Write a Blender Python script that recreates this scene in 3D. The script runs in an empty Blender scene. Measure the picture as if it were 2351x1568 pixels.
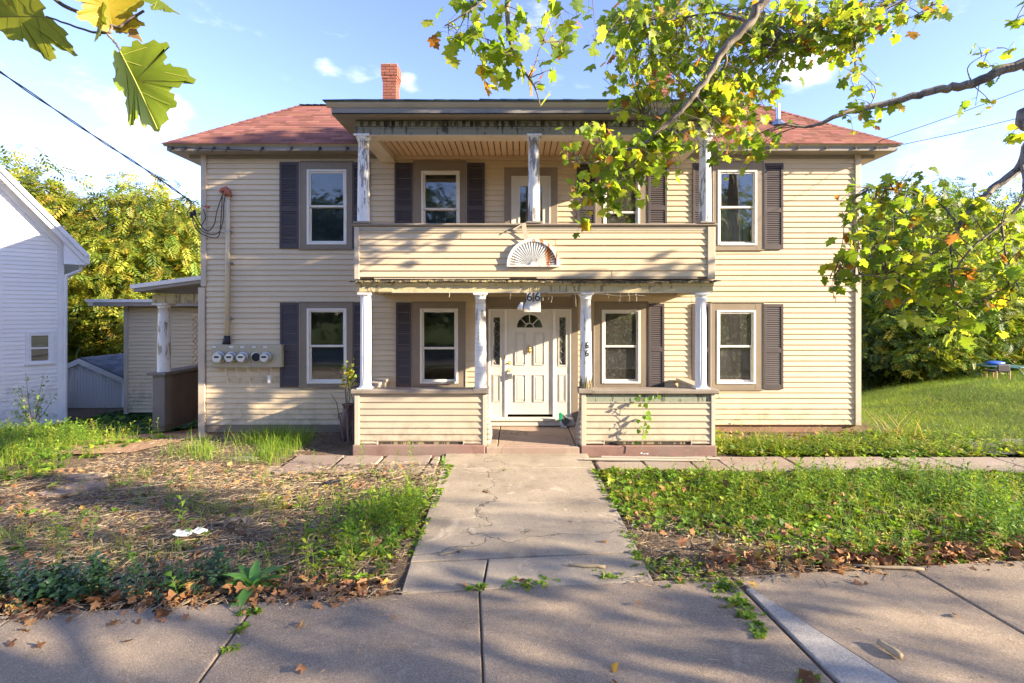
import bpy, math, random
import numpy as np
from mathutils import Vector, Matrix, noise as mnoise

sc = bpy.context.scene
# ------------------------------------------------------------------ camera, sky, sun, exposure
FPX, HX, HY, HC = 1175.5, 1190.0, 715.0, 2.4       # focal length, vanishing point and eye height (2351 px wide frame)
cam_d = bpy.data.cameras.new('camera'); cam = bpy.data.objects.new('camera', cam_d)
sc.collection.objects.link(cam); sc.camera = cam
cam.location = (0, 0, HC); cam.rotation_euler = (math.radians(90), 0, 0)
cam_d.sensor_width = 36; cam_d.lens = 36 * FPX / 2351
cam_d.shift_x = (1175.5 - HX) / 2351; cam_d.shift_y = -(784 - HY) / 2351
cam_d.clip_start = 0.05; cam_d.clip_end = 2000

SUN = Vector((-1, 0.30, -0.34)).normalized()        # direction the sunlight travels
world = bpy.data.worlds.new('World'); sc.world = world; world.use_nodes = True
wn = world.node_tree.nodes; wl = world.node_tree.links
for n in list(wn): wn.remove(n)
wout = wn.new('ShaderNodeOutputWorld'); wbg = wn.new('ShaderNodeBackground')
sky = wn.new('ShaderNodeTexSky'); sky.sky_type = 'NISHITA'; sky.sun_disc = False
sky.sun_elevation = math.asin(-SUN.z); sky.sun_rotation = math.atan2(-SUN.x, -SUN.y)
sky.air_density = 0.85; sky.dust_density = 0.15; sky.ozone_density = 2.6
wbg.inputs['Strength'].default_value = 0.124
wl.new(wbg.outputs[0], wout.inputs[0])
CLOUDS = [((330, 335), 6, .17), ((400, 240), 4.5, .16), ((265, 270), 4, .13), ((110, 385), 5, .17), ((668, 173), 2.6, .17), ((745, 147), 2.0, .16), ((465, 130), 1.5, .15),
          ((1850, 125), 5.0, .34), ((2110, 372), 4.5, .17), ((940, 190), 2.0, .18), ((1960, 320), 3, .13), ((560, 290), 3, .11)]
def wmath(op, a, b=None, c=None):
    n = wn.new('ShaderNodeMath'); n.operation = op
    for i, v in enumerate((a, b, c)):
        if v is None: continue
        if isinstance(v, (int, float)): n.inputs[i].default_value = v
        else: wl.new(v, n.inputs[i])
    return n.outputs[0]
wtc = wn.new('ShaderNodeTexCoord')
wmap = wn.new('ShaderNodeMapping'); wmap.inputs['Scale'].default_value = (1, 1, 2.6); wl.new(wtc.outputs['Generated'], wmap.inputs['Vector'])
wno = wn.new('ShaderNodeTexNoise'); wno.inputs['Scale'].default_value = 6.5; wno.inputs['Detail'].default_value = 9; wno.inputs['Roughness'].default_value = 0.56
wl.new(wmap.outputs[0], wno.inputs['Vector'])
acc = wno.outputs['Fac']
for (fx, fy), rad, w in CLOUDS:
    d = Vector((fx - HX, FPX, HY - fy)).normalized()
    dp = wn.new('ShaderNodeVectorMath'); dp.operation = 'DISTANCE'; wl.new(wtc.outputs['Generated'], dp.inputs[0]); dp.inputs[1].default_value = d
    mr = wn.new('ShaderNodeMapRange'); mr.interpolation_type = 'SMOOTHSTEP'
    mr.inputs['From Min'].default_value = math.radians(rad); mr.inputs['From Max'].default_value = 0
    mr.inputs['To Min'].default_value = 0; mr.inputs['To Max'].default_value = w
    wl.new(dp.outputs['Value'], mr.inputs['Value'])
    acc = wmath('ADD', acc, mr.outputs[0])
cm = wn.new('ShaderNodeMapRange'); cm.interpolation_type = 'SMOOTHSTEP'
cm.inputs['From Min'].default_value = 0.60; cm.inputs['From Max'].default_value = 0.90; cm.inputs['To Max'].default_value = 0.9
wl.new(acc, cm.inputs['Value'])
wmix = wn.new('ShaderNodeMixRGB'); wl.new(cm.outputs[0], wmix.inputs['Fac'])
stint = wn.new('ShaderNodeMixRGB'); stint.blend_type = 'MULTIPLY'; stint.inputs['Fac'].default_value = 1; stint.inputs['Color2'].default_value = (1.13, .935, 1.05, 1)
wl.new(sky.outputs[0], stint.inputs['Color1']); wl.new(stint.outputs[0], wmix.inputs['Color1']); wmix.inputs['Color2'].default_value = (4.6, 4.7, 5.0, 1)
wl.new(wmix.outputs[0], wbg.inputs['Color'])

sun_d = bpy.data.lights.new('sun', 'SUN'); sun_d.energy = 5.0; sun_d.angle = math.radians(0.55); sun_d.color = (1.0, 0.83, 0.60)
sun = bpy.data.objects.new('sun', sun_d); sc.collection.objects.link(sun)
sun.rotation_euler = SUN.to_track_quat('-Z', 'Y').to_euler(); sun.location = (20, -5, 20)
sc.view_settings.view_transform = 'Standard'; sc.view_settings.look = 'None'
sc.view_settings.exposure = 1.98; sc.view_settings.gamma = 1
sc.cycles.use_denoising = True
sc.cycles.max_bounces = 8; sc.cycles.transparent_max_bounces = 12
sc.cycles.sample_clamp_indirect = 6; sc.cycles.caustics_reflective = False; sc.cycles.caustics_refractive = False

# ------------------------------------------------------------------ helpers
C = sc.collection
WPOS = {}
def fw(fx, Y): return (fx - HX) * Y / FPX
def fz(fy, Y): return HC - (fy - HY) * Y / FPX
def at(fx, fy, Y): return Vector((fw(fx, Y), Y, fz(fy, Y)))
def ground_at(fx, fy, z=0.0):
    Y = FPX * (HC - z) / (fy - HY); return Vector((fw(fx, Y), Y, z))
def tag(o, label, cat=None, group=None, kind=None):
    if label: o['label'] = label
    if cat: o['category'] = cat
    if group: o['group'] = group
    if kind: o['kind'] = kind
    return o
def link(o, parent=None, origin=(0, 0, 0)):
    C.objects.link(o); origin = Vector(origin)
    if parent is not None:
        o.parent = parent; o.location = origin - WPOS.get(parent.name, Vector())
    else:
        o.location = origin
    WPOS[o.name] = origin
    return o
def empty(name, loc, label, cat, group=None):
    o = bpy.data.objects.new(name, None); o.empty_display_size = .2; link(o, None, loc); return tag(o, label, cat, group)
def copy_tree(o, parent=None):
    c = o.copy(); C.objects.link(c)
    if parent is not None: c.parent = parent
    for ch in o.children: copy_tree(ch, c)
    return c

class MB:
    def __init__(s): s.v = []; s.f = []; s.m = []
    def add(s, vs, fs, mi=0):
        n = len(s.v); s.v += [tuple(v) for v in vs]; s.f += [tuple(n + i for i in f) for f in fs]; s.m += [mi] * len(fs); return s
    def box(s, x0, x1, y0, y1, z0, z1, mi=0):
        if x0 > x1: x0, x1 = x1, x0
        if y0 > y1: y0, y1 = y1, y0
        if z0 > z1: z0, z1 = z1, z0
        return s.add([(x0,y0,z0),(x1,y0,z0),(x1,y1,z0),(x0,y1,z0),(x0,y0,z1),(x1,y0,z1),(x1,y1,z1),(x0,y1,z1)],
                     [(0,3,2,1),(4,5,6,7),(0,1,5,4),(1,2,6,5),(2,3,7,6),(3,0,4,7)], mi)
    def obox(s, c, ax, ay, az, mi=0):          # oriented box: centre and three half axes
        c, ax, ay, az = Vector(c), Vector(ax), Vector(ay), Vector(az)
        vs = [c + i*ax + j*ay + k*az for k in (-1,1) for (i,j) in ((-1,-1),(1,-1),(1,1),(-1,1))]
        return s.add(vs, [(0,3,2,1),(4,5,6,7),(0,1,5,4),(1,2,6,5),(2,3,7,6),(3,0,4,7)], mi)
    def bar(s, a, b, w, d, mi=0, up=(0,0,1)):
        a, b = Vector(a), Vector(b); t = (b - a); u = Vector(up)
        if abs(t.normalized().dot(u)) > .98: u = Vector((0,1,0))
        x = t.cross(u).normalized(); y = x.cross(t).normalized()
        return s.obox((a + b)/2, t/2, x*w/2, y*d/2, mi)
    def prism(s, poly, axis, a, b, mi=0):      # extrude a 2-D polygon along an axis
        def P(p, h):
            if axis == 'x': return (h, p[0], p[1])
            if axis == 'y': return (p[0], h, p[1])
            return (p[0], p[1], h)
        n = len(poly)
        return s.add([P(p, a) for p in poly] + [P(p, b) for p in poly],
                     [tuple(range(n))[::-1], tuple(range(n, 2*n))] + [(i, (i+1) % n, n + (i+1) % n, n + i) for i in range(n)], mi)
    def tube(s, pts, rad, n=8, mi=0, cap=True):
        pts = [Vector(p) for p in pts]
        rad = [float(r) for r in rad] if hasattr(rad, '__len__') else [float(rad)]*len(pts)
        base = len(s.v); k = len(pts); prev = None
        for i, p in enumerate(pts):
            t = (pts[min(i+1, k-1)] - pts[max(i-1, 0)])
            t = t.normalized() if t.length > 1e-9 else Vector((0,0,1))
            if prev is None:
                u = Vector((0,0,1)) if abs(t.z) < .9 else Vector((1,0,0)); x = t.cross(u).normalized()
            else:
                x = (prev - t*prev.dot(t)); x = x.normalized() if x.length > 1e-6 else t.orthogonal().normalized()
            prev = x; y = t.cross(x)
            for j in range(n):
                a = 2*math.pi*j/n; s.v.append(tuple(p + rad[i]*(math.cos(a)*x + math.sin(a)*y)))
        for i in range(k-1):
            for j in range(n):
                s.f.append((base+i*n+j, base+i*n+(j+1) % n, base+(i+1)*n+(j+1) % n, base+(i+1)*n+j)); s.m.append(mi)
        if cap:
            s.f.append(tuple(base+j for j in range(n))[::-1]); s.f.append(tuple(base+(k-1)*n+j for j in range(n))); s.m += [mi, mi]
        return s
    def lathe(s, prof, c, n=24, mi=0, axis='z', flute=None):
        base = len(s.v); k = len(prof); c = Vector(c)
        for i, (r, h) in enumerate(prof):
            for j in range(n):
                a = 2*math.pi*j/n; rr = r
                if flute and flute[0] <= h <= flute[1]: rr = r*(1 - (0.055 if j % 3 else 0))
                if axis == 'z': q = (rr*math.cos(a), rr*math.sin(a), h)
                elif axis == 'y': q = (rr*math.cos(a), h, rr*math.sin(a))
                else: q = (h, rr*math.cos(a), rr*math.sin(a))
                s.v.append(tuple(c + Vector(q)))
        for i in range(k-1):
            for j in range(n):
                s.f.append((base+i*n+j, base+i*n+(j+1) % n, base+(i+1)*n+(j+1) % n, base+(i+1)*n+j)); s.m.append(mi)
        s.f.append(tuple(base+j for j in range(n))[::-1]); s.f.append(tuple(base+(k-1)*n+j for j in range(n))); s.m += [mi, mi]
        return s
    def mesh(s, name, mats, origin=(0,0,0), smooth=False):
        me = bpy.data.meshes.new(name); o = Vector(origin)
        me.from_pydata([tuple(Vector(v) - o) for v in s.v], [], s.f)
        for m in (mats if isinstance(mats, (list, tuple)) else [mats]): me.materials.append(m)
        if max(s.m, default=0) > 0: me.polygons.foreach_set('material_index', s.m)
        if smooth: me.polygons.foreach_set('use_smooth', [True]*len(s.f))
        me.update()
        return me
    def build(s, name, mats, parent=None, origin=None, smooth=False, bevel=0, segs=2):
        if origin is None:
            origin = WPOS[parent.name] if parent is not None else (0,0,0)
        o = bpy.data.objects.new(name, s.mesh(name, mats, origin, smooth)); link(o, parent, origin)
        if smooth == 'auto' or bevel:
            pass
        if bevel:
            b = o.modifiers.new('bevel', 'BEVEL'); b.width = bevel; b.segments = segs; b.limit_method = 'ANGLE'
        return o
def mesh_np(name, V, T, mat, cols=None, smooth=False):
    me = bpy.data.meshes.new(name); V = np.asarray(V, dtype=np.float32); T = np.asarray(T, dtype=np.int32)
    k = T.shape[1]
    me.vertices.add(len(V)); me.vertices.foreach_set('co', V.ravel())
    me.loops.add(T.size); me.loops.foreach_set('vertex_index', T.ravel())
    me.polygons.add(len(T)); me.polygons.foreach_set('loop_start', np.arange(len(T), dtype=np.int32)*k)
    me.polygons.foreach_set('loop_total', np.full(len(T), k, dtype=np.int32))
    if smooth: me.polygons.foreach_set('use_smooth', np.ones(len(T), dtype=bool))
    if cols is not None:
        a = me.color_attributes.new('tint', 'FLOAT_COLOR', 'POINT')
        cc = np.ones((len(V), 4), dtype=np.float32); cc[:, :3] = cols; a.data.foreach_set('color', cc.ravel())
    me.materials.append(mat); me.update(calc_edges=True); me.validate()
    return me
def obj(name, me, parent=None, origin=(0,0,0)):
    return link(bpy.data.objects.new(name, me), parent, origin)
def rot_mats(yaw, pitch, roll):
    cy, sy, cp, sp, cr, sr = np.cos(yaw), np.sin(yaw), np.cos(pitch), np.sin(pitch), np.cos(roll), np.sin(roll)
    z = np.zeros_like(cy); o = np.ones_like(cy)
    Rz = np.stack([np.stack([cy,-sy,z],-1), np.stack([sy,cy,z],-1), np.stack([z,z,o],-1)], -2)
    Rx = np.stack([np.stack([o,z,z],-1), np.stack([z,cp,-sp],-1), np.stack([z,sp,cp],-1)], -2)
    Ry = np.stack([np.stack([cr,z,sr],-1), np.stack([z,o,z],-1), np.stack([-sr,z,cr],-1)], -2)
    return Rz @ Rx @ Ry
def scatter(tv, tf, pos, R, scale, cols, shade=None):
    """copies of a template (tv, tf) at pos with rotation R, scale, colour -> arrays for mesh_np"""
    tv = np.asarray(tv, float); tf = np.asarray(tf, int); N = len(pos)
    sc_ = np.asarray(scale, float)
    if sc_.ndim == 1: sc_ = sc_[:, None].repeat(3, 1)
    V = np.einsum('nij,nkj->nki', R, tv[None] * sc_[:, None, :]) + np.asarray(pos)[:, None, :]
    T = tf[None] + (np.arange(N) * len(tv))[:, None, None]
    Cc = np.asarray(cols)[:, None, :].repeat(len(tv), 1)
    return V.reshape(-1, 3), T.reshape(-1, tf.shape[1]), Cc.reshape(-1, 3)
def merge(parts):
    Vs, Ts, Cs, n = [], [], [], 0
    for V, T, Cc in parts:
        Vs.append(V); Ts.append(T + n); Cs.append(Cc); n += len(V)
    return np.concatenate(Vs), np.concatenate(Ts), np.concatenate(Cs)

# ------------------------------------------------------------------ materials
class NT:
    def __init__(s, name):
        s.m = bpy.data.materials.new(name); s.m.use_nodes = True; s.t = s.m.node_tree; s.n = s.t.nodes; s.l = s.t.links
        s.b = s.n['Principled BSDF']; s.o = s.n['Material Output']
        s.geo = s.n.new('ShaderNodeNewGeometry'); s.pos = s.geo.outputs['Position']
    def node(s, t, **kw):
        n = s.n.new(t)
        for k, v in kw.items(): setattr(n, k, v)
        return n
    def put(s, sock, v):
        if hasattr(v, 'is_output') : s.l.new(v, sock)
        elif isinstance(v, (tuple, list)) and len(v) == 3 and sock.type == 'RGBA': sock.default_value = (*v, 1)
        else: sock.default_value = v
    def noise(s, scale, detail=5, rough=.55, stretch=None, dist=0):
        n = s.node('ShaderNodeTexNoise'); n.inputs['Scale'].default_value = scale; n.inputs['Detail'].default_value = detail
        n.inputs['Roughness'].default_value = rough; n.inputs['Distortion'].default_value = dist
        v = s.pos
        if stretch:
            mp = s.node('ShaderNodeMapping'); mp.inputs['Scale'].default_value = stretch; s.l.new(s.pos, mp.inputs['Vector']); v = mp.outputs[0]
        s.l.new(v, n.inputs['Vector']); return n.outputs['Fac']
    def voronoi(s, scale, feature='F1', out='Distance'):
        n = s.node('ShaderNodeTexVoronoi', feature=feature); n.inputs['Scale'].default_value = scale; s.l.new(s.pos, n.inputs['Vector']); return n.outputs[out]
    def rng(s, v, a, b, c=0, d=1, smooth=True):
        n = s.node('ShaderNodeMapRange'); n.interpolation_type = 'SMOOTHSTEP' if smooth else 'LINEAR'
        for i, x in zip(('From Min','From Max','To Min','To Max'), (a,b,c,d)): n.inputs[i].default_value = x
        s.l.new(v, n.inputs['Value']); return n.outputs[0]
    def mix(s, f, a, b, mode='MIX'):
        n = s.node('ShaderNodeMixRGB', blend_type=mode); s.put(n.inputs['Fac'], f); s.put(n.inputs['Color1'], a); s.put(n.inputs['Color2'], b); return n.outputs[0]
    def math(s, op, a, b=0.0):
        n = s.node('ShaderNodeMath', operation=op); s.put(n.inputs[0], a); s.put(n.inputs[1], b); return n.outputs[0]
    def rnd(s): return s.node('ShaderNodeObjectInfo').outputs['Random']
    def bump(s, h, strength=.3, dist=.01):
        n = s.node('ShaderNodeBump'); n.inputs['Strength'].default_value = strength; n.inputs['Distance'].default_value = dist
        s.l.new(h, n.inputs['Height']); s.l.new(n.outputs[0], s.b.inputs['Normal']); return n.outputs[0]
    def base(s, c, rough=.6, spec=.35):
        s.put(s.b.inputs['Base Color'], c); s.put(s.b.inputs['Roughness'], rough); s.b.inputs['Specular IOR Level'].default_value = spec; return s.m
def dull(c, k): return tuple(x*k for x in c)

def m_painted(name, c, rough=.55, var=.12, dirt=.25, dirtc=None, scale=3.0, bump=.15, objvar=.06):
    t = NT(name); dirtc = dirtc or dull(c, .55)
    f = t.rng(t.noise(scale, 6), .35, .75, 0, dirt)
    col = t.mix(f, c, dirtc)
    col = t.mix(t.rng(t.noise(scale*12, 3), .3, .7, 0, var), col, dull(c, .72))
    col = t.mix(1.0, col, t.mix(t.rnd(), (1-objvar,)*3, (1.0, 1.0, 1.0)), 'MULTIPLY')
    t.bump(t.noise(scale*30, 4), bump, .004)
    return t.base(col, rough)
def m_siding(name, c):
    t = NT(name)
    streak = t.rng(t.noise(1.2, 6, .6, (1.4, 1, .35)), .45, .8, 0, .22)
    col = t.mix(streak, c, dull(c, .62))
    col = t.mix(t.rng(t.noise(9, 5, .7), .5, .85, 0, .22), col, (c[0]*.7, c[1]*.66, c[2]*.55))
    sep = t.node('ShaderNodeSeparateXYZ'); t.l.new(t.pos, sep.inputs[0])
    low = t.rng(sep.outputs['Z'], .95, .1, 0, 1)                       # splash-back dirt near the soil
    low = t.math('MULTIPLY', low, t.rng(t.noise(5, 6, .7), .42, .7, 0, .55))
    col = t.mix(low, col, (.20, .17, .12))
    col = t.mix(1.0, col, t.mix(t.rnd(), (.93,.93,.93), (1.02,1.01,1.0)), 'MULTIPLY')
    t.bump(t.noise(70, 3, .5, (.06, 1, 1)), .12, .002)
    return t.base(col, .48, .4)
def m_peel(name, paint, wood, amount=.5, lo=.0):
    t = NT(name)
    n1 = t.noise(15, 9, .72, (1, 1, .16)); n2 = t.noise(1.6, 3, .5)
    s = t.math('ADD', t.math('MULTIPLY', n1, .75), t.math('MULTIPLY', n2, .35))
    f = t.rng(s, .63 - .12*amount, .645 - .12*amount)
    grain = t.mix(t.noise(55, 4, .6, (1, 1, .05)), dull(wood, .45), dull(wood, 1.35))
    pc = t.mix(t.rng(t.noise(14, 5), .4, .8, 0, .35), paint, dull(paint, .7))
    col = t.mix(f, pc, grain)
    h = t.math('SUBTRACT', t.math('MULTIPLY', t.noise(60, 3, .5, (1,1,.05)), .25), f)
    t.bump(h, .55, .006)
    return t.base(col, .65, .3)
def m_concrete(name, c, c2, speck=.25, stain=.4, bumps=.25, crack=False):
    t = NT(name)
    col = t.mix(t.rng(t.noise(.9, 7, .6), .35, .7), c, c2)
    col = t.mix(t.rng(t.noise(3.1, 8, .65), .5, .72, 0, stain), col, dull(c, .55))
    col = t.mix(t.rng(t.noise(1.7, 9, .7, None, 1.2), .56, .66, 0, stain*.8), col, dull(c, 1.35))
    col = t.mix(t.rng(t.noise(.55, 6, .6), .55, .75, 0, .5*stain), col, (c[0]*.62, c[1]*.58, c[2]*.55))
    sp = t.voronoi(150, 'F1', 'Color'); sepn = t.node('ShaderNodeSeparateColor'); t.l.new(sp, sepn.inputs[0])
    col = t.mix(t.rng(sepn.outputs[0], .6, 1, 0, speck), col, dull(c, 1.7)); col = t.mix(t.rng(sepn.outputs[1], .6, 1, 0, speck), col, dull(c, .4))
    col = t.mix(1.0, col, t.mix(t.rnd(), (.86,.86,.87), (1.05,1.03,1.0)), 'MULTIPLY')
    h = t.math('ADD', t.noise(130, 4, .6), t.math('MULTIPLY', t.noise(9, 6, .6), .8))
    if crack:
        v = t.node('ShaderNodeTexVoronoi', feature='DISTANCE_TO_EDGE'); v.inputs['Scale'].default_value = .3
        mp = t.node('ShaderNodeVectorMath', operation='ADD'); nn = t.node('ShaderNodeTexNoise'); nn.inputs['Scale'].default_value = 2.2; nn.inputs['Detail'].default_value = 6
        t.l.new(t.pos, nn.inputs['Vector']); t.l.new(t.pos, mp.inputs[0]); t.l.new(nn.outputs['Color'], mp.inputs[1]); t.l.new(mp.outputs[0], v.inputs['Vector'])
        ck = t.rng(v.outputs['Distance'], .005, .0, 0, .7)
        col = t.mix(ck, col, (.05,.045,.04)); h = t.math('SUBTRACT', h, ck)
    t.bump(h, bumps, .008)
    return t.base(col, .85, .2)
def m_shingle(name, c):
    t = NT(name); a = t.node('ShaderNodeVertexColor', layer_name='tint')
    col = t.mix(1.0, c, a.outputs['Color'], 'MULTIPLY')
    col = t.mix(t.rng(t.noise(220, 2), .4, .75, 0, .5), col, dull(c, .35))
    col = t.mix(t.rng(t.noise(1.6, 5), .5, .8, 0, .3), col, dull(c, .5))
    t.bump(t.noise(260, 2), .15, .002)
    return t.base(col, .9, .1)
def m_leaf(name, source='tint', spots=True, trans=.54, rough=.5, gain=1.0, tgain=1.8):
    t = NT(name)
    if source == 'tint': c = t.node('ShaderNodeVertexColor', layer_name='tint').outputs['Color']
    else: c = t.node('ShaderNodeObjectInfo').outputs['Color']
    if spots:
        c = t.mix(t.rng(t.noise(38, 4, .6), .66, .73, 0, .75), c, (.20, .075, .015))
        c = t.mix(t.rng(t.noise(14, 3), .35, .7, 0, .5), c, t.mix(1.0, c, (.72, .85, .6), 'MULTIPLY'))
    t.put(t.b.inputs['Base Color'], c); t.b.inputs['Roughness'].default_value = rough; t.b.inputs['Specular IOR Level'].default_value = .35
    tr = t.node('ShaderNodeBsdfTranslucent'); t.l.new(t.mix(1.0, c, (tgain*1.1, tgain*1.05, tgain*.5), 'MULTIPLY'), tr.inputs['Color'])
    mx = t.node('ShaderNodeMixShader'); mx.inputs['Fac'].default_value = trans
    t.l.new(t.b.outputs[0], mx.inputs[1]); t.l.new(tr.outputs[0], mx.inputs[2]); t.l.new(mx.outputs[0], t.o.inputs['Surface'])
    return t.m
def m_tint(name, rough=.8, spec=.2, noise_scale=60):
    t = NT(name); c = t.node('ShaderNodeVertexColor', layer_name='tint').outputs['Color']
    c = t.mix(t.rng(t.noise(noise_scale, 4), .35, .75, 0, .45), c, t.mix(1.0, c, (.5,.46,.42), 'MULTIPLY'))
    return t.base(c, rough, spec)
def m_glass(name, tintc=(.92,.95,.94), refl=.16, dirt=.06):
    t = NT(name); t.n.remove(t.b)
    tr = t.node('ShaderNodeBsdfTransparent'); tr.inputs['Color'].default_value = (*tintc, 1)
    gl = t.node('ShaderNodeBsdfGlossy'); gl.inputs['Roughness'].default_value = .015; gl.inputs['Color'].default_value = (1,1,1,1)
    bp = t.node('ShaderNodeBump'); bp.inputs['Strength'].default_value = .06; bp.inputs['Distance'].default_value = .02
    t.l.new(t.noise(2.2, 2), bp.inputs['Height']); t.l.new(bp.outputs[0], gl.inputs['Normal'])
    fr = t.node('ShaderNodeFresnel'); fr.inputs['IOR'].default_value = 1.7
    mx = t.node('ShaderNodeMixShader'); t.l.new(t.math('MAXIMUM', fr.outputs[0], refl), mx.inputs['Fac']); t.l.new(tr.outputs[0], mx.inputs[1]); t.l.new(gl.outputs[0], mx.inputs[2])
    df = t.node('ShaderNodeBsdfDiffuse'); df.inputs['Color'].default_value = (.5,.48,.42,1)
    m2 = t.node('ShaderNodeMixShader'); t.l.new(t.rng(t.noise(18, 6, .7), .45, .75, dirt*.3, dirt), m2.inputs['Fac']); t.l.new(mx.outputs[0], m2.inputs[1]); t.l.new(df.outputs[0], m2.inputs[2])
    t.l.new(m2.outputs[0], t.o.inputs['Surface']); return t.m
def m_metal(name, c, rough=.35, metallic=1.0):
    t = NT(name); t.b.inputs['Metallic'].default_value = metallic
    return t.base(t.mix(t.rng(t.noise(12, 5), .4, .75, 0, .4), c, dull(c, .5)), t.rng(t.noise(20, 4), .3, .7, rough*.8, rough*1.4), .5)

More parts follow.
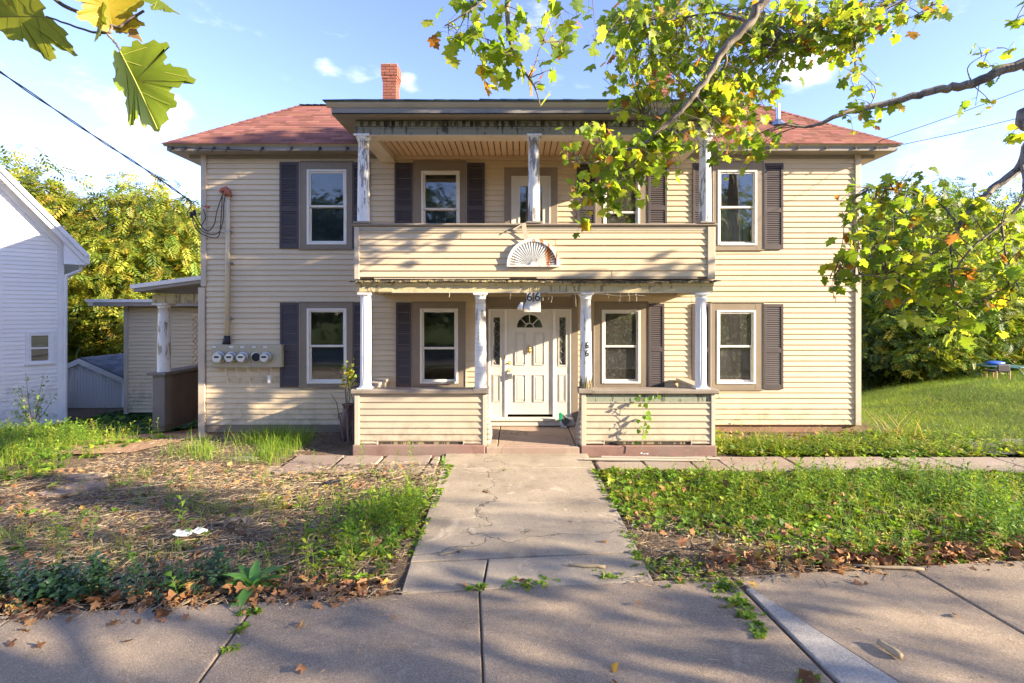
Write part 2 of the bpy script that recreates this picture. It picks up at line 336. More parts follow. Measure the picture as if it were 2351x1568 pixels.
SID = (.66, .54, .365)
M = dict(
    siding=m_siding('vinyl_siding', SID),
    siding_old=m_siding('vinyl_siding_weathered', (.50, .43, .32)),
    corner=m_painted('corner_board_vinyl', (.56, .48, .37), .5, .08, .2),
    taupe=m_painted('taupe_trim_metal', (.27, .22, .165), .5, .1, .25),
    taupe_grey=m_painted('grey_taupe_fascia', (.30, .27, .235), .5, .1, .25),
    crown=m_painted('pale_crown_trim', (.52, .47, .38), .5, .1, .3),
    cap=m_painted('weathered_rail_cap', (.30, .26, .215), .75, .35, .5, (.15,.12,.10), 4, .5),
    shutter=m_painted('shutter_vinyl', (.075, .062, .066), .6, .15, .25, (.12,.10,.095)),
    white=m_painted('white_vinyl_frame', (.78, .76, .70), .4, .05, .15, (.5,.46,.38)),
    door=m_painted('off_white_door_paint', (.70, .67, .59), .5, .08, .22, (.42,.37,.28)),
    ceiling=m_painted('ceiling_vinyl', (.72, .54, .35), .55, .08, .25),
    wpaint=m_painted('beam_white_paint', (.72, .66, .57), .6, .1, .3),
    frieze=m_peel('mildewed_frieze_paint', (.27, .26, .20), (.10, .09, .08), .35),
    peel=m_peel('peeling_white_column_paint', (.76, .77, .76), (.30, .28, .26), .5),
    peel2=m_peel('cracked_white_column_paint', (.76, .77, .76), (.36, .31, .25), .12),
    yellow=m_peel('yellowed_beam_paint', (.55, .47, .27), (.30, .24, .15), .22),
    fluted=m_painted('white_fluted_vinyl', (.78, .79, .80), .4, .05, .15, (.5,.5,.48)),
    green=m_peel('exposed_green_board', (.26, .29, .22), (.12, .12, .10), .6),
    rot=m_peel('rotten_sheathing', (.30, .25, .13), (.07, .06, .045), .9),
    plank=m_painted('brown_plank_paint', (.17, .135, .105), .65, .25, .3),
    plank_grey=m_painted('grey_post_paint', (.20, .18, .165), .6, .2, .3),
    found=m_concrete('brownstone_foundation', (.34, .21, .14), (.22, .14, .10), .2, .5, .6),
    kerbred=m_concrete('red_painted_kerb', (.27, .165, .14), (.24, .20, .17), .15, .6, .4),
    porchfloor=m_concrete('porch_concrete', (.40, .31, .24), (.34, .25, .20), .15, .5, .25, True),
    walk=m_concrete('walkway_concrete', (.43, .37, .285), (.30, .255, .20), .35, .9, .8, True),
    sidewalk=m_concrete('sidewalk_concrete', (.36, .29, .215), (.27, .22, .17), .5, .6, .8),
    strip=m_concrete('exposed_aggregate_strip', (.42, .40, .37), (.33, .31, .28), .5, .3, .6),
    flag=m_concrete('flagstone', (.36, .30, .25), (.30, .22, .18), .12, .5, .3),
    asphalt=m_concrete('old_asphalt', (.10, .095, .09), (.14, .13, .12), .3, .3, .5),
    brick=m_painted('red_brick', (.36, .135, .09), .85, .3, .4, (.25,.11,.08), 8, .5, .35),
    mortar=m_painted('lime_mortar', (.45, .38, .31), .9, .3, .3, None, 10, .5),
    rust=m_peel('rusty_white_fan', (.66, .67, .66), (.50, .18, .04), .2),
    glass=m_glass('window_glass', refl=.06, dirt=.03),
    glass2=m_glass('dusty_window_glass', (.80,.80,.76), .06, .22),
    leaded=m_glass('leaded_sidelight_glass', (.35,.42,.40), .10, .35),
    dark=m_painted('dark_room_wall', (.05, .045, .04), .9),
    room=m_painted('pale_room_wall', (.55, .50, .34), .9),
    screen=m_painted('blue_grey_insect_screen', (.05, .085, .11), .7),  # bluish tone also stands in for pale sky reflection in the panes
    shade=m_painted('grey_frosted_shade', (.42, .40, .36), .8, .4, .4, (.6,.58,.54), 9),
    paper=m_painted('white_paper', (.75, .75, .70), .8, .1, .35, (.25,.27,.22), 9),
    brass=m_metal('brass', (.62, .42, .12), .3),
    steel=m_metal('galvanised_steel', (.60, .62, .64), .35),
    chrome=m_metal('meter_glass', (.55, .58, .60), .12),
    box=m_painted('meter_box_tan', (.47, .42, .30), .5, .1, .25),
    pvc=m_painted('tan_conduit', (.66, .58, .42), .5, .08, .25),
    black=m_painted('black_rubber', (.022, .022, .026), .5, .1, .2, (.05,.05,.05)),
    redcap=m_painted('faded_red_plastic', (.42, .14, .09), .6),
    black_num=m_painted('black_enamel', (.012, .012, .013), .4),
    plaque=m_painted('white_plaque', (.74, .74, .68), .45),
    bark=m_peel('sycamore_bark', (.22, .185, .145), (.12, .10, .08), .5),
    bark2=m_peel('grey_brown_bark', (.16, .13, .10), (.09, .07, .055), .5),
    twig=m_painted('twig_bark', (.17, .135, .11), .8, .3, .3),
    nwhite=m_siding('white_clapboard', (.79, .775, .74)),
    nwhite_trim=m_painted('white_trim_paint', (.79, .78, .76), .5, .06, .2),
    shedw=m_painted('white_shed_board', (.90, .90, .90), .6, .08, .15, (.6,.6,.58)),
    slate=m_shingle('grey_shingles', (.17, .18, .20)),
    shingle=m_shingle('red_asphalt_shingles', (.29, .135, .11)),
    flashing=m_metal('roof_edge_metal', (.10, .16, .18), .4, .6),
    urn=m_painted('purple_brown_enamel', (.09, .055, .065), .5, .3, .4, (.16,.09,.06)),
    gplastic=m_painted('green_plastic', (.02, .36, .16), .35),
    gbristle=m_painted('grey_bristles', (.20, .21, .21), .8, .4),
    wplastic=m_painted('white_plastic', (.75, .76, .76), .4),
    tanwood=m_painted('tan_wood_leg', (.55, .40, .20), .5),
    vein=m_painted('leaf_vein', (.34, .36, .07), .6),
    olive=m_painted('olive_sunlit_room_panel', (.46, .42, .17), .9, .2, .3, (.3,.28,.12), 2),
    blue=m_painted('blue_plastic', (.04, .13, .55), .35),
    teal=m_painted('teal_metal', (.10, .22, .23), .4),
    straw_stick=m_painted('dry_stick', (.42, .33, .21), .8, .3, .3),
    path_soil=m_concrete('tan_packed_path', (.44, .27, .16), (.40, .26, .17), .08, .2, .2),
    soil=m_concrete('bare_soil', (.12, .085, .06), (.18, .13, .09), .4, .5, .8),
    leafm=m_leaf('leaf_tinted'), leafo=m_leaf('leaf_single', 'object'),
    foliage=m_leaf('tree_foliage', spots=False, trans=.38, tgain=1.4), grass=m_leaf('grass_blades', spots=False, trans=.35),
    litter=m_tint('dry_litter', .8), cable=m_painted('black_cable', (.02, .022, .028), .55),
)
# patch the per-tab tint onto the shingle mesh through the 'tint' attribute (see roof)
# ------------------------------------------------------------------ terrain
def sstep(a, b, x):
    t = np.clip((np.asarray(x, float) - a) / (b - a), 0, 1); return t*t*(3 - 2*t)
def gz(x, y):
    x = np.asarray(x, float); y = np.asarray(y, float)
    left = sstep(-5.2, -7.2, x)
    z = -left * (.02 + .60*sstep(8.6, 14.0, y) + .55*sstep(14, 22, y))
    right = sstep(7.2, 9.5, x)
    crest = 12.0 + 5.0*sstep(8.5, 19, x)
    mound = .34*sstep(9.6, 13.0, y) * sstep(8.0, 13.0, x)
    z = z + right * (mound - .16*np.maximum(0, y - crest - .8)**1.15)
    z = z + .035*np.sin(x*1.7 + 1.3)*np.sin(y*2.1 + .4)*np.where(y > 4.6, 1, 0)*np.where((y < 8.4) & (np.abs(x) > 1.4), 1, .2)
    behind = sstep(-2, -30, y); z = z - behind*.1
    return np.maximum(z, -4.0)
SA = math.atan(.1); SU = Vector((math.cos(SA), math.sin(SA), 0)); SV = Vector((-math.sin(SA), math.cos(SA), 0))
def sw(u, v, z=0): return SU*u + SV*v + Vector((0, 0, z))
VB = 4.43                                           # back edge of the sidewalk (v coordinate)
def make_ground():
    def axis(a, b, step, far):
        core = list(np.arange(a, b + 1e-6, step)); lo, hi = [], []; d = step
        while True:
            d *= 1.35; x = (lo[-1] if lo else a) - d
            if x < -far: lo.append(-far); break
            lo.append(x)
        d = step
        while True:
            d *= 1.35; x = (hi[-1] if hi else b) + d
            if x > far: hi.append(far); break
            hi.append(x)
        return np.array(lo[::-1] + core + hi)
    xs, ys = axis(-15, 15, .12, 400), axis(2.0, 20, .12, 500)
    X, Y = np.meshgrid(xs, ys); Z = gz(X, Y)
    rs = np.random.RandomState(3)
    nz = np.array([mnoise.noise(Vector((x*2.3, y*2.3, 0))) for x, y in zip(X.ravel(), Y.ravel())]).reshape(X.shape)
    nz2 = np.array([mnoise.noise(Vector((x*7.1, y*7.1, 4))) for x, y in zip(X.ravel(), Y.ravel())]).reshape(X.shape)
    amp = np.where((np.abs(X) < 14) & (Y > 4.4) & (Y < 9), 1, .3)
    v = -X*math.sin(SA) + Y*math.cos(SA)
    Z = Z + amp*(.022*nz + .012*nz2) - .02
    Z = np.where(v < VB + .22, np.minimum(Z, -.006 + .012*nz), Z); Z = np.where(v < VB - .1, -.06, Z)                                    # below the paving
    Z = np.where((np.abs(X - .03) < 1.35) & (Y < 9), np.minimum(Z, -.004 + .012*nz), Z); Z = np.where((np.abs(X - .05) < .95) & (Y < 9), np.minimum(Z, -.05), Z)
    Z = np.where((Y > 7.3) & (Y < 8.75) & (X > -4), np.minimum(Z, -.035), Z)
    Z = np.where((Y > 8.4) & (Y < 10.4) & (X > -6.3) & (X < 6.8), np.minimum(Z, -.02), Z)
    n, m = len(ys), len(xs)
    idx = np.arange(n*m).reshape(n, m)
    T = np.stack([idx[:-1,:-1], idx[:-1,1:], idx[1:,1:], idx[1:,:-1]], -1).reshape(-1, 4)
    t = NT('yard_ground'); sep = t.node('ShaderNodeSeparateXYZ'); t.l.new(t.pos, sep.inputs[0]); px, py = sep.outputs['X'], sep.outputs['Y']
    soil = t.mix(t.rng(t.noise(1.4, 7, .6), .35, .7), (.115, .08, .058), (.20, .15, .105))
    soil = t.mix(t.rng(t.noise(26, 6, .7), .45, .7, 0, .8), soil, (.30, .23, .145))
    soil = t.mix(t.rng(t.noise(60, 3, .6), .55, .75, 0, .8), soil, (.055, .042, .034))
    lawn = t.mix(t.rng(t.noise(.7, 6, .6), .35, .7), (.045, .075, .016), (.085, .11, .025))
    lawn = t.mix(t.rng(t.noise(40, 4, .7), .4, .75, 0, .6), lawn, (.12, .13, .04))
    g1 = t.math('MULTIPLY', t.rng(px, 7.3, 8.2), t.rng(py, 8.6, 9.3))                   # back lawn on the right
    g2 = t.math('MAXIMUM', t.rng(py, 21, 24), t.rng(py, -1, -2.5))
    g = t.math('MAXIMUM', g1, g2)
    t.bump(t.math('ADD', t.noise(45, 6, .7), t.noise(9, 5)), .8, .03)
    mat = t.base(t.mix(g, soil, lawn), .95, .1)
    me = mesh_np('ground', np.stack([X, Y, Z], -1).reshape(-1, 3), T, mat, smooth=True)
    return tag(obj('ground', me), 'bare brown yard soil running back into lawn', kind='structure')
make_ground()

# ------------------------------------------------------------------ sidewalk, walkway, paths
def slab(name, poly, z0, z1, mat, parent, bevel=.012, jit=0):
    c = sum((Vector((*p, 0)) for p in poly), Vector()) / len(poly)
    b = MB(); b.prism([(p[0], p[1]) for p in poly], 'z', z0, z1)
    return b.build(name, mat, parent, origin=(c.x, c.y, z0), bevel=bevel)
sidewalk = MB()
sidewalk.prism([tuple(sw(-14, -.3)[:2]), tuple(sw(16, -.3)[:2]), tuple(sw(16, VB-.02)[:2]), tuple(sw(-14, VB-.02)[:2])], 'z', -.05, -.022)
sidewalk = tag(sidewalk.build('sidewalk', M['soil'], None, (0,0,0)), 'grey concrete sidewalk across the foreground', kind='structure')
us = [-12.7, -10.9, -9.1, -7.25, -5.4, -3.55, -1.73, .104, 2.37, 4.13, 5.95, 7.8, 9.6, 11.4, 13.2]
for a, b in zip(us[:-1], us[1:]):
    for v0, v1 in ((2.55, VB), (.7, 2.535)):
        a2 = a + (.56 if abs(a - 2.37) < .01 and v0 > 1 else 0)
        q = [sw(a2+.007, v0), sw(b-.007, v0), sw(b-.007, v1), sw(a+.007, v1)]
        slab('sidewalk_slab', [tuple(p[:2]) for p in q], -.03, random.Random(a*7+v0).uniform(-.003, .003), M['sidewalk'], sidewalk)
q = [sw(2.40, 2.55), sw(2.915, 2.55), sw(2.45, VB-.22), sw(2.40, VB-.22)]
slab('concrete_strip', [tuple(p[:2]) for p in q], -.03, .006, M['strip'], sidewalk, .006)
road = MB().prism([tuple(sw(-200, -11)[:2]), tuple(sw(200, -11)[:2]), tuple(sw(200, -2)[:2]), tuple(sw(-200, -2)[:2])], 'z', -.20, -.035).build('road', M['asphalt'])
tag(road, 'asphalt road behind the viewer', kind='structure')

walk = tag(MB().box(-1.08, 1.17, 4.3, 8.66, -.06, -.03).build('walkway', M['soil']), 'concrete front walkway leading to the porch steps', kind='structure')
WALK = [[(-1.0,4.36),(-.32,4.42),(-.30,4.95),(-1.03,4.88)], [(-.30,4.42),(1.20,4.56),(1.2,5.09),(-.285,4.955)],
        [(-1.035,4.90),(1.20,5.11),(1.19,6.43),(-1.09,6.36)], [(-1.09,6.375),(1.19,6.445),(1.175,7.86),(-1.17,7.80)], [(-1.17,7.815),(1.175,7.875),(1.16,8.64),(-1.22,8.64)]]
for i, p in enumerate(WALK): slab('walkway_slab', p, -.04, .004 + .003*(i % 3), M['walk'], walk, .01)

fpath = tag(MB().box(-3.8, 9.5, 7.55, 8.6, -.06, -.045).build('flagstone_path', M['soil']), 'irregular flagstone path running along the house front', kind='structure')
rr = random.Random(5)
def flagstones(x0, x1, ya, yb, lo=.55, hi=1.1):
    x = x0
    while x < x1:
        w = rr.uniform(lo, hi); e = min(x + w, x1)
        j = lambda k=.06: rr.uniform(-k, k)
        ym = (ya + yb)/2 + j(.12)
        rows = [(ya + j(), ym - .015), (ym + .015, yb + j())] if rr.random() < .35 else [(ya + j(.09), yb + j(.09))]
        for (a, b) in rows:
            slab('flagstone', [(x+.012+j(.03), a+j(.03)), ((x+e)/2+j(.05), a+j(.03)), (e-.012+j(.03), a+j(.03)), (e-.012+j(.03), b+j(.03)), ((x+e)/2, b+j(.03)), (x+.012+j(.03), b+j(.03))], -.05, rr.uniform(-.008, .012), M['flag'], fpath, .012)
        x = e
flagstones(-3.7, -1.27, 7.62, 8.55, .6, .95)
flagstones(1.24, 3.2, 7.72, 8.5, .5, .8); flagstones(3.2, 9.4, 7.66, 8.42, .7, 1.2)
for (fx, fy, w, d, a) in ((195, 1112, .62, .40, .3), (205, 1091, .55, .30, .2), (130, 1128, .5, .25, .1), (640, 1072, .6, .22, 0), (560, 1052, .5, .2, .1)):
    p = ground_at(fx, fy); poly = []
    for k in range(9):
        t = k/9*2*math.pi; r = rr.uniform(.82, 1.08); x, y = w/2*r*math.cos(t), d/2*r*math.sin(t)
        poly.append((p.x + x*math.cos(a) - y*math.sin(a), p.y + x*math.sin(a) + y*math.cos(a)))
    zg = float(gz(p.x, p.y)); slab('flagstone', poly, zg-.05, zg+.012, M['flag'], fpath, .012)

# tan packed path in front of the side porch; driveway on the right
tp = MB(); grid = []
pts = [(-11.2, 9.0), (-9.6, 8.72), (-8.0, 8.6), (-6.6, 8.75), (-6.38, 9.6), (-6.40, 13.2), (-8.0, 13.2), (-8.3, 11.0), (-9.6, 10.1), (-11.4, 9.8)]
import bmesh
def draped(name, poly, mat, lift, label, step=.25):
    bm = bmesh.new(); f = bm.faces.new([bm.verts.new((x, y, 0)) for x, y in poly])
    xs = [p[0] for p in poly]; ys = [p[1] for p in poly]
    for c, n in ((xs, (1,0,0)), (ys, (0,1,0))):
        for v in np.arange(min(c), max(c), step):
            bmesh.ops.bisect_plane(bm, geom=bm.verts[:]+bm.edges[:]+bm.faces[:], plane_co=(v if n[0] else 0, v if n[1] else 0, 0), plane_no=n)
    for v in bm.verts: v.co.z = float(gz(v.co.x, v.co.y)) + lift
    me = bpy.data.meshes.new(name); bm.to_mesh(me); bm.free(); me.materials.append(mat)
    return tag(obj(name, me), label, kind='structure')
draped('side_path', pts, M['path_soil'], .012, 'tan packed path running into the side porch')
draped('driveway', [(7.7, 8.5), (40, 9.6), (40, 11.2), (9.0, 9.55), (7.9, 9.2)], M['asphalt'], .03, 'grey asphalt driveway end beside the back lawn', .5)

# ------------------------------------------------------------------ the house
YW = 10.275; KW = FPX / YW
YP = 8.68                                           # front plane of the porch
def wx(fx): return (fx - HX) / KW
def wz(fy): return HC - (fy - HY) / KW
def qx(fx): return fw(fx, YP)
def qz(fy): return fz(fy, YP)
house = empty('house', (0, YW, 0), 'two-storey tan house with red hip roof and two-level front porch', 'house')
EXPO = .107
def siding_run(parent, x0, x1, z0, z1, Y, holes=(), mat=None, expo=EXPO, proud=.025, face=-1, name='siding_board', xclip=None, joint=True, frame=None):
    z = z0; k = 0; cache = {}
    while z < z1 - .012:
        h = min(expo, z1 - z); L, R = (x0, x1) if xclip is None else xclip(z + h*.5)
        if R - L > .02:
            segs = [(L, R)]
            for (a, b, c, d) in holes:
                if z + h*.5 > c and z + h*.5 < d:
                    ns = []
                    for (p, q) in segs:
                        if b <= p or a >= q: ns.append((p, q))
                        else:
                            if a > p: ns.append((p, a))
                            if b < q: ns.append((b, q))
                    segs = ns
            sj = []
            for (p, q) in segs:                       # butt joints in the long courses
                if joint and q - p > 3.4 and (k*37 % 5) < 3:
                    c_ = p + (q-p)*(.2 + .6*((k*53 + int(abs(p)*10)*7) % 97)/97); sj += [(p, c_, 0), (c_ - .0, q, 1)]
                else: sj.append((p, q, 0))
            for (p, q, jo) in sj:
                if q - p < .015: continue
                key = (round(q - p, 3), round(h, 3))
                if key not in cache:
                    b = MB(); w = q - p
                    b.prism([(face*proud, 0), (0, 0), (0, h), (face*.002, h + .006 if h > .1 else h), (face*proud*1.02, .014)], 'x', 0, w)
                    cache[key] = b.mesh(name, mat or M['siding'])
                o = bpy.data.objects.new(name, cache[key]); link(o, parent, (p, Y + face*.004*jo, z + .003*jo))
        z += expo; k += 1
def boxpart(name, parent, x0, x1, y0, y1, z0, z1, mat, bevel=0):
    return MB().box(x0, x1, y0, y1, z0, z1).build(name, mat, parent, bevel=bevel)

HXL, HXR = -6.34, 6.84
WTOP = 5.56
# windows: casing rect (F), frame rect (F), meeting-rail y, glass kind, extras
WIN = [
  ('u_left',   (690, 373, 812, 571), (706, 390, 797, 562), 474, dict(low='screen')),
  ('l_left',   (690, 695, 812, 889), (706, 708, 797, 880), 794, dict(low='screen')),
  ('u_porchl', (950, 373, 1071, 560), (968, 393, 1056, 556), 480, dict(low='screen')),
  ('u_porchr', (1368, 373, 1486, 560), (1384, 393, 1468, 556), 488, dict(up='shade', low='paper')),
  ('l_porchl', (947, 695, 1069, 888), (965, 708, 1052, 880), 799, dict()),
  ('l_porchr', (1364, 695, 1487, 888), (1381, 711, 1469, 880), 795, dict(up='shade', low='half')),
  ('u_right',  (1636, 373, 1752, 573), (1646, 391, 1736, 564), 476, dict(low='curtain')),
  ('l_right',  (1631, 696, 1751, 893), (1644, 712, 1733, 881), 795, dict(up='olive', low='olivepaper')),
]
DOOR_U = (1158, 385, 1280, 560); DOOR_L = (1113, 680, 1320, 965)
def rect(r): return (wx(r[0]), wx(r[2]), wz(r[3]), wz(r[1]))
holes_siding = [rect(w[1]) for w in WIN] + [rect(DOOR_U), rect(DOOR_L)]
openings = [rect(w[2]) for w in WIN] + [rect((1174, 405, 1264, 560)), rect((1121, 709, 1312, 957))]
# wall backing with openings
fwall = MB()
ex = sorted({HXL, HXR} | {v for o in openings for v in o[:2]}); ez = sorted({.17, WTOP} | {v for o in openings for v in o[2:]})
for a, b in zip(ex[:-1], ex[1:]):
    for c, d in zip(ez[:-1], ez[1:]):
        mx, mz = (a+b)/2, (c+d)/2
        if not any(o[0] < mx < o[1] and o[2] < mz < o[3] for o in openings):
            fwall.box(a, b, YW, YW+.16, c, d)
front_wall = fwall.build('front_wall', M['taupe'], house)
siding_run(front_wall, HXL + .09, HXR - .10, .13, WTOP, YW, holes_siding)
# other walls, floors, interior partitions
shell = MB()
shell.box(HXL, HXL+.15, YW+.16, 18.2, .1, WTOP); shell.box(HXR-.15, HXR, YW+.16, 18.2, .1, WTOP); shell.box(HXL+.15, HXR-.15, 18.05, 18.2, .1, WTOP)
shell.build('side_wall', M['siding'], house)
inn = MB()
inn.box(HXL+.15, HXR-.15, YW+.17, 18, .12, .26); inn.box(HXL+.15, HXR-.15, YW+.17, 18, 2.85, 3.0); inn.box(HXL+.15, HXR-.15, YW+.17, 18, 5.4, 5.5)
for x in (-3.4, -.9, 1.35, 3.6): inn.box(x-.05, x+.05, YW+.18, 14, .27, 2.84); inn.box(x-.04, x+.06, YW+.18, 14, 3.01, 5.39)
inn.box(HXL+.16, HXR-.16, 14, 14.1, .27, 2.84); inn.box(HXL+.16, HXR-.16, 14, 14.1, 3.01, 5.39)
inn.build('interior_partition', M['room'], house)
found = MB().box(HXL+.04, HXR-.05, YW+.02, YW+.3, -.4, .16).build('foundation', M['found'], house)
boxpart('sill_board', house, HXL+.02, -2.9, YW-.012, YW+.018, -.02, .125, M['taupe'])
# corner boards
for (a, b, z0) in ((HXL-.005, HXL+.10, 2.9), (HXR-.105, HXR+.01, .12)):
    boxpart('corner_board', house, a, b, YW-.05, YW+.1, z0, WTOP-.01, M['corner'], .006)
boxpart('corner_board', house, HXL-.06, HXL+.07, YW-.045, YW+.1, -.12, 2.88, M['corner'], .006)

def shutter(fx0, fx1, fy0, fy1):
    x0, x1, z0, z1 = wx(fx0), wx(fx1), wz(fy1), wz(fy0); Yf = YW - .05
    s = MB(); st = .045; mid = z0 + (z1-z0)*.455
    s.box(x0, x0+st, Yf, Yf+.03, z0, z1); s.box(x1-st, x1, Yf, Yf+.03, z0, z1)
    for a, b in ((z0, z0+.09), (mid-.045, mid+.045), (z1-.06, z1)): s.box(x0+st, x1-st, Yf+.001, Yf+.029, a, b)
    s.box(x0+st, x1-st, Yf+.026, Yf+.03, z0+.09, z1-.06)
    o = s.build('shutter', M['shutter'], house, origin=(x0, Yf, z0), bevel=.004, segs=1)
    l = MB()
    for a, b in ((z0+.09, mid-.045), (mid+.045, z1-.06)):
        n = int((b-a)/.042); p = (b-a)/n
        for i in range(n):
            z = a + i*p; l.prism([(Yf+.004, z+.004), (Yf+.012, z+.002), (Yf+.026, z+p*.93), (Yf+.020, z+p*.96)], 'x', x0+st, x1-st)
    tag(l.build('louvres', M['shutter'], o), None, kind='stuff')
for s in ((644, 688, 373, 571), (810, 850, 374, 571), (645, 689, 695, 889), (811, 852, 695, 889), (907, 949, 375, 565), (1072, 1113, 375, 565),
          (1324, 1367, 375, 565), (1487, 1530, 375, 565), (1589, 1633, 376, 572), (1753, 1796, 376, 573), (910, 946, 695, 889), (1488, 1524, 697, 889), (1587, 1629, 697, 891), (1752, 1796, 698, 893)):
    shutter(*s)

def window(key, cas, frm, mid, ex):
    a, b, c, d = rect(cas); e, f, g, h = rect(frm); m = wz(mid)
    w = MB(); yf = YW - .034
    w.box(a, e+.004, yf, YW+.02, c, d); w.box(f-.004, b, yf, YW+.02, c, d); w.box(e+.004, f-.004, yf+.001, YW+.02, h-.004, d); w.box(e+.004, f-.004, yf+.001, YW+.02, c, g+.004)
    w.box(a-.004, b+.004, yf-.014, YW, d, d+.022); w.box(a-.004, b+.004, yf-.02, YW, c-.024, c)
    o = w.build('window', M['taupe'], house, origin=(a, YW, c), bevel=.004, segs=1)
    for x in (a-.012, b+.001): boxpart('casing_edge', o, x, x+.011, yf-.012, YW, c, d, M['crown'])
    fr = MB(); t = .042
    fr.box(e, e+t, YW-.045, YW+.06, g, h); fr.box(f-t, f, YW-.045, YW+.06, g, h); fr.box(e+t, f-t, YW-.044, YW+.06, h-t, h); fr.box(e+t, f-t, YW-.05, YW+.06, g, g+t*.9)
    fr.build('frame', M['white'], o, bevel=.004, segs=1)
    s = .034
    up = MB(); yu = YW-.02
    up.box(e+t, e+t+s, yu, yu+.03, m-.02, h-t); up.box(f-t-s, f-t, yu, yu+.03, m-.02, h-t); up.box(e+t+s, f-t-s, yu+.001, yu+.03, h-t-s, h-t); up.box(e+t+s, f-t-s, yu+.001, yu+.03, m-.02, m+.022)
    up.build('upper_sash', M['white'], o, bevel=.003, segs=1)
    lo = MB(); yl = YW+.012
    lo.box(e+t, e+t+s, yl, yl+.03, g+t*.9, m+.012); lo.box(f-t-s, f-t, yl, yl+.03, g+t*.9, m+.012); lo.box(e+t+s, f-t-s, yl+.001, yl+.03, g+t*.9, g+t*.9+s*1.2); lo.box(e+t+s, f-t-s, yl+.011, yl+.03, m-.03, m+.012)
    lo.build('lower_sash', M['white'], o, bevel=.003, segs=1)
    gm = M['glass2'] if ('up' in ex and ex['up'] in ('shade', 'olive')) else M['glass']
    boxpart('pane', o, e+t+s, f-t-s, yu+.012, yu+.017, m+.022, h-t-s, gm)
    boxpart('pane', o, e+t+s, f-t-s, yl+.012, yl+.017, g+t*.9+s*1.2, m-.03, gm)
    x0, x1 = e+t, f-t
    if ex.get('low') == 'screen': boxpart('insect_screen', o, x0, x1, yl+.045, yl+.048, g+t, m-.01, M['screen'])
    if ex.get('up') == 'shade': boxpart('roller_shade', o, x0, x1-.09, yu+.14, yu+.145, m-.05, h-.05, M['shade'])
    if ex.get('low') in ('half',): boxpart('board', o, x0, x0+(x1-x0)*.42, yl+.12, yl+.13, g+.04, m-.1, M['paper'])
    if ex.get('low') == 'paper': boxpart('board', o, x0, x0+(x1-x0)*.4, yl+.2, yl+.21, g, m-.1, M['paper'])
    if ex.get('low') == 'curtain':
        cu = MB(); n = 40
        P = [(x0 + (x1-x0-.05)*i/n, yl+.1+.02*math.sin(i*1.1)+.008*math.sin(i*2.7)) for i in range(n+1)]
        for (p, q) in zip(P[:-1], P[1:]): cu.add([(p[0],p[1],g+.03),(q[0],q[1],g+.03),(q[0],q[1],m),(p[0],p[1],m)], [(0,1,2,3)])
        cu.build('curtain', M['paper'], o, smooth=True)
    if ex.get('low') in ('olivepaper', 'half'): boxpart('room_backing', o, x0, x1, yl+.14, yl+.145, g+.03, (h if ex.get('up') == 'olive' else m)-.04, M['olive'])  # olive panel close behind the glass stands in for a sunlit room
    if ex.get('low') == 'olivepaper':
        boxpart('board', o, x0-.02, x0+(x1-x0)*.45, yl+.06, yl+.066, g+.02, m-.09, M['paper'])
    if key == 'l_porchl':
        boxpart('latch', o, f-.22, f-.06, YW-.075, YW-.046, g+.012, g+.05, M['steel'])
    return o
for w in WIN: window(*w)

# ------------------------------------------------------------------ ground-floor entrance
def ring_sector(mb, cx, cz, r0, r1, a0, a1, y0, y1, n=16):
    P = [(cx + r*math.cos(a0 + (a1-a0)*i/n), cz + r*math.sin(a0 + (a1-a0)*i/n)) for r, rng in ((r1, range(n+1)), (r0, range(n, -1, -1))) for i in rng]
    m = n + 1
    base = len(mb.v)
    for y in (y0, y1):
        for (x, z) in P: mb.v.append((x, y, z))
    N = len(P)
    for i in range(n):
        o0, o1, i1, i0 = i, i+1, N-2-i, N-1-i
        for f in ((o0, o1, i1, i0), (N+o1, N+o0, N+i0, N+i1), (o1, o0, N+o0, N+o1), (i0, i1, N+i1, N+i0)):
            mb.f.append(tuple(base+k for k in f)); mb.m.append(0)
    for f in ((0, N-1, 2*N-1, N), (n, N+n, N+n+1, n+1)): mb.f.append(tuple(base+k for k in f)); mb.m.append(0)
def r5(x): return wx((1400 + x/2.8)/1.30667)
def s5(y): return wz((820 + y/2.8)/1.30667)
en = MB()
a, b, c, d = wx(1121), wx(1312), wz(957), wz(709.5)
A0, A1, C0, D1 = wx(1110), wx(1327), .2, wz(676)
en.box(A0, a, YW-.034, YW+.02, C0, D1); en.box(b, A1, YW-.034, YW+.02, C0, D1); en.box(a, b, YW-.033, YW+.02, d, wz(699)); en.box(a, b, YW-.02, YW+.02, wz(699), D1)
en.box(a-.03, b+.03, YW-.048, YW-.033, d, d+.05)
entry = en.build('entrance_surround', M['taupe'], house, bevel=.004, segs=1)
st = MB(); st.box(a-.04, b+.04, YW-.16, YW+.1, .14, wz(957)-.045); st.box(a-.02, b+.02, YW-.19, YW+.1, wz(957)-.045, wz(957))
st.build('door_step', M['door'], house, bevel=.006)
fr = MB()
for x0, x1 in ((182, 200), (318, 341), (722, 748), (866, 880)): fr.box(r5(x0), r5(x1), YW-.03, YW+.06, c, d)
fr.box(a, b, YW-.029, YW+.06, d-.03, d)
fr.build('door_frame', M['white'], entry, bevel=.005, segs=1)
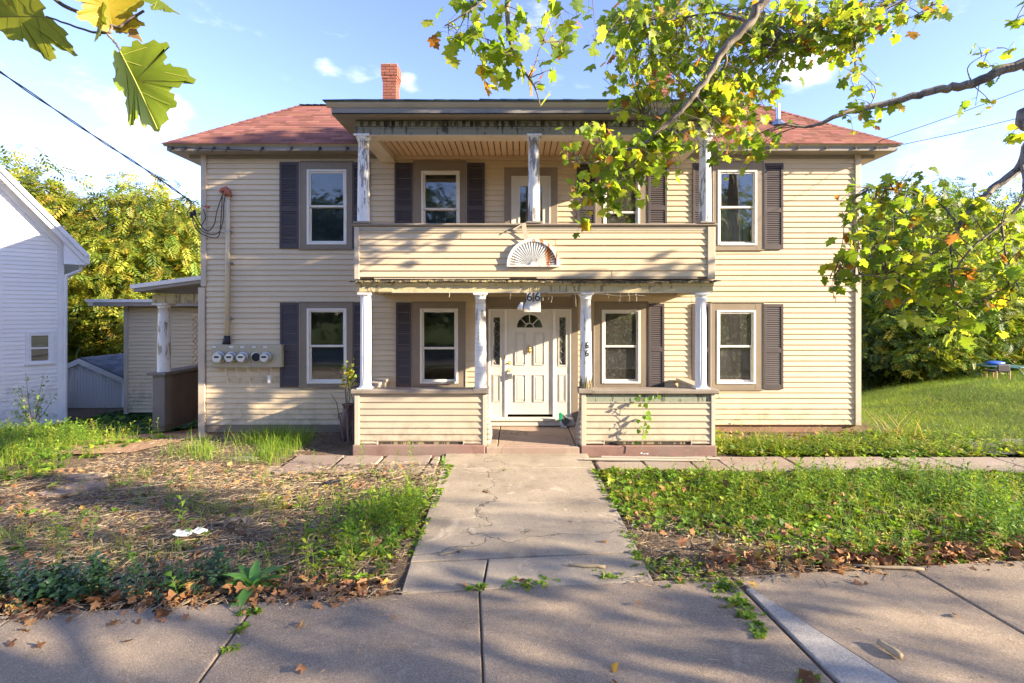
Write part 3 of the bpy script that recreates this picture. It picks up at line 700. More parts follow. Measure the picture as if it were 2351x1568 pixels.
for (x0, x1, g0, g1, pn) in ((200, 318, 224, 280, (220, 287)), (748, 866, 778, 832, (775, 838))):
    sl = MB(); X0, X1, G0, G1 = r5(x0), r5(x1), r5(g0), r5(g1); zt, zb = s5(370), s5(768)
    ys = YW-.012
    sl.box(X0, G0, ys, ys+.04, c, d-.03); sl.box(G1, X1, ys, ys+.04, c, d-.03); sl.box(G0, G1, ys+.001, ys+.04, zt, d-.03); sl.box(G0, G1, ys+.001, ys+.04, c, zb)
    so = sl.build('sidelight', M['door'], entry)
    tr = MB(); t = .02
    tr.box(G0-t, G0, ys-.012, ys, zb-t, zt+t); tr.box(G1, G1+t, ys-.012, ys, zb-t, zt+t); tr.box(G0, G1, ys-.011, ys, zt, zt+t); tr.box(G0, G1, ys-.011, ys, zb-t, zb)
    P0, P1, pz0, pz1 = r5(pn[0]), r5(pn[1]), s5(1078), s5(846)
    for k in range(2):
        i = k*.022; hgt = .01 - k*.004
        tr.box(P0+i, P0+i+.012, ys-hgt, ys, pz0+i, pz1-i); tr.box(P1-i-.012, P1-i, ys-hgt, ys, pz0+i, pz1-i); tr.box(P0+i+.012, P1-i-.012, ys-hgt+.001, ys, pz1-i-.012, pz1-i); tr.box(P0+i+.012, P1-i-.012, ys-hgt+.001, ys, pz0+i, pz0+i+.012)
    tr.build('moulding', M['door'], so)
    MB().box(G0, G1, ys+.012, ys+.018, zb, zt).build('pane', M['leaded'], so)
    ld = MB(); rl = random.Random(x0)
    for k in range(9):
        zz = zb + (zt-zb)*k/9; ld.tube([(G0+.004 if k % 2 else G1-.004, ys+.009, zz), ((G0+G1)/2+rl.uniform(-.02,.02), ys+.009, zz+.04), (G1-.004 if k % 2 else G0+.004, ys+.009, zz+.1)], .0018, 4)
    ld.build('leading', M['steel'], so)
dr = MB(); X0, X1 = r5(342), r5(721); zb, zt = s5(1183), d-.032; yd = YW-.004
cx, cz, R = r5(528), s5(455), .285
n = 20                                              # slab with a fanlight hole, as strips above the fan base
dr.box(X0, X1, yd, yd+.045, zb, cz)
arc = [(cx + R*math.cos(math.pi*i/n), cz + R*math.sin(math.pi*i/n)) for i in range(n+1)]
dr.box(cx+R, X1, yd, yd+.045, cz, zt); dr.box(X0, cx-R, yd, yd+.045, cz, zt)
for p, q in zip(arc[:-1], arc[1:]): dr.prism([(q[0], q[1]), (p[0], p[1]), (p[0], zt), (q[0], zt)], 'y', yd, yd+.045)
door = dr.build('front_door', M['door'], house)
pm = MB()
for (x0, x1, y0, y1) in ((405, 497, 495, 770), (562, 654, 495, 770), (405, 497, 850, 1080), (562, 654, 850, 1080)):
    P0, P1, z0, z1 = r5(x0), r5(x1), s5(y1), s5(y0)
    for k, (w_, h_) in enumerate(((.014, .014), (.012, .006))):
        i = k*.018
        pm.box(P0+i, P0+i+w_, yd-h_, yd, z0+i, z1-i); pm.box(P1-i-w_, P1-i, yd-h_, yd, z0+i, z1-i); pm.box(P0+i+w_, P1-i-w_, yd-h_+.001, yd, z1-i-w_, z1-i); pm.box(P0+i+w_, P1-i-w_, yd-h_+.001, yd, z0+i, z0+i+w_)
    pm.prism([(P0+.045, z0+.045), (P1-.045, z0+.045), (P1-.045, z1-.045), (P0+.045, z1-.045)], 'y', yd-.009, yd)
pm.build('door_panel', M['door'], door, bevel=.004, segs=1)
fl = MB(); ring_sector(fl, cx, cz, R-.03, R+.02, 0, math.pi, yd-.018, yd-.001, 22); fl.box(cx-R-.02, cx+R+.02, yd-.018, yd-.001, cz-.03, cz)
ring_sector(fl, cx, cz, .075, .095, 0, math.pi, yd-.014, yd-.001, 12)
for k in (1, 2, 3):
    an = math.pi*k/4; fl.obox((cx + .175*math.cos(an), yd-.008, cz + .175*math.sin(an)), (.085*math.cos(an), 0, .085*math.sin(an)), (0, .006, 0), (-.008*math.sin(an), 0, .008*math.cos(an)))
fan = fl.build('fanlight', M['door'], door)
MB().prism([(x, z) for x, z in arc], 'y', yd+.012, yd+.018).build('pane', M['glass'], fan)
kn = MB(); kx, kz = r5(525), s5(640)
kn.lathe([(.004,-.09),(.008,-.08),(.006,-.06),(.026,-.045),(.03,-.02),(.02,.0),(.028,.02),(.03,.045),(.014,.06),(.008,.085),(.003,.12)], (kx, yd-.02, kz), 12)
kn.tube([(kx-.04, yd-.025, kz+.02), (kx-.045, yd-.03, kz-.03), (kx, yd-.035, kz-.075), (kx+.045, yd-.03, kz-.03), (kx+.04, yd-.025, kz+.02)], .006, 6)
kn.build('door_knocker', M['brass'], door, smooth=True)
for (x, y, r) in ((357, 752, .034), (355, 815, .034)):
    MB().lathe([(r, 0), (r*.95, -.012), (r*.55, -.016), (r*.5, -.04), (r*.3, -.05)], (r5(x), yd, s5(y)), 16, axis='y').build('lock', M['brass'], door, smooth=True)
lb = MB(); lb.obox((r5(364), yd-.045, s5(862)), (.045, 0, .008), (0, .018, 0), (-.008, 0, .055)); lb.tube([(r5(352), yd-.045, s5(845)), (r5(352), yd-.045, s5(815)), (r5(368), yd-.045, s5(818)), (r5(368), yd-.045, s5(845))], .006, 6)
lb.build('lock_box', M['steel'], door, bevel=.004)
MB().box(r5(315), r5(326), YW-.036, YW-.03, s5(716), s5(686)).build('strike_plate', M['brass'], entry)

# upper porch door
ud = MB(); a, b, c, d = rect(DOOR_U); e, f = wx(1174), wx(1264); zt = wz(405); c = 3.02
ud.box(a, e, YW-.034, YW+.02, c, d); ud.box(f, b, YW-.034, YW+.02, c, d); ud.box(e, f, YW-.033, YW+.02, zt, d)
uo = ud.build('porch_door_casing', M['taupe'], house, bevel=.004, segs=1)
u2 = MB(); g0, g1, gt = wx(1194), wx(1244), wz(428)
u2.box(e, g0, YW-.02, YW+.03, c, zt); u2.box(g1, f, YW-.02, YW+.03, c, zt); u2.box(g0, g1, YW-.019, YW+.03, gt, zt); u2.box(g0, g1, YW-.019, YW+.03, c, 3.4)
for q0, q1 in ((e, e+.03), (f-.03, f)): u2.box(q0, q1, YW-.045, YW-.021, c, zt)
u2.box(e+.03, f-.03, YW-.044, YW-.021, zt-.03, zt)
for q0, q1 in ((g0-.04, g0-.015), (g1+.015, g1+.04)): u2.box(q0, q1, YW-.032, YW-.021, 3.3, gt+.04)
u2.box(g0-.04, g1+.04, YW-.031, YW-.021, gt+.015, gt+.04)
u2.build('porch_door', M['door'], uo); MB().box(g0, g1, YW+.0, YW+.006, 3.4, gt).build('pane', M['glass'], uo)

# ------------------------------------------------------------------ porch
PXL, PXR = qx(815), qx(1640)
porch_floor = MB()
for x0, x1 in ((PXL+.03, -.36), (-.345, .97), (.985, PXR-.03)): porch_floor.box(x0, x1, YP+.02, YW-.001, -.05, .125)
porch_floor.build('porch_floor', M['porchfloor'], house, bevel=.01)
boxpart('porch_floor_kerb', house, PXL-.03, -.56, YP-.06, YP+.02, -.1, .15, M['kerbred'], .02); boxpart('porch_floor_kerb', house, 1.05, PXR+.02, YP-.06, YP+.02, -.1, .14, M['kerbred'], .02)
boxpart('porch_floor_kerb', house, -.55, 1.04, YP-.05, YP+.02, -.1, .115, M['porchfloor'], .02)
def low_wall(x0, x1, seed, first):
    core = MB().box(x0+.03, x1-.03, YP+.0, YP+.16, .15, 1.0).build('porch_wall', M['rot'], house)
    nrows = 8; z0 = .215
    ztop = 1.0
    siding_run(core, x0+.085, x1-.07, z0, ztop - (.135 if first else 0), YP, mat=M['siding_old'], expo=.1085)
    # lowest course only survives at the ends
    w = x1 - x0
    siding_run(core, x0+.085, x0+.085+w*.13, .165, .214, YP, mat=M['siding_old'], expo=.05); siding_run(core, x1-.07-w*.14, x1-.07, .165, .214, YP, mat=M['siding_old'], expo=.05)
    for x in (x0+.085+w*.13, x1-.085-w*.14): boxpart('trim_end', core, x, x+.018, YP-.024, YP, .15, .24, M['corner'])
    boxpart('starter_strip', core, x0+.09+w*.13, x1-.09-w*.14, YP-.018, YP-.001, .203, .214, M['corner'])
    if first:
        boxpart('exposed_board', core, x0+.085, x0+(x1-x0)*.62, YP-.012, YP, .872, .985, M['green']); boxpart('exposed_board', core, x0+(x1-x0)*.625, x1-.08, YP-.010, YP, .872, .985, M['green'])
        boxpart('trim_strip', core, x0+.085, x1-.075, YP-.03, YP-.013, .858, .871, M['crown'])
    else: boxpart('trim_strip', core, x0+.085, x1-.07, YP-.02, YP, .982, .998, M['corner'])
    for (p, q) in ((x0, x0+.08), (x1-.065, x1)):
        boxpart('corner_board', core, p, q, YP-.035, YP+.17, .13, 1.0, M['corner'], .006)
    return core
lw = low_wall(PXL, qx(1117), 1, False); rw = low_wall(qx(1334), PXR, 2, True)
# bulged end trims beside the opening
for x, s in ((qx(1117), 1), (qx(1334), -1)):
    tr = MB(); n = 10
    for i in range(n):
        za, zb_ = .13 + .87*i/n, .13 + .87*(i+1)/n
        fa = .085*math.exp(-((za-.33)/.28)**2); fb = .085*math.exp(-((zb_-.33)/.28)**2)
        q = [(x+s*.004, YP-.03, za), (x+s*(.012+fa), YP+.06, za), (x+s*(.006+fa*.4), YP+.19, za)]; r = [(x+s*.004, YP-.03, zb_), (x+s*(.012+fb), YP+.06, zb_), (x+s*(.006+fb*.4), YP+.19, zb_)]
        for k in range(2): tr.add([q[k], q[k+1], r[k+1], r[k]], [(0,1,2,3)])
    o = tr.build('bent_end_trim', M['taupe_grey'], lw if s > 0 else rw, smooth=True); sm = o.modifiers.new('thick', 'SOLIDIFY'); sm.thickness = .006
def cap(x0, x1, z, par=house, mat='cap', y0=YP-.075, y1=YP+.2, h=.085):
    b = MB(); b.prism([(y0, z-h+.02), (y0+.03, z-h), (y1, z-h), (y1, z), (y0+.012, z), (y0, z-.012)], 'x', x0, x1); return b.build('rail_cap', M[mat], par, bevel=.006)
cap(PXL-.05, qx(1089), 1.085); cap(qx(1086), qx(1123), 1.10, h=.095); cap(qx(1328), qx(1362), 1.10, h=.095); cap(qx(1359), PXR+.055, 1.085)
# rails returning to the house wall
for x0, x1 in ((PXL+.02, PXL+.17), (PXR-.15, PXR)):
    boxpart('return_rail', house, x0-.03, x1+.03, YP+.2, YW-.06, 1.02, 1.075, M['crown'], .006)
    inner = MB(); xi = x1 if x0 < 0 else x0
    core = boxpart('return_wall', house, x0+.02, x1-.02, YP+.2, YW-.06, .13, 1.02, M['corner'])
    for k in range(12):
        y = YP+.2 + k*.108
        if y + .1 > YW - .06: break
        for xx in (x0, x1-.018): boxpart('plank', core, xx, xx+.018, y+.004, y+.102, .13, 1.02, M['crown'])
# lower columns
def col_profile(r0, r1, h, base=True, capn=True):
    P = [(r0*1.02, 0)]
    for i in range(9):
        t = i/8; P.append((r0 + (r1-r0)*(t**1.3), .012 + (h-.09)*t))
    P += [(r1*1.14, h-.078), (r1*1.14, h-.066), (r1*1.02, h-.06), (r1*1.10, h-.045), (r1*1.32, h-.02), (r1*1.36, h)]
    return P
ZB = 2.717                                          # underside of the lower porch beam
def column(x, z0, z1, r0, r1, mat, fluted=False, y=None, sq=.14, par=house):
    y = YP+.07 if y is None else y; b = MB()
    if fluted:
        P = [(r0*1.18, 0), (r0*1.2, .03), (r0*1.05, .05), (r0, .07)] + [(r0 + (r1-r0)*i/6, .07 + (z1-z0-.14)*i/6) for i in range(7)] + [(r1*1.08, z1-z0-.06), (r1*1.2, z1-z0-.03)]
        b.lathe(P, (x, y, z0), 48, flute=(.08, z1-z0-.08))
    else: b.lathe(col_profile(r0, r1, z1-z0-.03), (x, y, z0), 28)
    o = b.build('column', mat, par, origin=(x, y, z0), smooth=not fluted)
    k = MB().box(x-sq, x+sq, y-sq, y+sq, z1-.035, z1-.001).build('capital', mat, o, bevel=.006)
    if fluted: MB().box(x-r0*1.3, x+r0*1.3, y-r0*1.3, y+r0*1.3, z0, z0+.018).build('base', mat, o, bevel=.004)
    return o
column(qx(837), 1.087, ZB, .093, .088, M['fluted'], True, sq=.115)
column(qx(1102.5), 1.101, ZB, .102, .082, M['peel2'], sq=.12)
col66 = column(qx(1346), 1.101, ZB, .106, .085, M['peel2'], sq=.12)
column(qx(1612), 1.087, ZB, .093, .088, M['fluted'], True, sq=.115)
for o, r in ((col66, .108),):                        # rotted, split foot of the column
    rt = MB(); rg = random.Random(4); c0 = Vector((qx(1346), YP+.07, 1.101))
    for k in range(22):
        a0 = -math.pi*.95 + k/22*math.pi*.9; h = rg.uniform(.07, .24); w = .019
        p = c0 + Vector((math.cos(a0), math.sin(a0), 0))*(r + rg.uniform(-.002, .006))
        tng = Vector((-math.sin(a0), math.cos(a0), 0)); nn = Vector((math.cos(a0), math.sin(a0), 0))
        rt.add([p - tng*w/2, p + tng*w/2, p + tng*w*.15 + Vector((0,0,h)), p - tng*w/2 + nn*.01, p + tng*w/2 + nn*.01, p + tng*w*.15 + nn*.004 + Vector((0,0,h))], [(0,1,2),(5,4,3),(0,3,4,1),(1,4,5,2),(2,5,3,0)])
    rt.build('rotted_foot', M['rot'], o)
# digits on the column and spiral cracks
def digits(txt, loc, size, mat, parent, name, ext=.003):
    cu = bpy.data.curves.new(name, 'FONT'); cu.body = txt; cu.size = size; cu.extrude = ext; cu.align_x = 'CENTER'; cu.align_y = 'CENTER'; cu.materials.append(mat)
    o = bpy.data.objects.new('tmp_digit', cu); C.objects.link(o); dg = bpy.context.evaluated_depsgraph_get(); me = bpy.data.meshes.new_from_object(o.evaluated_get(dg)); bpy.data.objects.remove(o)
    me.materials.clear(); me.materials.append(mat); me.transform(Matrix.Rotation(math.pi/2, 4, 'X')); return obj(name, me, parent, loc)
for k, fy in ((0, 793), (1, 811)): digits('6', (qx(1347.5), YP+.07-.104, qz(fy)), .165, M['black_num'], col66, 'house_digit')
for (o, x, r) in ((None, qx(1102.5), .1), (None, qx(1346), .103)):
    ck = MB(); zc = 1.25; k = 0; rg = random.Random(int(x*10)+50)
    while zc < 2.55:
        rad = .1025 - .02*(zc-1.1)/1.6 + (.0008); sl = rg.uniform(-.02, .05)
        a0 = rg.uniform(-3.3, -2.6); a1 = rg.uniform(-.7, .0)
        ck.tube([(x + rad*math.cos(a0+(a1-a0)*i/10), YP+.07 + rad*math.sin(a0+(a1-a0)*i/10), zc + sl*i/10 + rg.uniform(-.004,.004)) for i in range(11)], .0018, 4)
        zc += rg.uniform(.06, .11)
    ck.build('paint_crack', M['taupe_grey'], house)
# lower beam, ragged roof edge, ceiling
bm_ = MB(); XB0, XB1 = qx(819), qx(1637)
bm_.box(XB0, XB1, YP-.005, YP+.17, ZB, 2.86); bm_.box(XB0, XB0+.16, YP+.17, YW-.03, ZB, 2.86); bm_.box(XB1-.16, XB1, YP+.17, YW-.03, ZB, 2.86)
lbeam = bm_.build('porch_beam', M['yellow'], house, bevel=.006)
for (x0, x1, dz) in ((XB0, -1.55, .0), (-1.53, .9, .004), (.92, XB1, -.003)):
    mo = MB(); mo.prism([(YP-.045, 2.875+dz), (YP-.018, 2.835+dz), (YP-.006, 2.835+dz), (YP-.006, 2.895+dz), (YP-.04, 2.895+dz)], 'x', x0, x1); mo.build('moulding', M['yellow'], lbeam)
boxpart('beam_patch_board', lbeam, XB0+.05, XB0+.62, YP-.018, YP-.006, 2.735, 2.825, M['yellow']); boxpart('beam_bottom_trim', lbeam, XB0+.6, XB1-.02, YP-.02, YP-.006, ZB-.002, ZB+.018, M['crown'])
rg = random.Random(11); edge = MB(); x = qx(806)
while x < qx(1648):
    w = rg.uniform(.03, .13); sag = .012*math.sin((x-PXL)*1.1)
    z = 2.90 + sag + rg.uniform(-.008, .008); edge.add([(x, YP-.085-rg.uniform(0,.03), z-.012), (x+w, YP-.085-rg.uniform(0,.03), z-.012+rg.uniform(-.006,.006)), (x+w, YP+.05, z+.0), (x, YP+.05, z+.0), (x, YP-.08, z+.012+rg.uniform(0,.012)), (x+w, YP-.08, z+.012+rg.uniform(0,.012)), (x+w, YP+.05, z+.03), (x, YP+.05, z+.03)], [(0,3,2,1),(4,5,6,7),(0,1,5,4),(1,2,6,5),(2,3,7,6),(3,0,4,7)])
    x += w + rg.choice((0, 0, .006))
tag(edge.build('rotted_roof_edge', M['rot'], house), 'ragged rotten edge of the lower porch roof')
lc = MB().box(XB0+.16, XB1-.16, YP+.17, YW-.03, 2.80, 2.86).build('lower_porch_ceiling', M['rot'], house)
for k in range(11):
    y = YP+.172 + k*.125
    if y+.12 < YW-.03: boxpart('ceiling_board', lc, XB0+.162, XB1-.162, y, y+.118, 2.778, 2.799, M['yellow'])
# upper parapet
UZ0, UZ1 = 2.955, 3.83
par = MB().box(PXL+.03, PXR-.03, YP+.002, YP+.14, UZ0, UZ1).build('balcony_wall', M['taupe'], house)
siding_run(par, qx(826), qx(1623), UZ0+.03, UZ1-.065, YP)
boxpart('trim_strip', par, qx(826), qx(1623), YP-.022, YP, UZ1-.062, UZ1-.03, M['crown']); boxpart('trim_strip', par, qx(826), qx(1623), YP-.03, YP, UZ1-.028, UZ1, M['corner'])
for p, q in ((PXL, qx(826)), (qx(1623), PXR)): boxpart('corner_board', par, p, q, YP-.045, YP+.15, UZ0-.01, UZ1, M['corner'], .006)
for s, x in ((0, PXL), (1, PXR-.12)):
    pw = boxpart('side_parapet', house, x+.02, x+.1, YP+.15, YW-.02, UZ0, UZ1, M['taupe'])
boxpart('loose_trim', par, qx(860), qx(1170), YP-.03, YP-.02, UZ0-.005, UZ0+.012, M['corner']); boxpart('loose_trim', par, qx(1232), qx(1600), YP-.032, YP-.02, UZ0+.0, UZ0+.02, M['corner'])
boxpart('balcony_floor', house, PXL+.03, PXR-.03, YP+.15, YW-.02, 2.905, 2.99, M['ceiling'])  # tan tone borrowed from the ceiling to bounce warm light into the porch
cap(PXL-.035, PXR+.04, 3.885, h=.05, y0=YP-.07, y1=YP+.17)
for fx in (832, 1226, 1622): boxpart('plinth', house, qx(fx)-.135, qx(fx)+.135, YP-.085, YP+.19, 3.886, 3.918, M['cap'], .006)
ZU = 5.40
for fx, mt in ((832, 'peel'), (1226, 'peel'), (1622, 'peel')): column(qx(fx), 3.919, ZU, .105, .09, M[mt], sq=.13)
# broken trim strap hanging over the fan
tp_ = MB(); tp_.bar((qx(1202), YP-.085, 3.885), (qx(1209), YP-.06, 3.55), .075, .004, up=(0,1,0)); tp_.bar((qx(1200), YP-.08, 3.87), (qx(1178), YP-.09, 3.77), .02, .006, up=(0,1,0))
tp_.build('hanging_trim_strap', M['corner'], par)
# fan ornament
fcx, fcz, FR = qx(1224), qz(609), .445
fanb = MB(); ring_sector(fanb, fcx, fcz, FR-.05, FR, 0, math.pi, YP-.075, YP-.02, 30); ring_sector(fanb, fcx, fcz, 0.0, .05, 0, math.pi, YP-.07, YP-.02, 12); fanb.box(fcx-FR, fcx+FR, YP-.078, YP-.02, fcz-.03, fcz)
fano = fanb.build('sunburst_panel', M['rust'], par)
for k in range(24):
    a0 = math.pi*(k+.0)/24; a1 = math.pi*(k+1)/24; r0_, r1_ = .045, FR-.045
    P = lambda r, a, y: (fcx + r*math.cos(a), y, fcz + r*math.sin(a))
    sl = MB(); am = (a0+a1)/2
    sl.add([P(r0_, a0, YP-.03), P(r1_, a0, YP-.03), P(r1_, am, YP-.062), P(r0_, am, YP-.045), P(r1_, a1, YP-.03), P(r0_, a1, YP-.03)], [(0,3,2,1), (3,5,4,2)])
    o = sl.build('slat', M['rust'], fano); sm = o.modifiers.new('thick', 'SOLIDIFY'); sm.thickness = .004
# upper beam, dentils, soffit, fascia, ceiling
XU0, XU1 = qx(815.6), qx(1637)
ub = MB()
ub.box(XU0, XU1, YP, YP+.31, ZU+.001, 5.50); ub.box(XU0, XU1, YP+.012, YP+.31, 5.50, 5.64)
ubeam = ub.build('frieze_beam', M['frieze'], house, bevel=.004, segs=1)
sb = MB(); sb.box(XU0+.01, XU1-.01, YP+.005, YP+.312, ZU-.012, ZU); 
for x0, x1 in ((XU0+.02, XU0+.3), (XU1-.3, XU1-.02)): sb.box(x0, x1, YP+.313, YW-.03, ZU-.012, 5.52)
sb.build('beam_soffit', M['wpaint'], ubeam, bevel=.004, segs=1)
n = 46; me = MB().box(0, .072, -.03, .012, 0, .085).mesh('dentil', M['frieze'])
for i in range(n):
    o = bpy.data.objects.new('dentil', me); link(o, ubeam, (XU0 + .02 + i*(XU1-XU0-.1)/(n-1), YP, 5.535))
boxpart('dentil_band', ubeam, XU0, XU1, YP-.004, YP+.012, 5.50, 5.53, M['frieze'])
uc = boxpart('upper_porch_ceiling', house, XU0+.3, XU1-.3, YP+.313, YW-.03, 5.535, 5.56, M['plank'])
w = (XU1-XU0-.62)/46; me = MB().box(0, w-.022, 0, YW-.03-YP-.315, 0, .02).mesh('ceiling_board', M['ceiling'])
for i in range(46):
    o = bpy.data.objects.new('ceiling_board', me); link(o, uc, (XU0+.31+i*w, YP+.314, 5.512))
boxpart('ceiling_trim', uc, XU0+.3, XU1-.3, YW-.06, YW-.018, 5.44, 5.51, M['ceiling'])
OX0, OX1, YF = -3.05, qx(1637)+.285, 8.43
pr = MB(); pr.box(OX0, OX1, YF, YW+.9, 5.641, 5.66)
soff = pr.build('porch_roof_soffit', M['taupe_grey'], house)
fas = MB(); fas.box(OX0-.001, OX1+.001, YF-.02, YF, 5.64, 5.76); fas.box(OX0-.02, OX0, YF-.02, YW+.7, 5.64, 5.76); fas.box(OX1, OX1+.02, YF-.02, YW+.7, 5.64, 5.76)
fas.build('fascia', M['taupe_grey'], soff, bevel=.004, segs=1)
cr = MB(); cr.prism([(YF-.022, 5.745), (YF-.03, 5.745), (YF-.085, 5.80), (YF-.085, 5.825), (YF-.022, 5.825)], 'x', OX0-.09, OX1+.09)
for x, s in ((OX0-.02, -1), (OX1+.02, 1)): cr.prism([(x, 5.745), (x+s*.06, 5.80), (x+s*.06, 5.825), (x, 5.825)], 'y', YF-.02, YW+.7)
cr.build('crown_moulding', M['crown'], soff)
rf = MB(); rg = random.Random(2); x = OX0-.13
while x < OX1+.12:
    w_ = rg.uniform(.25, .5); e = min(x+w_, OX1+.13); rf.add([(x, YF-.12-rg.uniform(0,.02), 5.826), (e, YF-.12, 5.826), (e, YW+1.1, 5.98), (x, YW+1.1, 5.98), (x, YF-.12-rg.uniform(0,.02), 5.84+rg.uniform(0,.012)), (e, YF-.12, 5.84+rg.uniform(0,.01)), (e, YW+1.1, 6.0), (x, YW+1.1, 6.0)], [(0,3,2,1),(4,5,6,7),(0,1,5,4),(1,2,6,5),(2,3,7,6),(3,0,4,7)]); x = e
rf.build('porch_roof', M['flashing'], house)
tb = MB(); tb.tube([(OX0+.0, YF-.035, 5.645), (-.5, YF-.035, 5.643), (qx(1420), YF-.035, 5.647)], .011, 6); tb.build('cable_rod', M['black'], soff)

# ------------------------------------------------------------------ main roof
RY0, RZ0, RY1, RZ1 = 9.95, 5.67, 11.78, 7.14; RX0, RX1 = -6.84, 7.38
ev = MB()
ev.box(RX0+.02, RX1-.02, RY0+.03, 18.5, 5.53, 5.55)
sof = ev.build('eave_soffit', M['taupe_grey'], house)
fb = MB(); fb.box(RX0+.02, RX1-.02, RY0+.01, RY0+.03, 5.53, 5.625); fb.box(RX0, RX0+.02, RY0+.01, 18.5, 5.53, 5.625); fb.box(RX1-.02, RX1, RY0+.01, 18.5, 5.53, 5.625)
fb.build('fascia', M['taupe_grey'], sof)
cb = MB(); cb.prism([(RY0+.009, 5.61), (RY0-.03, 5.635), (RY0-.045, 5.665), (RY0+.009, 5.665)], 'x', RX0-.05, RX1+.05); cb.build('crown_moulding', M['crown'], sof)
boxpart('soffit_trim', sof, RX0+.25, RX1-.25, YW-.03, YW-.001, 5.46, 5.529, M['taupe_grey'])
rb = MB(); tx = RY1 - RY0
P = [(RX0,RY0,RZ0),(RX1,RY0,RZ0),(RX1,18.6,RZ0),(RX0,18.6,RZ0),(RX0+tx,RY1,RZ1),(RX1-tx,RY1,RZ1),(RX1-tx,18.6-tx,RZ1),(RX0+tx,18.6-tx,RZ1)]
rb.add(P, [(0,1,5,4),(1,2,6,5),(2,3,7,6),(3,0,4,7),(4,5,6,7),(0,3,2,1)])
roof = rb.build('roof', M['shingle'], house)
a = roof.data.color_attributes.new('tint', 'FLOAT_COLOR', 'POINT'); a.data.foreach_set('color', [1.0]*4*len(roof.data.vertices))
def shingle_field(eave0, eave1, top0, top1, rows, tabw, seed, lift=.012):
    """overlapping shingle tabs on a trapezoid given by its eave and top edges"""
    rs = random.Random(seed); e0, e1, t0, t1 = map(Vector, (eave0, eave1, top0, top1))
    nrm = (e1-e0).cross(t0-e0).normalized()
    if nrm.z < 0: nrm = -nrm
    V, T, Cc = [], [], []
    for r in range(rows):
        a, b = r/rows, min(1, (r+1.25)/rows); L0, L1 = e0.lerp(t0, a), e1.lerp(t1, a); U0, U1 = e0.lerp(t0, b), e1.lerp(t1, b)
        w = (L1-L0).length; x = -rs.uniform(0, tabw)
        while x < w:
            tw = tabw*rs.uniform(.55, 1.25); p, q = max(0, x), min(w, x+tw); x += tw
            if q <= p + .01: continue
            f0, f1 = p/w, q/w; dl = 0.0
            n0 = len(V); ext = (L0-U0).normalized()*dl
            up = (U1-U0).length
            dirv = (L1-L0)/w
            g0 = max(0, p - (U0-L0).dot(dirv)); g1 = min(up, q - (U0-L0).dot(dirv))
            if g1 < g0: g0 = g1 = max(0, min(up, g0))
            ud = (U1-U0)/up if up > 1e-6 else dirv
            for base_, h in (((L0+dirv*p+ext), lift+.006), ((L0+dirv*q+ext), lift+.006), (U0+ud*g1, .003), (U0+ud*g0, .003)): V.append(tuple(base_ + nrm*h))
            V.append(tuple(L0+dirv*p+ext)); V.append(tuple(L0+dirv*q+ext))
            T += [(n0, n0+1, n0+2), (n0, n0+2, n0+3), (n0+4, n0+5, n0+1), (n0+4, n0+1, n0)]
            k = rs.choice((.80, .9, .97, 1.0, 1.06, 1.14)); k = k**1.5; c = (k*rs.uniform(.97, 1.05), k*rs.uniform(.92, 1.05), k*rs.uniform(.92, 1.08)); Cc += [c]*6
    return V, T, Cc
V, T, Cc = shingle_field((RX0-.06, RY0-.06, RZ0-.03), (RX1+.06, RY0-.06, RZ0-.03), P[4], P[5], 22, .24, 8, .008)
tag(obj('shingles', mesh_np('shingles', V, T, M['shingle'], np.array(Cc)), roof), None, kind='stuff')
rcap = MB()
for (a0, b0) in ((P[0], P[4]), (P[1], P[5]), (P[4], P[5])):
    a0, b0 = Vector(a0), Vector(b0); n = int((b0-a0).length/.16)
    for i in range(n):
        p, q = a0.lerp(b0, i/n), a0.lerp(b0, (i+1.15)/n); side = (b0-a0).cross(Vector((0,0,1))).normalized()*.10
        z = Vector((0,0,.028)); z2 = Vector((0,0,.014)); dn = Vector((0,0,-.05)) if abs((b0-a0).z) > .1 else Vector((0,0,-.03))
        rcap.add([p+z, p+side+dn+z, p-side+dn+z, q+z2, q+side+dn+z2, q-side+dn+z2], [(0,1,4,3),(2,0,3,5),(1,0,2)])
rc = rcap.build('ridge_cap', M['shingle'], roof); a = rc.data.color_attributes.new('tint', 'FLOAT_COLOR', 'POINT')
a.data.foreach_set('color', [v for i in range(len(rc.data.vertices)) for v in ([.8+.3*((i//6)*37 % 10)/10]*3+[1])])
# vent pipe with flashing
vx, vy = 5.47, 10.8; vz = RZ0 + (vy-RY0)*(RZ1-RZ0)/(RY1-RY0)
vp = MB(); vp.lathe([(.19, -.06), (.12, .02), (.06, .09), (.047, .1), (.045, .42)], (vx, vy, vz), 16); vp.build('vent_pipe', M['steel'], roof, smooth=False)
# string-light clips on the fascias
clip = MB(); clip.box(-.015, .015, -.03, 0, -.02, .025); clip.bar((0, -.03, .01), (.03, -.06, -.04), .014, .014); clipm = clip.mesh('light_clip', M['taupe']); 
clipb = MB(); clipb.box(-.02, .02, -.03, 0, -.02, .025); clipb.tube([(0,-.03,.0),(.0,-.06,-.03),(-.03,-.05,-.09)], .008, 5); clipbm = clipb.mesh('light_clip', M['black'])
for fx in (397, 428, 460, 492, 524, 603, 670, 735, 798): 
    o = bpy.data.objects.new('light_clip', clipbm); link(o, sof, (fw(fx, RY0), RY0+.009, 5.57))
for fx in (1709, 1768, 1833, 1897, 1964, 2012): 
    o = bpy.data.objects.new('light_clip', clipm); link(o, sof, (fw(fx, RY0), RY0+.009, 5.575))
MB().tube([at(384, 337, 9.9), at(470, 341, 9.9), at(582, 345, 9.9)], .008, 6).build('cable_rod', M['black'], sof)

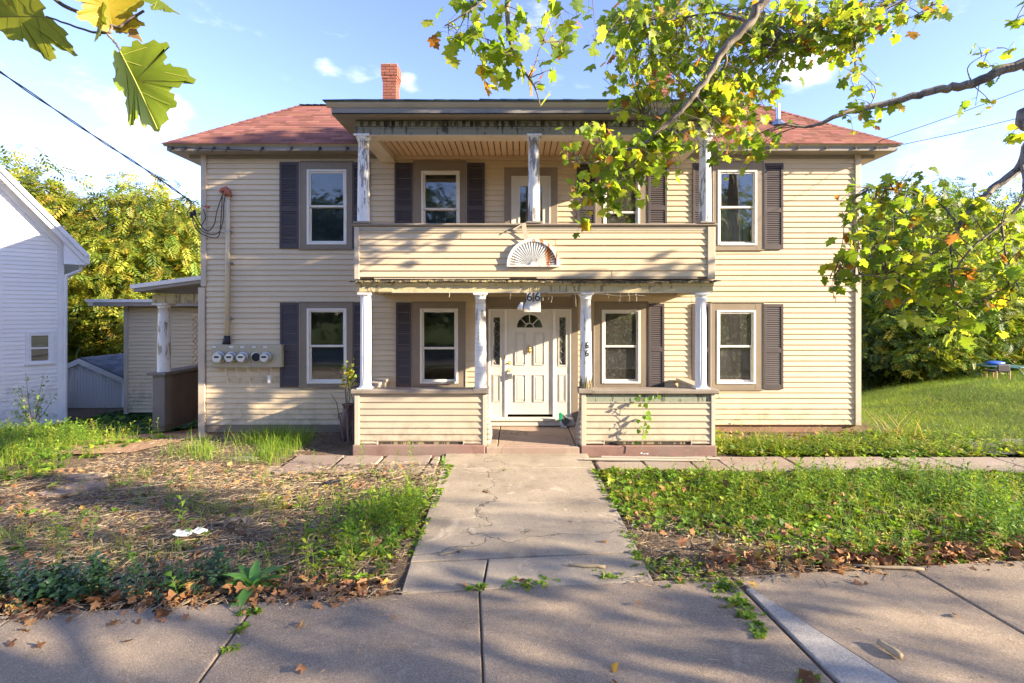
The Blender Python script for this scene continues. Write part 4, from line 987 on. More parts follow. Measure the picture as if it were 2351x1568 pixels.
# ------------------------------------------------------------------ chimneys
def chimney(xa, xb, ya, yb, ztop, seed):
    zb = 6.9; rg = random.Random(seed)
    core = MB().box(xa+.012, xb-.012, ya+.012, yb-.012, zb, ztop-.02).build('chimney', M['mortar'], house, origin=(xa, ya, zb))
    ch = .069; z = ztop - ch*int((ztop-zb)/ch); cache = {}
    rows = int((ztop-z)/ch + .5)
    for r in range(rows):
        fromtop = rows - 1 - r
        g = .035 if fromtop < 4 else (.022 if fromtop == 4 else (.01 if fromtop == 5 else 0))
        A, B, Y0, Y1 = xa-g, xb+g, ya-g, yb+g; zz = ztop - ch*(rows-r)
        def lay(L, off):
            xs = [0.]; x = off
            while x < L - .06:
                if x > .05: xs.append(x)
                x += .215
            xs.append(L); return xs
        for face in ('f', 'l', 'r'):
            L = (B-A) if face == 'f' else (Y1-Y0-.11)
            xs = lay(L, .215 if (r + (face != 'f')) % 2 else .107)
            for p, q in zip(xs[:-1], xs[1:]):
                w = q-p-.011
                key = (round(w, 3), face == 'f')
                if key not in cache:
                    m_ = MB(); 
                    if face == 'f': m_.box(0, w, 0, .1, 0, ch-.011)
                    else: m_.box(0, .1, 0, w, 0, ch-.011)
                    cache[key] = m_.mesh('brick', M['brick'])
                j = rg.uniform(-.003, .003)
                if face == 'f': pos = (A+p+.005, Y0+j, zz)
                elif face == 'l': pos = (A+j+.001, Y0+.105+p+.005, zz)
                else: pos = (B-.1+j-.001, Y0+.105+p+.005, zz)
                o = bpy.data.objects.new('brick', cache[key]); link(o, core, pos)
    MB().box(xa-.02, xb+.02, ya-.02, yb+.02, ztop-.02, ztop+.012).build('chimney_cap', M['mortar'], core)
    fl_ = MB().box(xa+.1, xb-.1, ya+.1, yb-.1, ztop+.012, ztop+.03).build('flue', M['black'], core)
chimney(-3.317, -2.98, 12.5, 12.86, 8.44, 1)
chimney(3.37, 3.70, 12.5, 12.86, 8.44, 2)
# ------------------------------------------------------------------ side porch and rear wing (parts of the house)
YE = 14.73; KE = FPX/YE
def ex_(fx): return fw(fx, YE)
def ez_(fy): return fz(fy, YE)
EX0 = ex_(286)
wing = MB().box(EX0+.03, HXL-.1, YE+.002, YE+3.2, -.52, 2.55).build('rear_wing_wall', M['taupe'], house, origin=(EX0, YE, -.5))
siding_run(wing, EX0+.12, HXL-.2, -.50, 2.5, YE)
boxpart('corner_board', wing, EX0, EX0+.12, YE-.04, YE+.1, -.55, 2.55, M['corner'], .006)
wr = MB(); wr.prism([(-12.0, 2.55), (-6.4, 2.55), (-6.4, 2.80), (-8.8, 2.80), (-12.0, 2.66)], 'y', YE-.45, YE+3.4); wr.build('rear_wing_roof', M['wpaint'], house)
boxpart('rear_wing_fascia', house, -11.85, -6.42, YE-.47, YE-.452, 2.555, 2.655, M['taupe_grey'])
boxpart('rear_wing_drip_edge', house, -12.05, -6.42, YE-.5, YE-.471, 2.66, 2.74, M['nwhite_trim'])
YS = 11.6
def sx(fx): return fw(fx, YS)
px0, px1 = sx(350), sx(378); zg = -.30
hp = MB().box(px0, px1, YS, YS+.22, zg, .95).build('side_porch_post', M['plank_grey'], house, origin=(px0, YS, zg), bevel=.008)
boxpart('post_foot', hp, px0-.008, px1+.008, YS-.01, YS+.222, zg-.02, zg+.13, M['plank'])
hw = boxpart('side_porch_half_wall', house, px0+.08, px1-.03, YS+.22, YS+1.95, zg, .95, M['plank_grey'])
for k in range(14):
    y = YS+.222+k*.122; boxpart('plank', hw, px1-.03, px1-.012, y+.004, y+.116, zg, .93, M['plank'])
boxpart('side_porch_rail', house, px0-.09, px1+.06, YS-.07, YS+1.95, .952, 1.02, M['plank_grey'], .008)
column((px0+px1)/2+.03, 1.02, 2.585, .135, .115, M['peel2'], y=YS+.14, sq=.17)
def slope_z(x, z0): return z0 + (x + 8.38)*.135
sr = MB()
xl, xr = -8.42, HXL+.0
sr.add([(xl, 11.2, slope_z(xl, 2.83)), (xr, 11.2, slope_z(xr, 2.83)), (xr, 13.6, slope_z(xr, 2.83)), (xl, 13.6, slope_z(xl, 2.83)), (xl, 11.2, slope_z(xl, 2.95)), (xr, 11.2, slope_z(xr, 2.95)), (xr, 13.6, slope_z(xr, 2.95)), (xl, 13.6, slope_z(xl, 2.95))], [(0,3,2,1),(4,5,6,7),(0,1,5,4),(1,2,6,5),(2,3,7,6),(3,0,4,7)])
sroof = sr.build('side_porch_roof', M['taupe_grey'], house)
de = MB(); de.add([(xl-.05, 11.17, slope_z(xl, 2.90)), (xr, 11.17, slope_z(xr, 2.90)), (xr, 11.199, slope_z(xr, 2.90)), (xl-.05, 11.199, slope_z(xl, 2.90)), (xl-.05, 11.17, slope_z(xl, 2.99)), (xr, 11.17, slope_z(xr, 2.99)), (xr, 13.6, slope_z(xr, 2.99)), (xl-.05, 13.6, slope_z(xl, 2.99))], [(0,3,2,1),(4,5,6,7),(0,1,5,4),(1,2,6,5),(2,3,7,6),(3,0,4,7)])
de.build('drip_edge', M['nwhite_trim'], sroof)
boxpart('side_porch_beam', house, px0-.02, HXL-.01, YS+.02, YS+.26, 2.587, 2.79, M['yellow'])
lat = MB().box(-8.3, -7.55, 13.02, 13.05, 2.28, 2.34).build('lattice', M['ceiling'], house, origin=(-8.3, 13.02, 1.0))
for s in (1, -1):
    for k in range(-3, 14):
        za = .95 + k*.14; xa, xb = -8.28, -7.58; zb = za + s*(xb-xa)
        a, b = Vector((xa, 13.0+.012*s, za)), Vector((xb, 13.0+.012*s, zb))
        lo_, hi_ = .98, 2.28                         # trim to the panel height
        def clipz(a, b):
            d = b - a; t0, t1 = 0., 1.
            for lim, sg in ((lo_, 1), (hi_, -1)):
                fa, fb_ = sg*(a.z-lim), sg*(b.z-lim)
                if fa < 0 and fb_ < 0: return None
                if fa < 0: t0 = max(t0, fa/(fa-fb_))
                elif fb_ < 0: t1 = min(t1, fa/(fa-fb_))
            return (a + d*t0, a + d*t1) if t1 - t0 > .03 else None
        c = clipz(a, b)
        if c: MB().bar(c[0], c[1], .01, .035, up=(0,1,0)).build('lattice_slat', M['ceiling'], lat)

# ------------------------------------------------------------------ meter bank, conduit, service wires
def s7(x): return wx((560 + x/2.45)/1.30667)
def t7(y): return wz((540 + y/2.45)/1.30667)
mbk = empty('meter_bank', (s7(210), YW-.02, t7(1370)), 'tan bank of five round electric meters on the left front wall', 'meter box')
YM = YW - .15
xs7 = [210, 333, 415, 498, 581, 720]
for k in range(5):
    b = MB().box(s7(xs7[k])+.001, s7(xs7[k+1])-.001, YM, YW-.02, t7(1370), t7(1207)); o = b.build('meter_cabinet', M['box'], mbk, origin=(s7(xs7[k]), YM, t7(1370)), bevel=.006)
    cx_, cz_ = s7((278, 366, 450, 539, 617)[k]), t7(1297); R = .118 if k == 0 else .108
    if k == 3:
        MB().lathe([(R*.95, .004), (R*.95, -.012), (R*.8, -.014), (R*.78, .0)], (cx_, YM, cz_), 24, axis='y').build('meter_ring', M['steel'], o, smooth=False)
        MB().lathe([(R*.77, .0), (R*.77, -.006)], (cx_, YM, cz_), 24, axis='y').build('open_socket', M['black'], o)
    else:
        MB().lathe([(R, .004), (R*1.02, -.02), (R*.98, -.045), (R*.86, -.05), (R*.84, -.11), (R*.78, -.125)], (cx_, YM, cz_), 28, axis='y').build('meter', M['steel'], o, smooth=False)
        MB().lathe([(R*.70, -.124), (R*.68, -.128)], (cx_, YM, cz_), 24, axis='y').build('dial', M['plaque'], o)
        MB().box(cx_-.045, cx_+.045, YM-.131, YM-.129, cz_-.005, cz_+.03).build('register', M['black'], o)
    MB().box(s7(xs7[k]+10), s7(xs7[k]+38), YM-.003, YM-.0005, t7(1230), t7(1217)).build('sticker', M['wplastic'], o)
    x = s7((312, 390, 474, 556, 640)[k]); dp = MB(); z1 = t7(1371)
    dp.tube([(x-.025, YM+.06, z1), (x-.02, YM+.06, z1-.08), (x, YM+.07, z1-.13), (x+.005, YM+.09, z1-.34)], .011, 6); dp.box(x-.03, x+.04, YM+.08, YM+.12, z1-.26, z1-.235)
    dp.build('drop_conduit', M['pvc'], mbk)
MB().box(s7(225), s7(650), YM+.02, YW-.03, t7(1378), t7(1372)).build('bottom_rail', M['box'], mbk)
MB().tube([(s7(627), YM+.04, t7(1385)), (s7(627), YM+.03, t7(1430))], .004, 5).build('tag_string', M['redcap'], mbk); MB().box(s7(618), s7(637), YM+.02, YM+.024, t7(1485), t7(1430)).build('tag', M['wplastic'], mbk)
mast = empty('service_mast', (s7(315), YW-.07, t7(1205)), 'tan vertical service conduit with red weatherhead above the meters', 'conduit')
MB().tube([(s7(312), YW-.07, t7(1150)), (s7(318), YW-.07, t7(400)), (s7(315), YW-.07, t7(125))], .042, 14).build('pipe', M['pvc'], mast, smooth=True)
MB().tube([(s7(306), YW-.07, t7(1206)), (s7(308), YW-.07, t7(1180)), (s7(312), YW-.07, t7(1143))], [.075, .068, .055], 12).build('boot', M['black'], mast, smooth=True)
MB().tube([(s7(318), YW-.07, t7(128)), (s7(316), YW-.07, t7(95)), (s7(303), YW-.085, t7(75)), (s7(285), YW-.10, t7(82)), (s7(272), YW-.12, t7(100))], [.062, .066, .065, .055, .03], 12).build('weatherhead', M['redcap'], mast, smooth=True)
for y in (382, 613, 1017):
    x = s7(318 if y < 700 else 313); c = MB(); c.tube([(x-.055, YW-.05, t7(y)), (x-.04, YW-.115, t7(y)), (x+.04, YW-.115, t7(y)), (x+.055, YW-.05, t7(y))], .008, 6); c.box(x-.09, x+.09, YW-.035, YW-.02, t7(y)-.018, t7(y)+.018); c.build('strap', M['steel'], mast)
wire = empty('service_cable', at(460, 465, YW-.15), 'black overhead service cable looping into the red weatherhead', 'cable')
def cat(pts, n=14):
    out = []; P = [Vector(p) for p in pts]; P = [2*P[0]-P[1]] + P + [2*P[-1]-P[-2]]
    for i in range(1, len(P)-2):
        for k in range(n):
            t = k/n; a, b, c, d = P[i-1:i+3]
            out.append(.5*((2*b) + (c-a)*t + (2*a-5*b+4*c-d)*t*t + (3*b-a-3*c+d)*t**3))
    return out + [P[-2]]
def c7(x, y, Y=YW-.16): return at((560 + x/2.45)/1.30667, (540 + y/2.45)/1.30667, Y)
span = [at(-330, -60, 4.6), at(-120, 80, 6.2), at(0, 165, 7.2), at(210, 308, 8.7), at(340, 393, 9.5), at(438, 462, 10.05)]
for dz in (0, 1):
    P = cat(span); MB().tube([p + Vector((.012*math.sin(i*.5+dz*3.1), 0, .012*math.cos(i*.5+dz*3.1))) for i, p in enumerate(P)], .009, 6).build('span_strand', M['cable'], wire)
MB().tube(cat([at(438, 462, 10.05), c7(70, 165), c7(110, 190), c7(150, 200)]), .006, 5).build('guy_wire', M['cable'], wire)
MB().obox(c7(152, 197), (.035, 0, -.01), (0, .025, 0), (.008, 0, .028)).build('insulator', M['redcap'], wire)
for pts in ([(38,255),(60,300),(110,370),(180,400),(240,380),(268,290),(272,180),(285,100)], [(55,240),(95,320),(150,375),(200,330),(225,220),(268,95)], [(35,260),(60,340),(110,395),(200,425),(240,400),(255,250),(262,110)], [(125,215),(138,280),(112,330),(118,355),(160,378)], [(32,150),(28,200),(5,240),(10,270),(30,275)]):
    MB().tube(cat([c7(x, y, YW-.13-.03*(i % 2)) for i, (x, y) in enumerate(pts)], 8), .009, 6).build('loop_strand', M['cable'], wire)
for (x, y) in ((35, 255), (56, 240)): MB().lathe([(.02,-.06),(.035,-.03),(.035,.03),(.015,.06)], c7(x, y, YW-.14), 8).build('splice', M['black'], wire)
for (a, b, lab) in (((2351, 205), (2015, 325), 'upper of two thin wires running from the right roof corner'), ((2351, 268), (2062, 334), 'lower of two thin wires running from the right roof corner')):
    p = at(*b, 10.0); q = at(*a, 9.2); d = q - p
    tag(MB().tube([p, p + d*.5 + Vector((0,0,-.02)), q, q + d*.9 + Vector((0,0,.06)), q + d*4 + Vector((0,0,.5))], .006, 5).build('overhead_wire', M['cable'], None, origin=p), lab, 'wire')

# ------------------------------------------------------------------ porch oddments
def p5(x, y, Y): return at((1400 + x/2.8)/1.30667, (820 + y/2.8)/1.30667, Y)
YQ = YP - .06
for k, (x0, x1, lab) in enumerate(((504, 551, 'left of two white plaques with a black 6 hanging from the porch beam'), (570, 619, 'right of two white plaques with a black 6 hanging from the porch beam'))):
    a, b = p5(x0, 240, YQ), p5(x1, 160, YQ)
    pl = MB().box(a.x, b.x, YQ, YQ+.012, a.z, b.z).build('number_plaque', M['plaque'], None, origin=((a.x+b.x)/2, YQ, a.z), bevel=.003); tag(pl, lab, 'house number', 'house number plaques')
    digits('6', ((a.x+b.x)/2, YQ-.003, (a.z+b.z)/2), .21, M['black_num'], pl, 'digit', .002)
    for x in (a.x+.03, b.x-.03): MB().tube([(x, YQ+.006, b.z-.01), (x, YQ-.0, b.z+.05), (x+.01, YQ+.03, b.z+.08)], .005, 5).build('hook', M['yellow'], pl)
fx_ = empty('flood_light', p5(550, 325, YQ+.02), 'white double floodlight on a square backing board above the front door', 'light fixture')
a, b = p5(480, 325, YQ+.03), p5(621, 238, YQ+.03)
MB().box(a.x, b.x, YQ+.03, YQ+.05, a.z, b.z).build('backing_board', M['plaque'], fx_, bevel=.004)
for (p, q) in (((462, 250), (447, 298)), ((492, 280), (542, 294))):
    A, B = p5(*p, YQ-.02), p5(*q, YQ-.09); MB().tube([A, A.lerp(B, .3), A.lerp(B, .7), B], [.028, .03, .04, .042], 14).build('lamp_head', M['wplastic'], fx_, smooth=True)
MB().tube([p5(500, 215, YQ-.01), p5(492, 240, YQ-.03), p5(478, 262, YQ-.02), p5(500, 282, YQ)], .012, 7).build('swivel_arm', M['black'], fx_)
sl = empty('string_lights', p5(640, 170, YQ), 'thin string lights dangling under the lower porch beam', 'string lights')
rg = random.Random(9)
for (x, y0, y1, bulb) in ((362, 160, 215, 0), (640, 165, 215, 1), (690, 160, 222, 0), (905, 175, 265, 1), (716, 195, 245, 0), (-150, 165, 200, 0), (1180, 175, 215, 0), (1290, 180, 225, 1), (1360, 178, 240, 0), (1420, 180, 235, 0)):
    A = p5(x, y0-10, YQ+.02); B = p5(x + rg.uniform(-8, 14), y1, YQ); MB().tube([A, A.lerp(B, .5)+Vector((.012, 0, 0)), B], .003, 4).build('dangling_wire', M['crown'], sl)
    if bulb: MB().lathe([(.004, .03), (.012, .015), (.017, -.01), (.008, -.03)], B, 8).build('bulb', M['yellow'], sl)
MB().tube(cat([p5(690, 165, YQ+.02), p5(900, 178, YQ), p5(1100, 172, YQ), p5(1300, 190, YQ), p5(1420, 182, YQ), p5(1500, 190, YQ)], 6), .003, 4).build('strand', M['crown'], sl)
# hand broom by the step
bc = p5(815, 1235, 10.02); br = empty('hand_broom', (bc.x, 10.02, .125), 'green and white hand broom with grey bristles by the door step', 'broom')
MB().prism([(bc.x-.10, .40), (bc.x-.085, .22), (bc.x-.045, .26), (bc.x-.02, .40), (bc.x-.06, .425)], 'y', 9.99, 10.05).build('green_head', M['gplastic'], br, bevel=.008)
MB().prism([(bc.x-.09, .23), (bc.x-.055, .14), (bc.x+.05, .135), (bc.x+.055, .15), (bc.x-.02, .18), (bc.x-.05, .27)], 'y', 9.97, 10.04).build('white_scoop', M['wplastic'], br, bevel=.006)
bb = MB()
for k in range(26):
    t = k/25; A = Vector((bc.x-.045+.025*t, 10.0+.03*((k*7) % 3)/3, .27+.13*t)); B = Vector((bc.x+.03+.10*t, 9.99+.04*((k*5) % 4)/4, .155+.10*t)); bb.tube([A, B], .006, 4)
tag(bb.build('bristles', M['gbristle'], br), None, kind='stuff')
# milk can and trim strips on the ground
mc = empty('milk_can', (-3.22, 9.72, -.02), 'purple-brown metal milk can beside the left porch wall', 'milk can')
MB().lathe([(.155,0),(.16,.02),(.16,.40),(.15,.45),(.11,.52),(.10,.56),(.10,.62),(.125,.65),(.125,.665),(.09,.66)], (-3.22, 9.72, -.02), 24).build('body', M['urn'], mc, smooth=True)
for s in (-1, 1): MB().tube([(-3.22+s*.13, 9.72, .47), (-3.22+s*.19, 9.70, .46), (-3.22+s*.185, 9.70, .38), (-3.22+s*.155, 9.71, .36)], .012, 6).build('handle', M['urn'], mc)
for (y, x0, x1, lab) in ((8.22, 1.05, 3.0, 'longer pale trim strip lying on the flagstones before the right porch wall'), (8.33, 1.35, 3.25, 'shorter pale trim strip lying behind another along the right porch wall')):
    o = MB().bar((x0, y, .035), (x1, y-.07, .03), .05, .02).build('trim_strip', M['crown'], None, origin=(x0, y, 0), bevel=.004); tag(o, lab, 'trim strip')
def debris_box(name, fx, fy, mat, sz, rot, lab, cat_):
    p = ground_at(fx, fy); b = MB(); rg2 = random.Random(int(fx)); n = 7
    V = [(p.x + (i/(n-1)-.5)*sz[0]*math.cos(rot) - (j/(n-1)-.5)*sz[1]*math.sin(rot), p.y + (i/(n-1)-.5)*sz[0]*math.sin(rot) + (j/(n-1)-.5)*sz[1]*math.cos(rot), .03 + sz[2]*rg2.random()) for j in range(n) for i in range(n)]
    b.add(V, [(j*n+i, j*n+i+1, (j+1)*n+i+1, (j+1)*n+i) for j in range(n-1) for i in range(n-1)])
    o = b.build(name, mat, None, origin=(p.x, p.y, .02), smooth=False); m_ = o.modifiers.new('thick', 'SOLIDIFY'); m_.thickness = .002; return tag(o, lab, cat_)
debris_box('crumpled_paper', 437, 1232, M['wplastic'], (.30, .12, .05), .1, 'crumpled white wrapper lying in the left yard straw', 'litter')
debris_box('crumpled_paper', 1395, 1030, M['blue'], (.13, .08, .06), .3, 'crumpled blue wrapper at the foot of the right porch wall', 'litter')
debris_box('plastic_scrap', 760, 1116, M['black'], (.22, .10, .05), .2, 'black plastic scrap in the left yard straw', 'litter')
debris_box('plastic_scrap', 1480, 1048, M['wplastic'], (.12, .06, .03), 0, 'white plastic scrap beside the trim strips', 'litter')
debris_box('cardboard_scrap', 930, 1165, M['taupe'], (.20, .10, .03), .1, 'flat brown cardboard scrap beside the left weeds', 'litter')
debris_box('bark_scrap', 545, 1213, M['bark'], (.26, .10, .09), .4, 'curled brown bark piece in the left yard', 'litter')
hz = MB().tube(cat([ground_at(140, 1352)+Vector((0,0,.02)), ground_at(330, 1333)+Vector((0,0,.05)), ground_at(430, 1330)+Vector((0,0,.045)), ground_at(530, 1338)+Vector((0,0,.02))], 8), .014, 8).build('black_hose', M['black'], None, origin=ground_at(330, 1333), smooth=True); tag(hz, 'black hose lying across the left bed behind the leafy border', 'hose')
for (a, b, r, lab) in (((1010, 1278), (1070, 1262), .012, 'dry stalk lying on the walkway slab left side'), ((1305, 1302), (1390, 1306), .014, 'pale dry stick on the lower walkway slab'), ((2017, 1483), (2066, 1515), .024, 'thick brown stick on the right sidewalk slab'), ((1960, 1303), (2120, 1311), .014, 'long tan stick at the edge of the right leaf litter')):
    A, B = ground_at(*a) + Vector((0,0,r+.006)), ground_at(*b) + Vector((0,0,r+.006)); n = 5
    o = MB().tube([A.lerp(B, i/n) + Vector((0, .008*math.sin(i*2.1), 0)) for i in range(n+1)], [r*(1-.15*math.sin(i*1.3)) for i in range(n+1)], 8).build('stick', M['straw_stick'], None, origin=A, smooth=True); tag(o, lab, 'stick')

# ------------------------------------------------------------------ neighbouring house on the left
NZ = -.62; NR = math.radians(44)
nh = empty('neighbour_house', (-12.0, 13.5, NZ), 'white clapboard gable house at the left edge', 'house'); nh.rotation_euler = (0, 0, NR)
WPOS[nh.name] = Vector((0, 0, 0))                    # children below are given in the house's own frame
EAV = 3.61 - NZ + .28; SL = 1.24; OV = .45
def rake(x): return EAV - (x - OV)*SL                # height of the roof underside above the base at local x (x <= OV)
nw = MB(); nw.prism([(-8, 0), (0, 0), (0, rake(0)-.12), (-4, rake(-4)-.12), (-8, rake(0)-.12)], 'y', .02, 9)
nwall = nw.build('wall', M['nwhite_trim'], nh)
wN = (-.62, -.26, 1.22+.02, 1.87)
def nclip(z):
    m = 0 if z < rake(0)-.3 else (OV - (z + .3 - EAV)/SL)
    return (-3.2, min(-.1, m - .1))
nW = (-.66, -.24, fz(832, 13.2)-NZ, fz(766, 13.2)-NZ)
siding_run(nwall, -3.2, -.1, .02, rake(-3.2)-.4, 0.02, [nW], M['nwhite'], .107, .016, name='clapboard', xclip=nclip)
boxpart('corner_board', nh, -.11, .02, -.03, .12, 0, rake(0)-.2, M['nwhite_trim'], .006)
a, b, c, d = nW; t = .05
w = MB(); w.box(a-.06, a, -.02, .03, c-.05, d+.06); w.box(b, b+.06, -.02, .03, c-.05, d+.06); w.box(a, b, -.019, .03, d, d+.06); w.box(a-.08, b+.08, -.04, .03, c-.06, c)
wo = w.build('window', M['nwhite_trim'], nh, bevel=.004, segs=1)
f2 = MB(); m = (c+d)/2
for x0, x1, z0, z1 in ((a, a+t, c, d), (b-t, b, c, d), (a+t, b-t, d-t, d), (a+t, b-t, c, c+t), (a+t, b-t, m-.02, m+.02)): f2.box(x0, x1, -.012, .02, z0, z1)
f2.build('sash', M['nwhite_trim'], wo); boxpart('pane', wo, a+t, b-t, .004, .01, c+t, d-t, M['glass'])
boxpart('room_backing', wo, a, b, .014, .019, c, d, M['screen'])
for k in range(16): boxpart('blind_slat', wo, a+t, b-t, .0105, .0135, m+.03+k*.017, m+.04+k*.017, M['shade'])
rk = MB(); rf_ = MB()
for s in (1, -1):
    X = lambda x: x if s > 0 else -8 - x
    def seg(mb, x0, x1, y0, y1, dz0, dz1):
        mb.add([(X(x0), y0, rake(x0)+dz0), (X(x1), y0, rake(x1)+dz0), (X(x1), y1, rake(x1)+dz0), (X(x0), y1, rake(x0)+dz0), (X(x0), y0, rake(x0)+dz1), (X(x1), y0, rake(x1)+dz1), (X(x1), y1, rake(x1)+dz1), (X(x0), y1, rake(x0)+dz1)], [(0,3,2,1),(4,5,6,7),(0,1,5,4),(1,2,6,5),(2,3,7,6),(3,0,4,7)])
    seg(rk, OV, -4, -.34, -.30, -.24, .02); seg(rk, OV, -4, -.30, .0, -.10, -.06); seg(rk, .02, -4, -.045, .02, -.45, -.11); seg(rk, OV, -4, -.40, -.34, -.07, .06)
    seg(rf_, OV+.06, -4, -.38, 9.3, .0, .09)
rk.prism([(0, EAV-.26), (OV+.05, EAV-.26), (OV+.05, EAV-.02), (0, rake(0)-.04)], 'y', -.295, -.27); rk.build('rake_board', M['nwhite_trim'], nh); rf_.build('roof', M['nwhite_trim'], nh)
ef = MB().box(OV-.02, OV+.06, -.36, 9.2, EAV-.22, EAV+.02).build('eave_fascia', M['nwhite_trim'], nh); boxpart('eave_soffit', nh, .0, OV, -.33, 9.2, EAV-.26, EAV-.221, M['nwhite_trim'])
MB().tube([(OV-.1, -.12, EAV-.27), (OV-.12, -.12, EAV-.40), (.06, -.09, EAV-.55), (.04, -.08, EAV-.7), (.04, -.08, .05)], .042, 8).build('downspout', M['nwhite_trim'], nh)

# ------------------------------------------------------------------ white shed
SHY = 17.2; shz = -.95
def hx(fx): return fw(fx, SHY)
def hzz(fy): return fz(fy, SHY)
apx = hx((580/2.296)/1.30667); apz = hzz((683+905/2.296)/1.30667); erx = hx((862/2.296)/1.30667); erz = hzz((683+1030/2.296)/1.30667); elx = 2*apx - erx
shed = empty('shed', (apx, SHY, shz), 'small white board shed with grey shingle roof between the houses', 'shed')
MB().prism([(elx+.1, shz), (erx-.1, shz), (erx-.1, erz-.02), (apx, apz-.1), (elx+.1, erz-.02)], 'y', SHY+.02, SHY+4.5).build('wall', M['shedw'], shed)
x = elx+.1
while x < erx - .1:
    xe = min(x+.105, erx-.1); top = lambda q: apz-.11 - abs(q-apx)*(apz-erz-.08)/(erx-.1-apx)
    MB().prism([(x+.006, shz), (xe-.006, shz), (xe-.006, top(xe-.006)), (x+.006, top(x+.006))], 'y', SHY-.006, SHY+.018).build('board', M['shedw'], shed); x += .105
for s in (0, 1):
    A = Vector((apx, 0, apz)); B = Vector((erx if s else elx, 0, erz)); d = (B-A)
    r = MB(); r.add([(A.x, SHY-.2, A.z), (B.x+d.x*.05, SHY-.2, B.z+d.z*.05), (B.x+d.x*.05, SHY+4.7, B.z+d.z*.05), (A.x, SHY+4.7, A.z), (A.x, SHY-.2, A.z+.06), (B.x+d.x*.05, SHY-.2, B.z+.06+d.z*.05), (B.x+d.x*.05, SHY+4.7, B.z+.06+d.z*.05), (A.x, SHY+4.7, A.z+.06)], [(0,3,2,1),(4,5,6,7),(0,1,5,4),(1,2,6,5),(2,3,7,6),(3,0,4,7)])
    ro = r.build('roof_slope', M['slate'], shed); at_ = ro.data.color_attributes.new('tint', 'FLOAT_COLOR', 'POINT'); at_.data.foreach_set('color', [1.]*4*len(ro.data.vertices))
    V, T, Cc = shingle_field((B.x+d.x*.05, SHY-.2, B.z+.06+d.z*.05), (B.x+d.x*.05, SHY+4.7, B.z+.06+d.z*.05), (A.x, SHY-.2, A.z+.06), (A.x, SHY+4.7, A.z+.06), 12, .3, 3+s)
    tag(obj('shingles', mesh_np('shingles', V, T, M['slate'], np.array(Cc)), ro), None, kind='stuff')
    tr = MB(); tr.add([(A.x, SHY-.23, A.z-.14), (B.x+d.x*.05, SHY-.23, B.z-.14+d.z*.05), (B.x+d.x*.05, SHY-.201, B.z-.14+d.z*.05), (A.x, SHY-.201, A.z-.14), (A.x, SHY-.23, A.z+.03), (B.x+d.x*.05, SHY-.23, B.z+.03+d.z*.05), (B.x+d.x*.05, SHY-.201, B.z+.03+d.z*.05), (A.x, SHY-.201, A.z+.03)], [(0,3,2,1),(4,5,6,7),(0,1,5,4),(1,2,6,5),(2,3,7,6),(3,0,4,7)])
    tr.build('rake_trim', M['nwhite_trim'], shed)
# fix WPOS for shed children (identity rotation, fine)

# ------------------------------------------------------------------ back-lawn furniture on the right
def b1(x, y, Y): return at((2900 + x/13.06)/1.30667, (1080 + y/13.06)/1.30667, Y)
YT = 15.4
def gh(x, y): return float(gz(x, y))
cb_ = b1(1430, 1290, YT); gz0 = gh(cb_.x, YT)
dzc = gz0 - cb_.z
ch = empty('lawn_chair', (cb_.x, YT, gz0), 'black-backed chair with tan wooden legs on the back lawn', 'chair')
def cp(x, y, dy=0):
    v = b1(x, y, YT); return Vector((v.x, YT + dy, v.z + dzc))
A, B = cp(1210, 990), cp(1700, 700)
MB().prism([(cp(1205,985).x, cp(1205,985).z), (cp(1715,985).x, cp(1715,985).z), (cp(1665,690).x, cp(1665,690).z), (cp(1205,690).x, cp(1205,690).z)], 'y', YT-.02, YT+.02).build('backrest', M['black'], ch, bevel=.02)
MB().box(A.x, B.x, YT+.03, YT+.5, A.z-.02, A.z+.03).build('seat', M['black'], ch, bevel=.01)
for x, dy in ((1175, 0), (1690, 0), (1375, .5), (1640, .5)):
    p = cp(x, 960, dy); MB().tube([(p.x, YT+dy, p.z), (p.x-.01, YT+dy, gh(p.x, YT+dy)-.01)], .022, 8).build('leg', M['tanwood'], ch)
ty = YT + 1.1; tb_ = b1(1300, 720, ty); tg = gh(tb_.x, ty)
tbl = empty('patio_table', (tb_.x, ty, tg), 'round teal patio table behind the black lawn chair', 'table')
tz = tb_.z + dzc; RT = abs(b1(2050, 720, ty).x - b1(540, 720, ty).x)/2
MB().lathe([(RT, 0), (RT, .025), (RT*.97, .03)], (tb_.x, ty, tz), 40).build('top', M['teal'], tbl)
for k in range(4):
    an = k*math.pi/2 + .5; dx, dy = math.cos(an), math.sin(an)
    MB().tube(cat([(tb_.x+dx*.06, ty+dy*.06, tz), (tb_.x+dx*.1, ty+dy*.1, tg+.35), (tb_.x+dx*.45, ty+dy*.45, tg+.22), (tb_.x+dx*.62, ty+dy*.62, gh(tb_.x+dx*.62, ty+dy*.62))], 6), .02, 8).build('leg', M['teal'], tbl, smooth=True)
bl = b1(1110, 640, ty); 
brd = MB(); n = 20; L = abs(b1(1500, 0, ty).x - b1(740, 0, ty).x)/2
brd.lathe([(max(.002, .16*math.sqrt(max(0, 1-((i/n-.5)*2)**2))), (i/n-.5)*2*L) for i in range(n+1)], (bl.x, ty, tz+.10), 16, axis='x'); 
for i, v in enumerate(brd.v): brd.v[i] = (v[0], v[1], tz+.10+(v[2]-tz-.10)*.45)
tag(brd.build('blue_float', M['blue'], None, origin=(bl.x, ty, tz+.03), smooth=True), 'blue inflated float resting on the patio table', 'float')
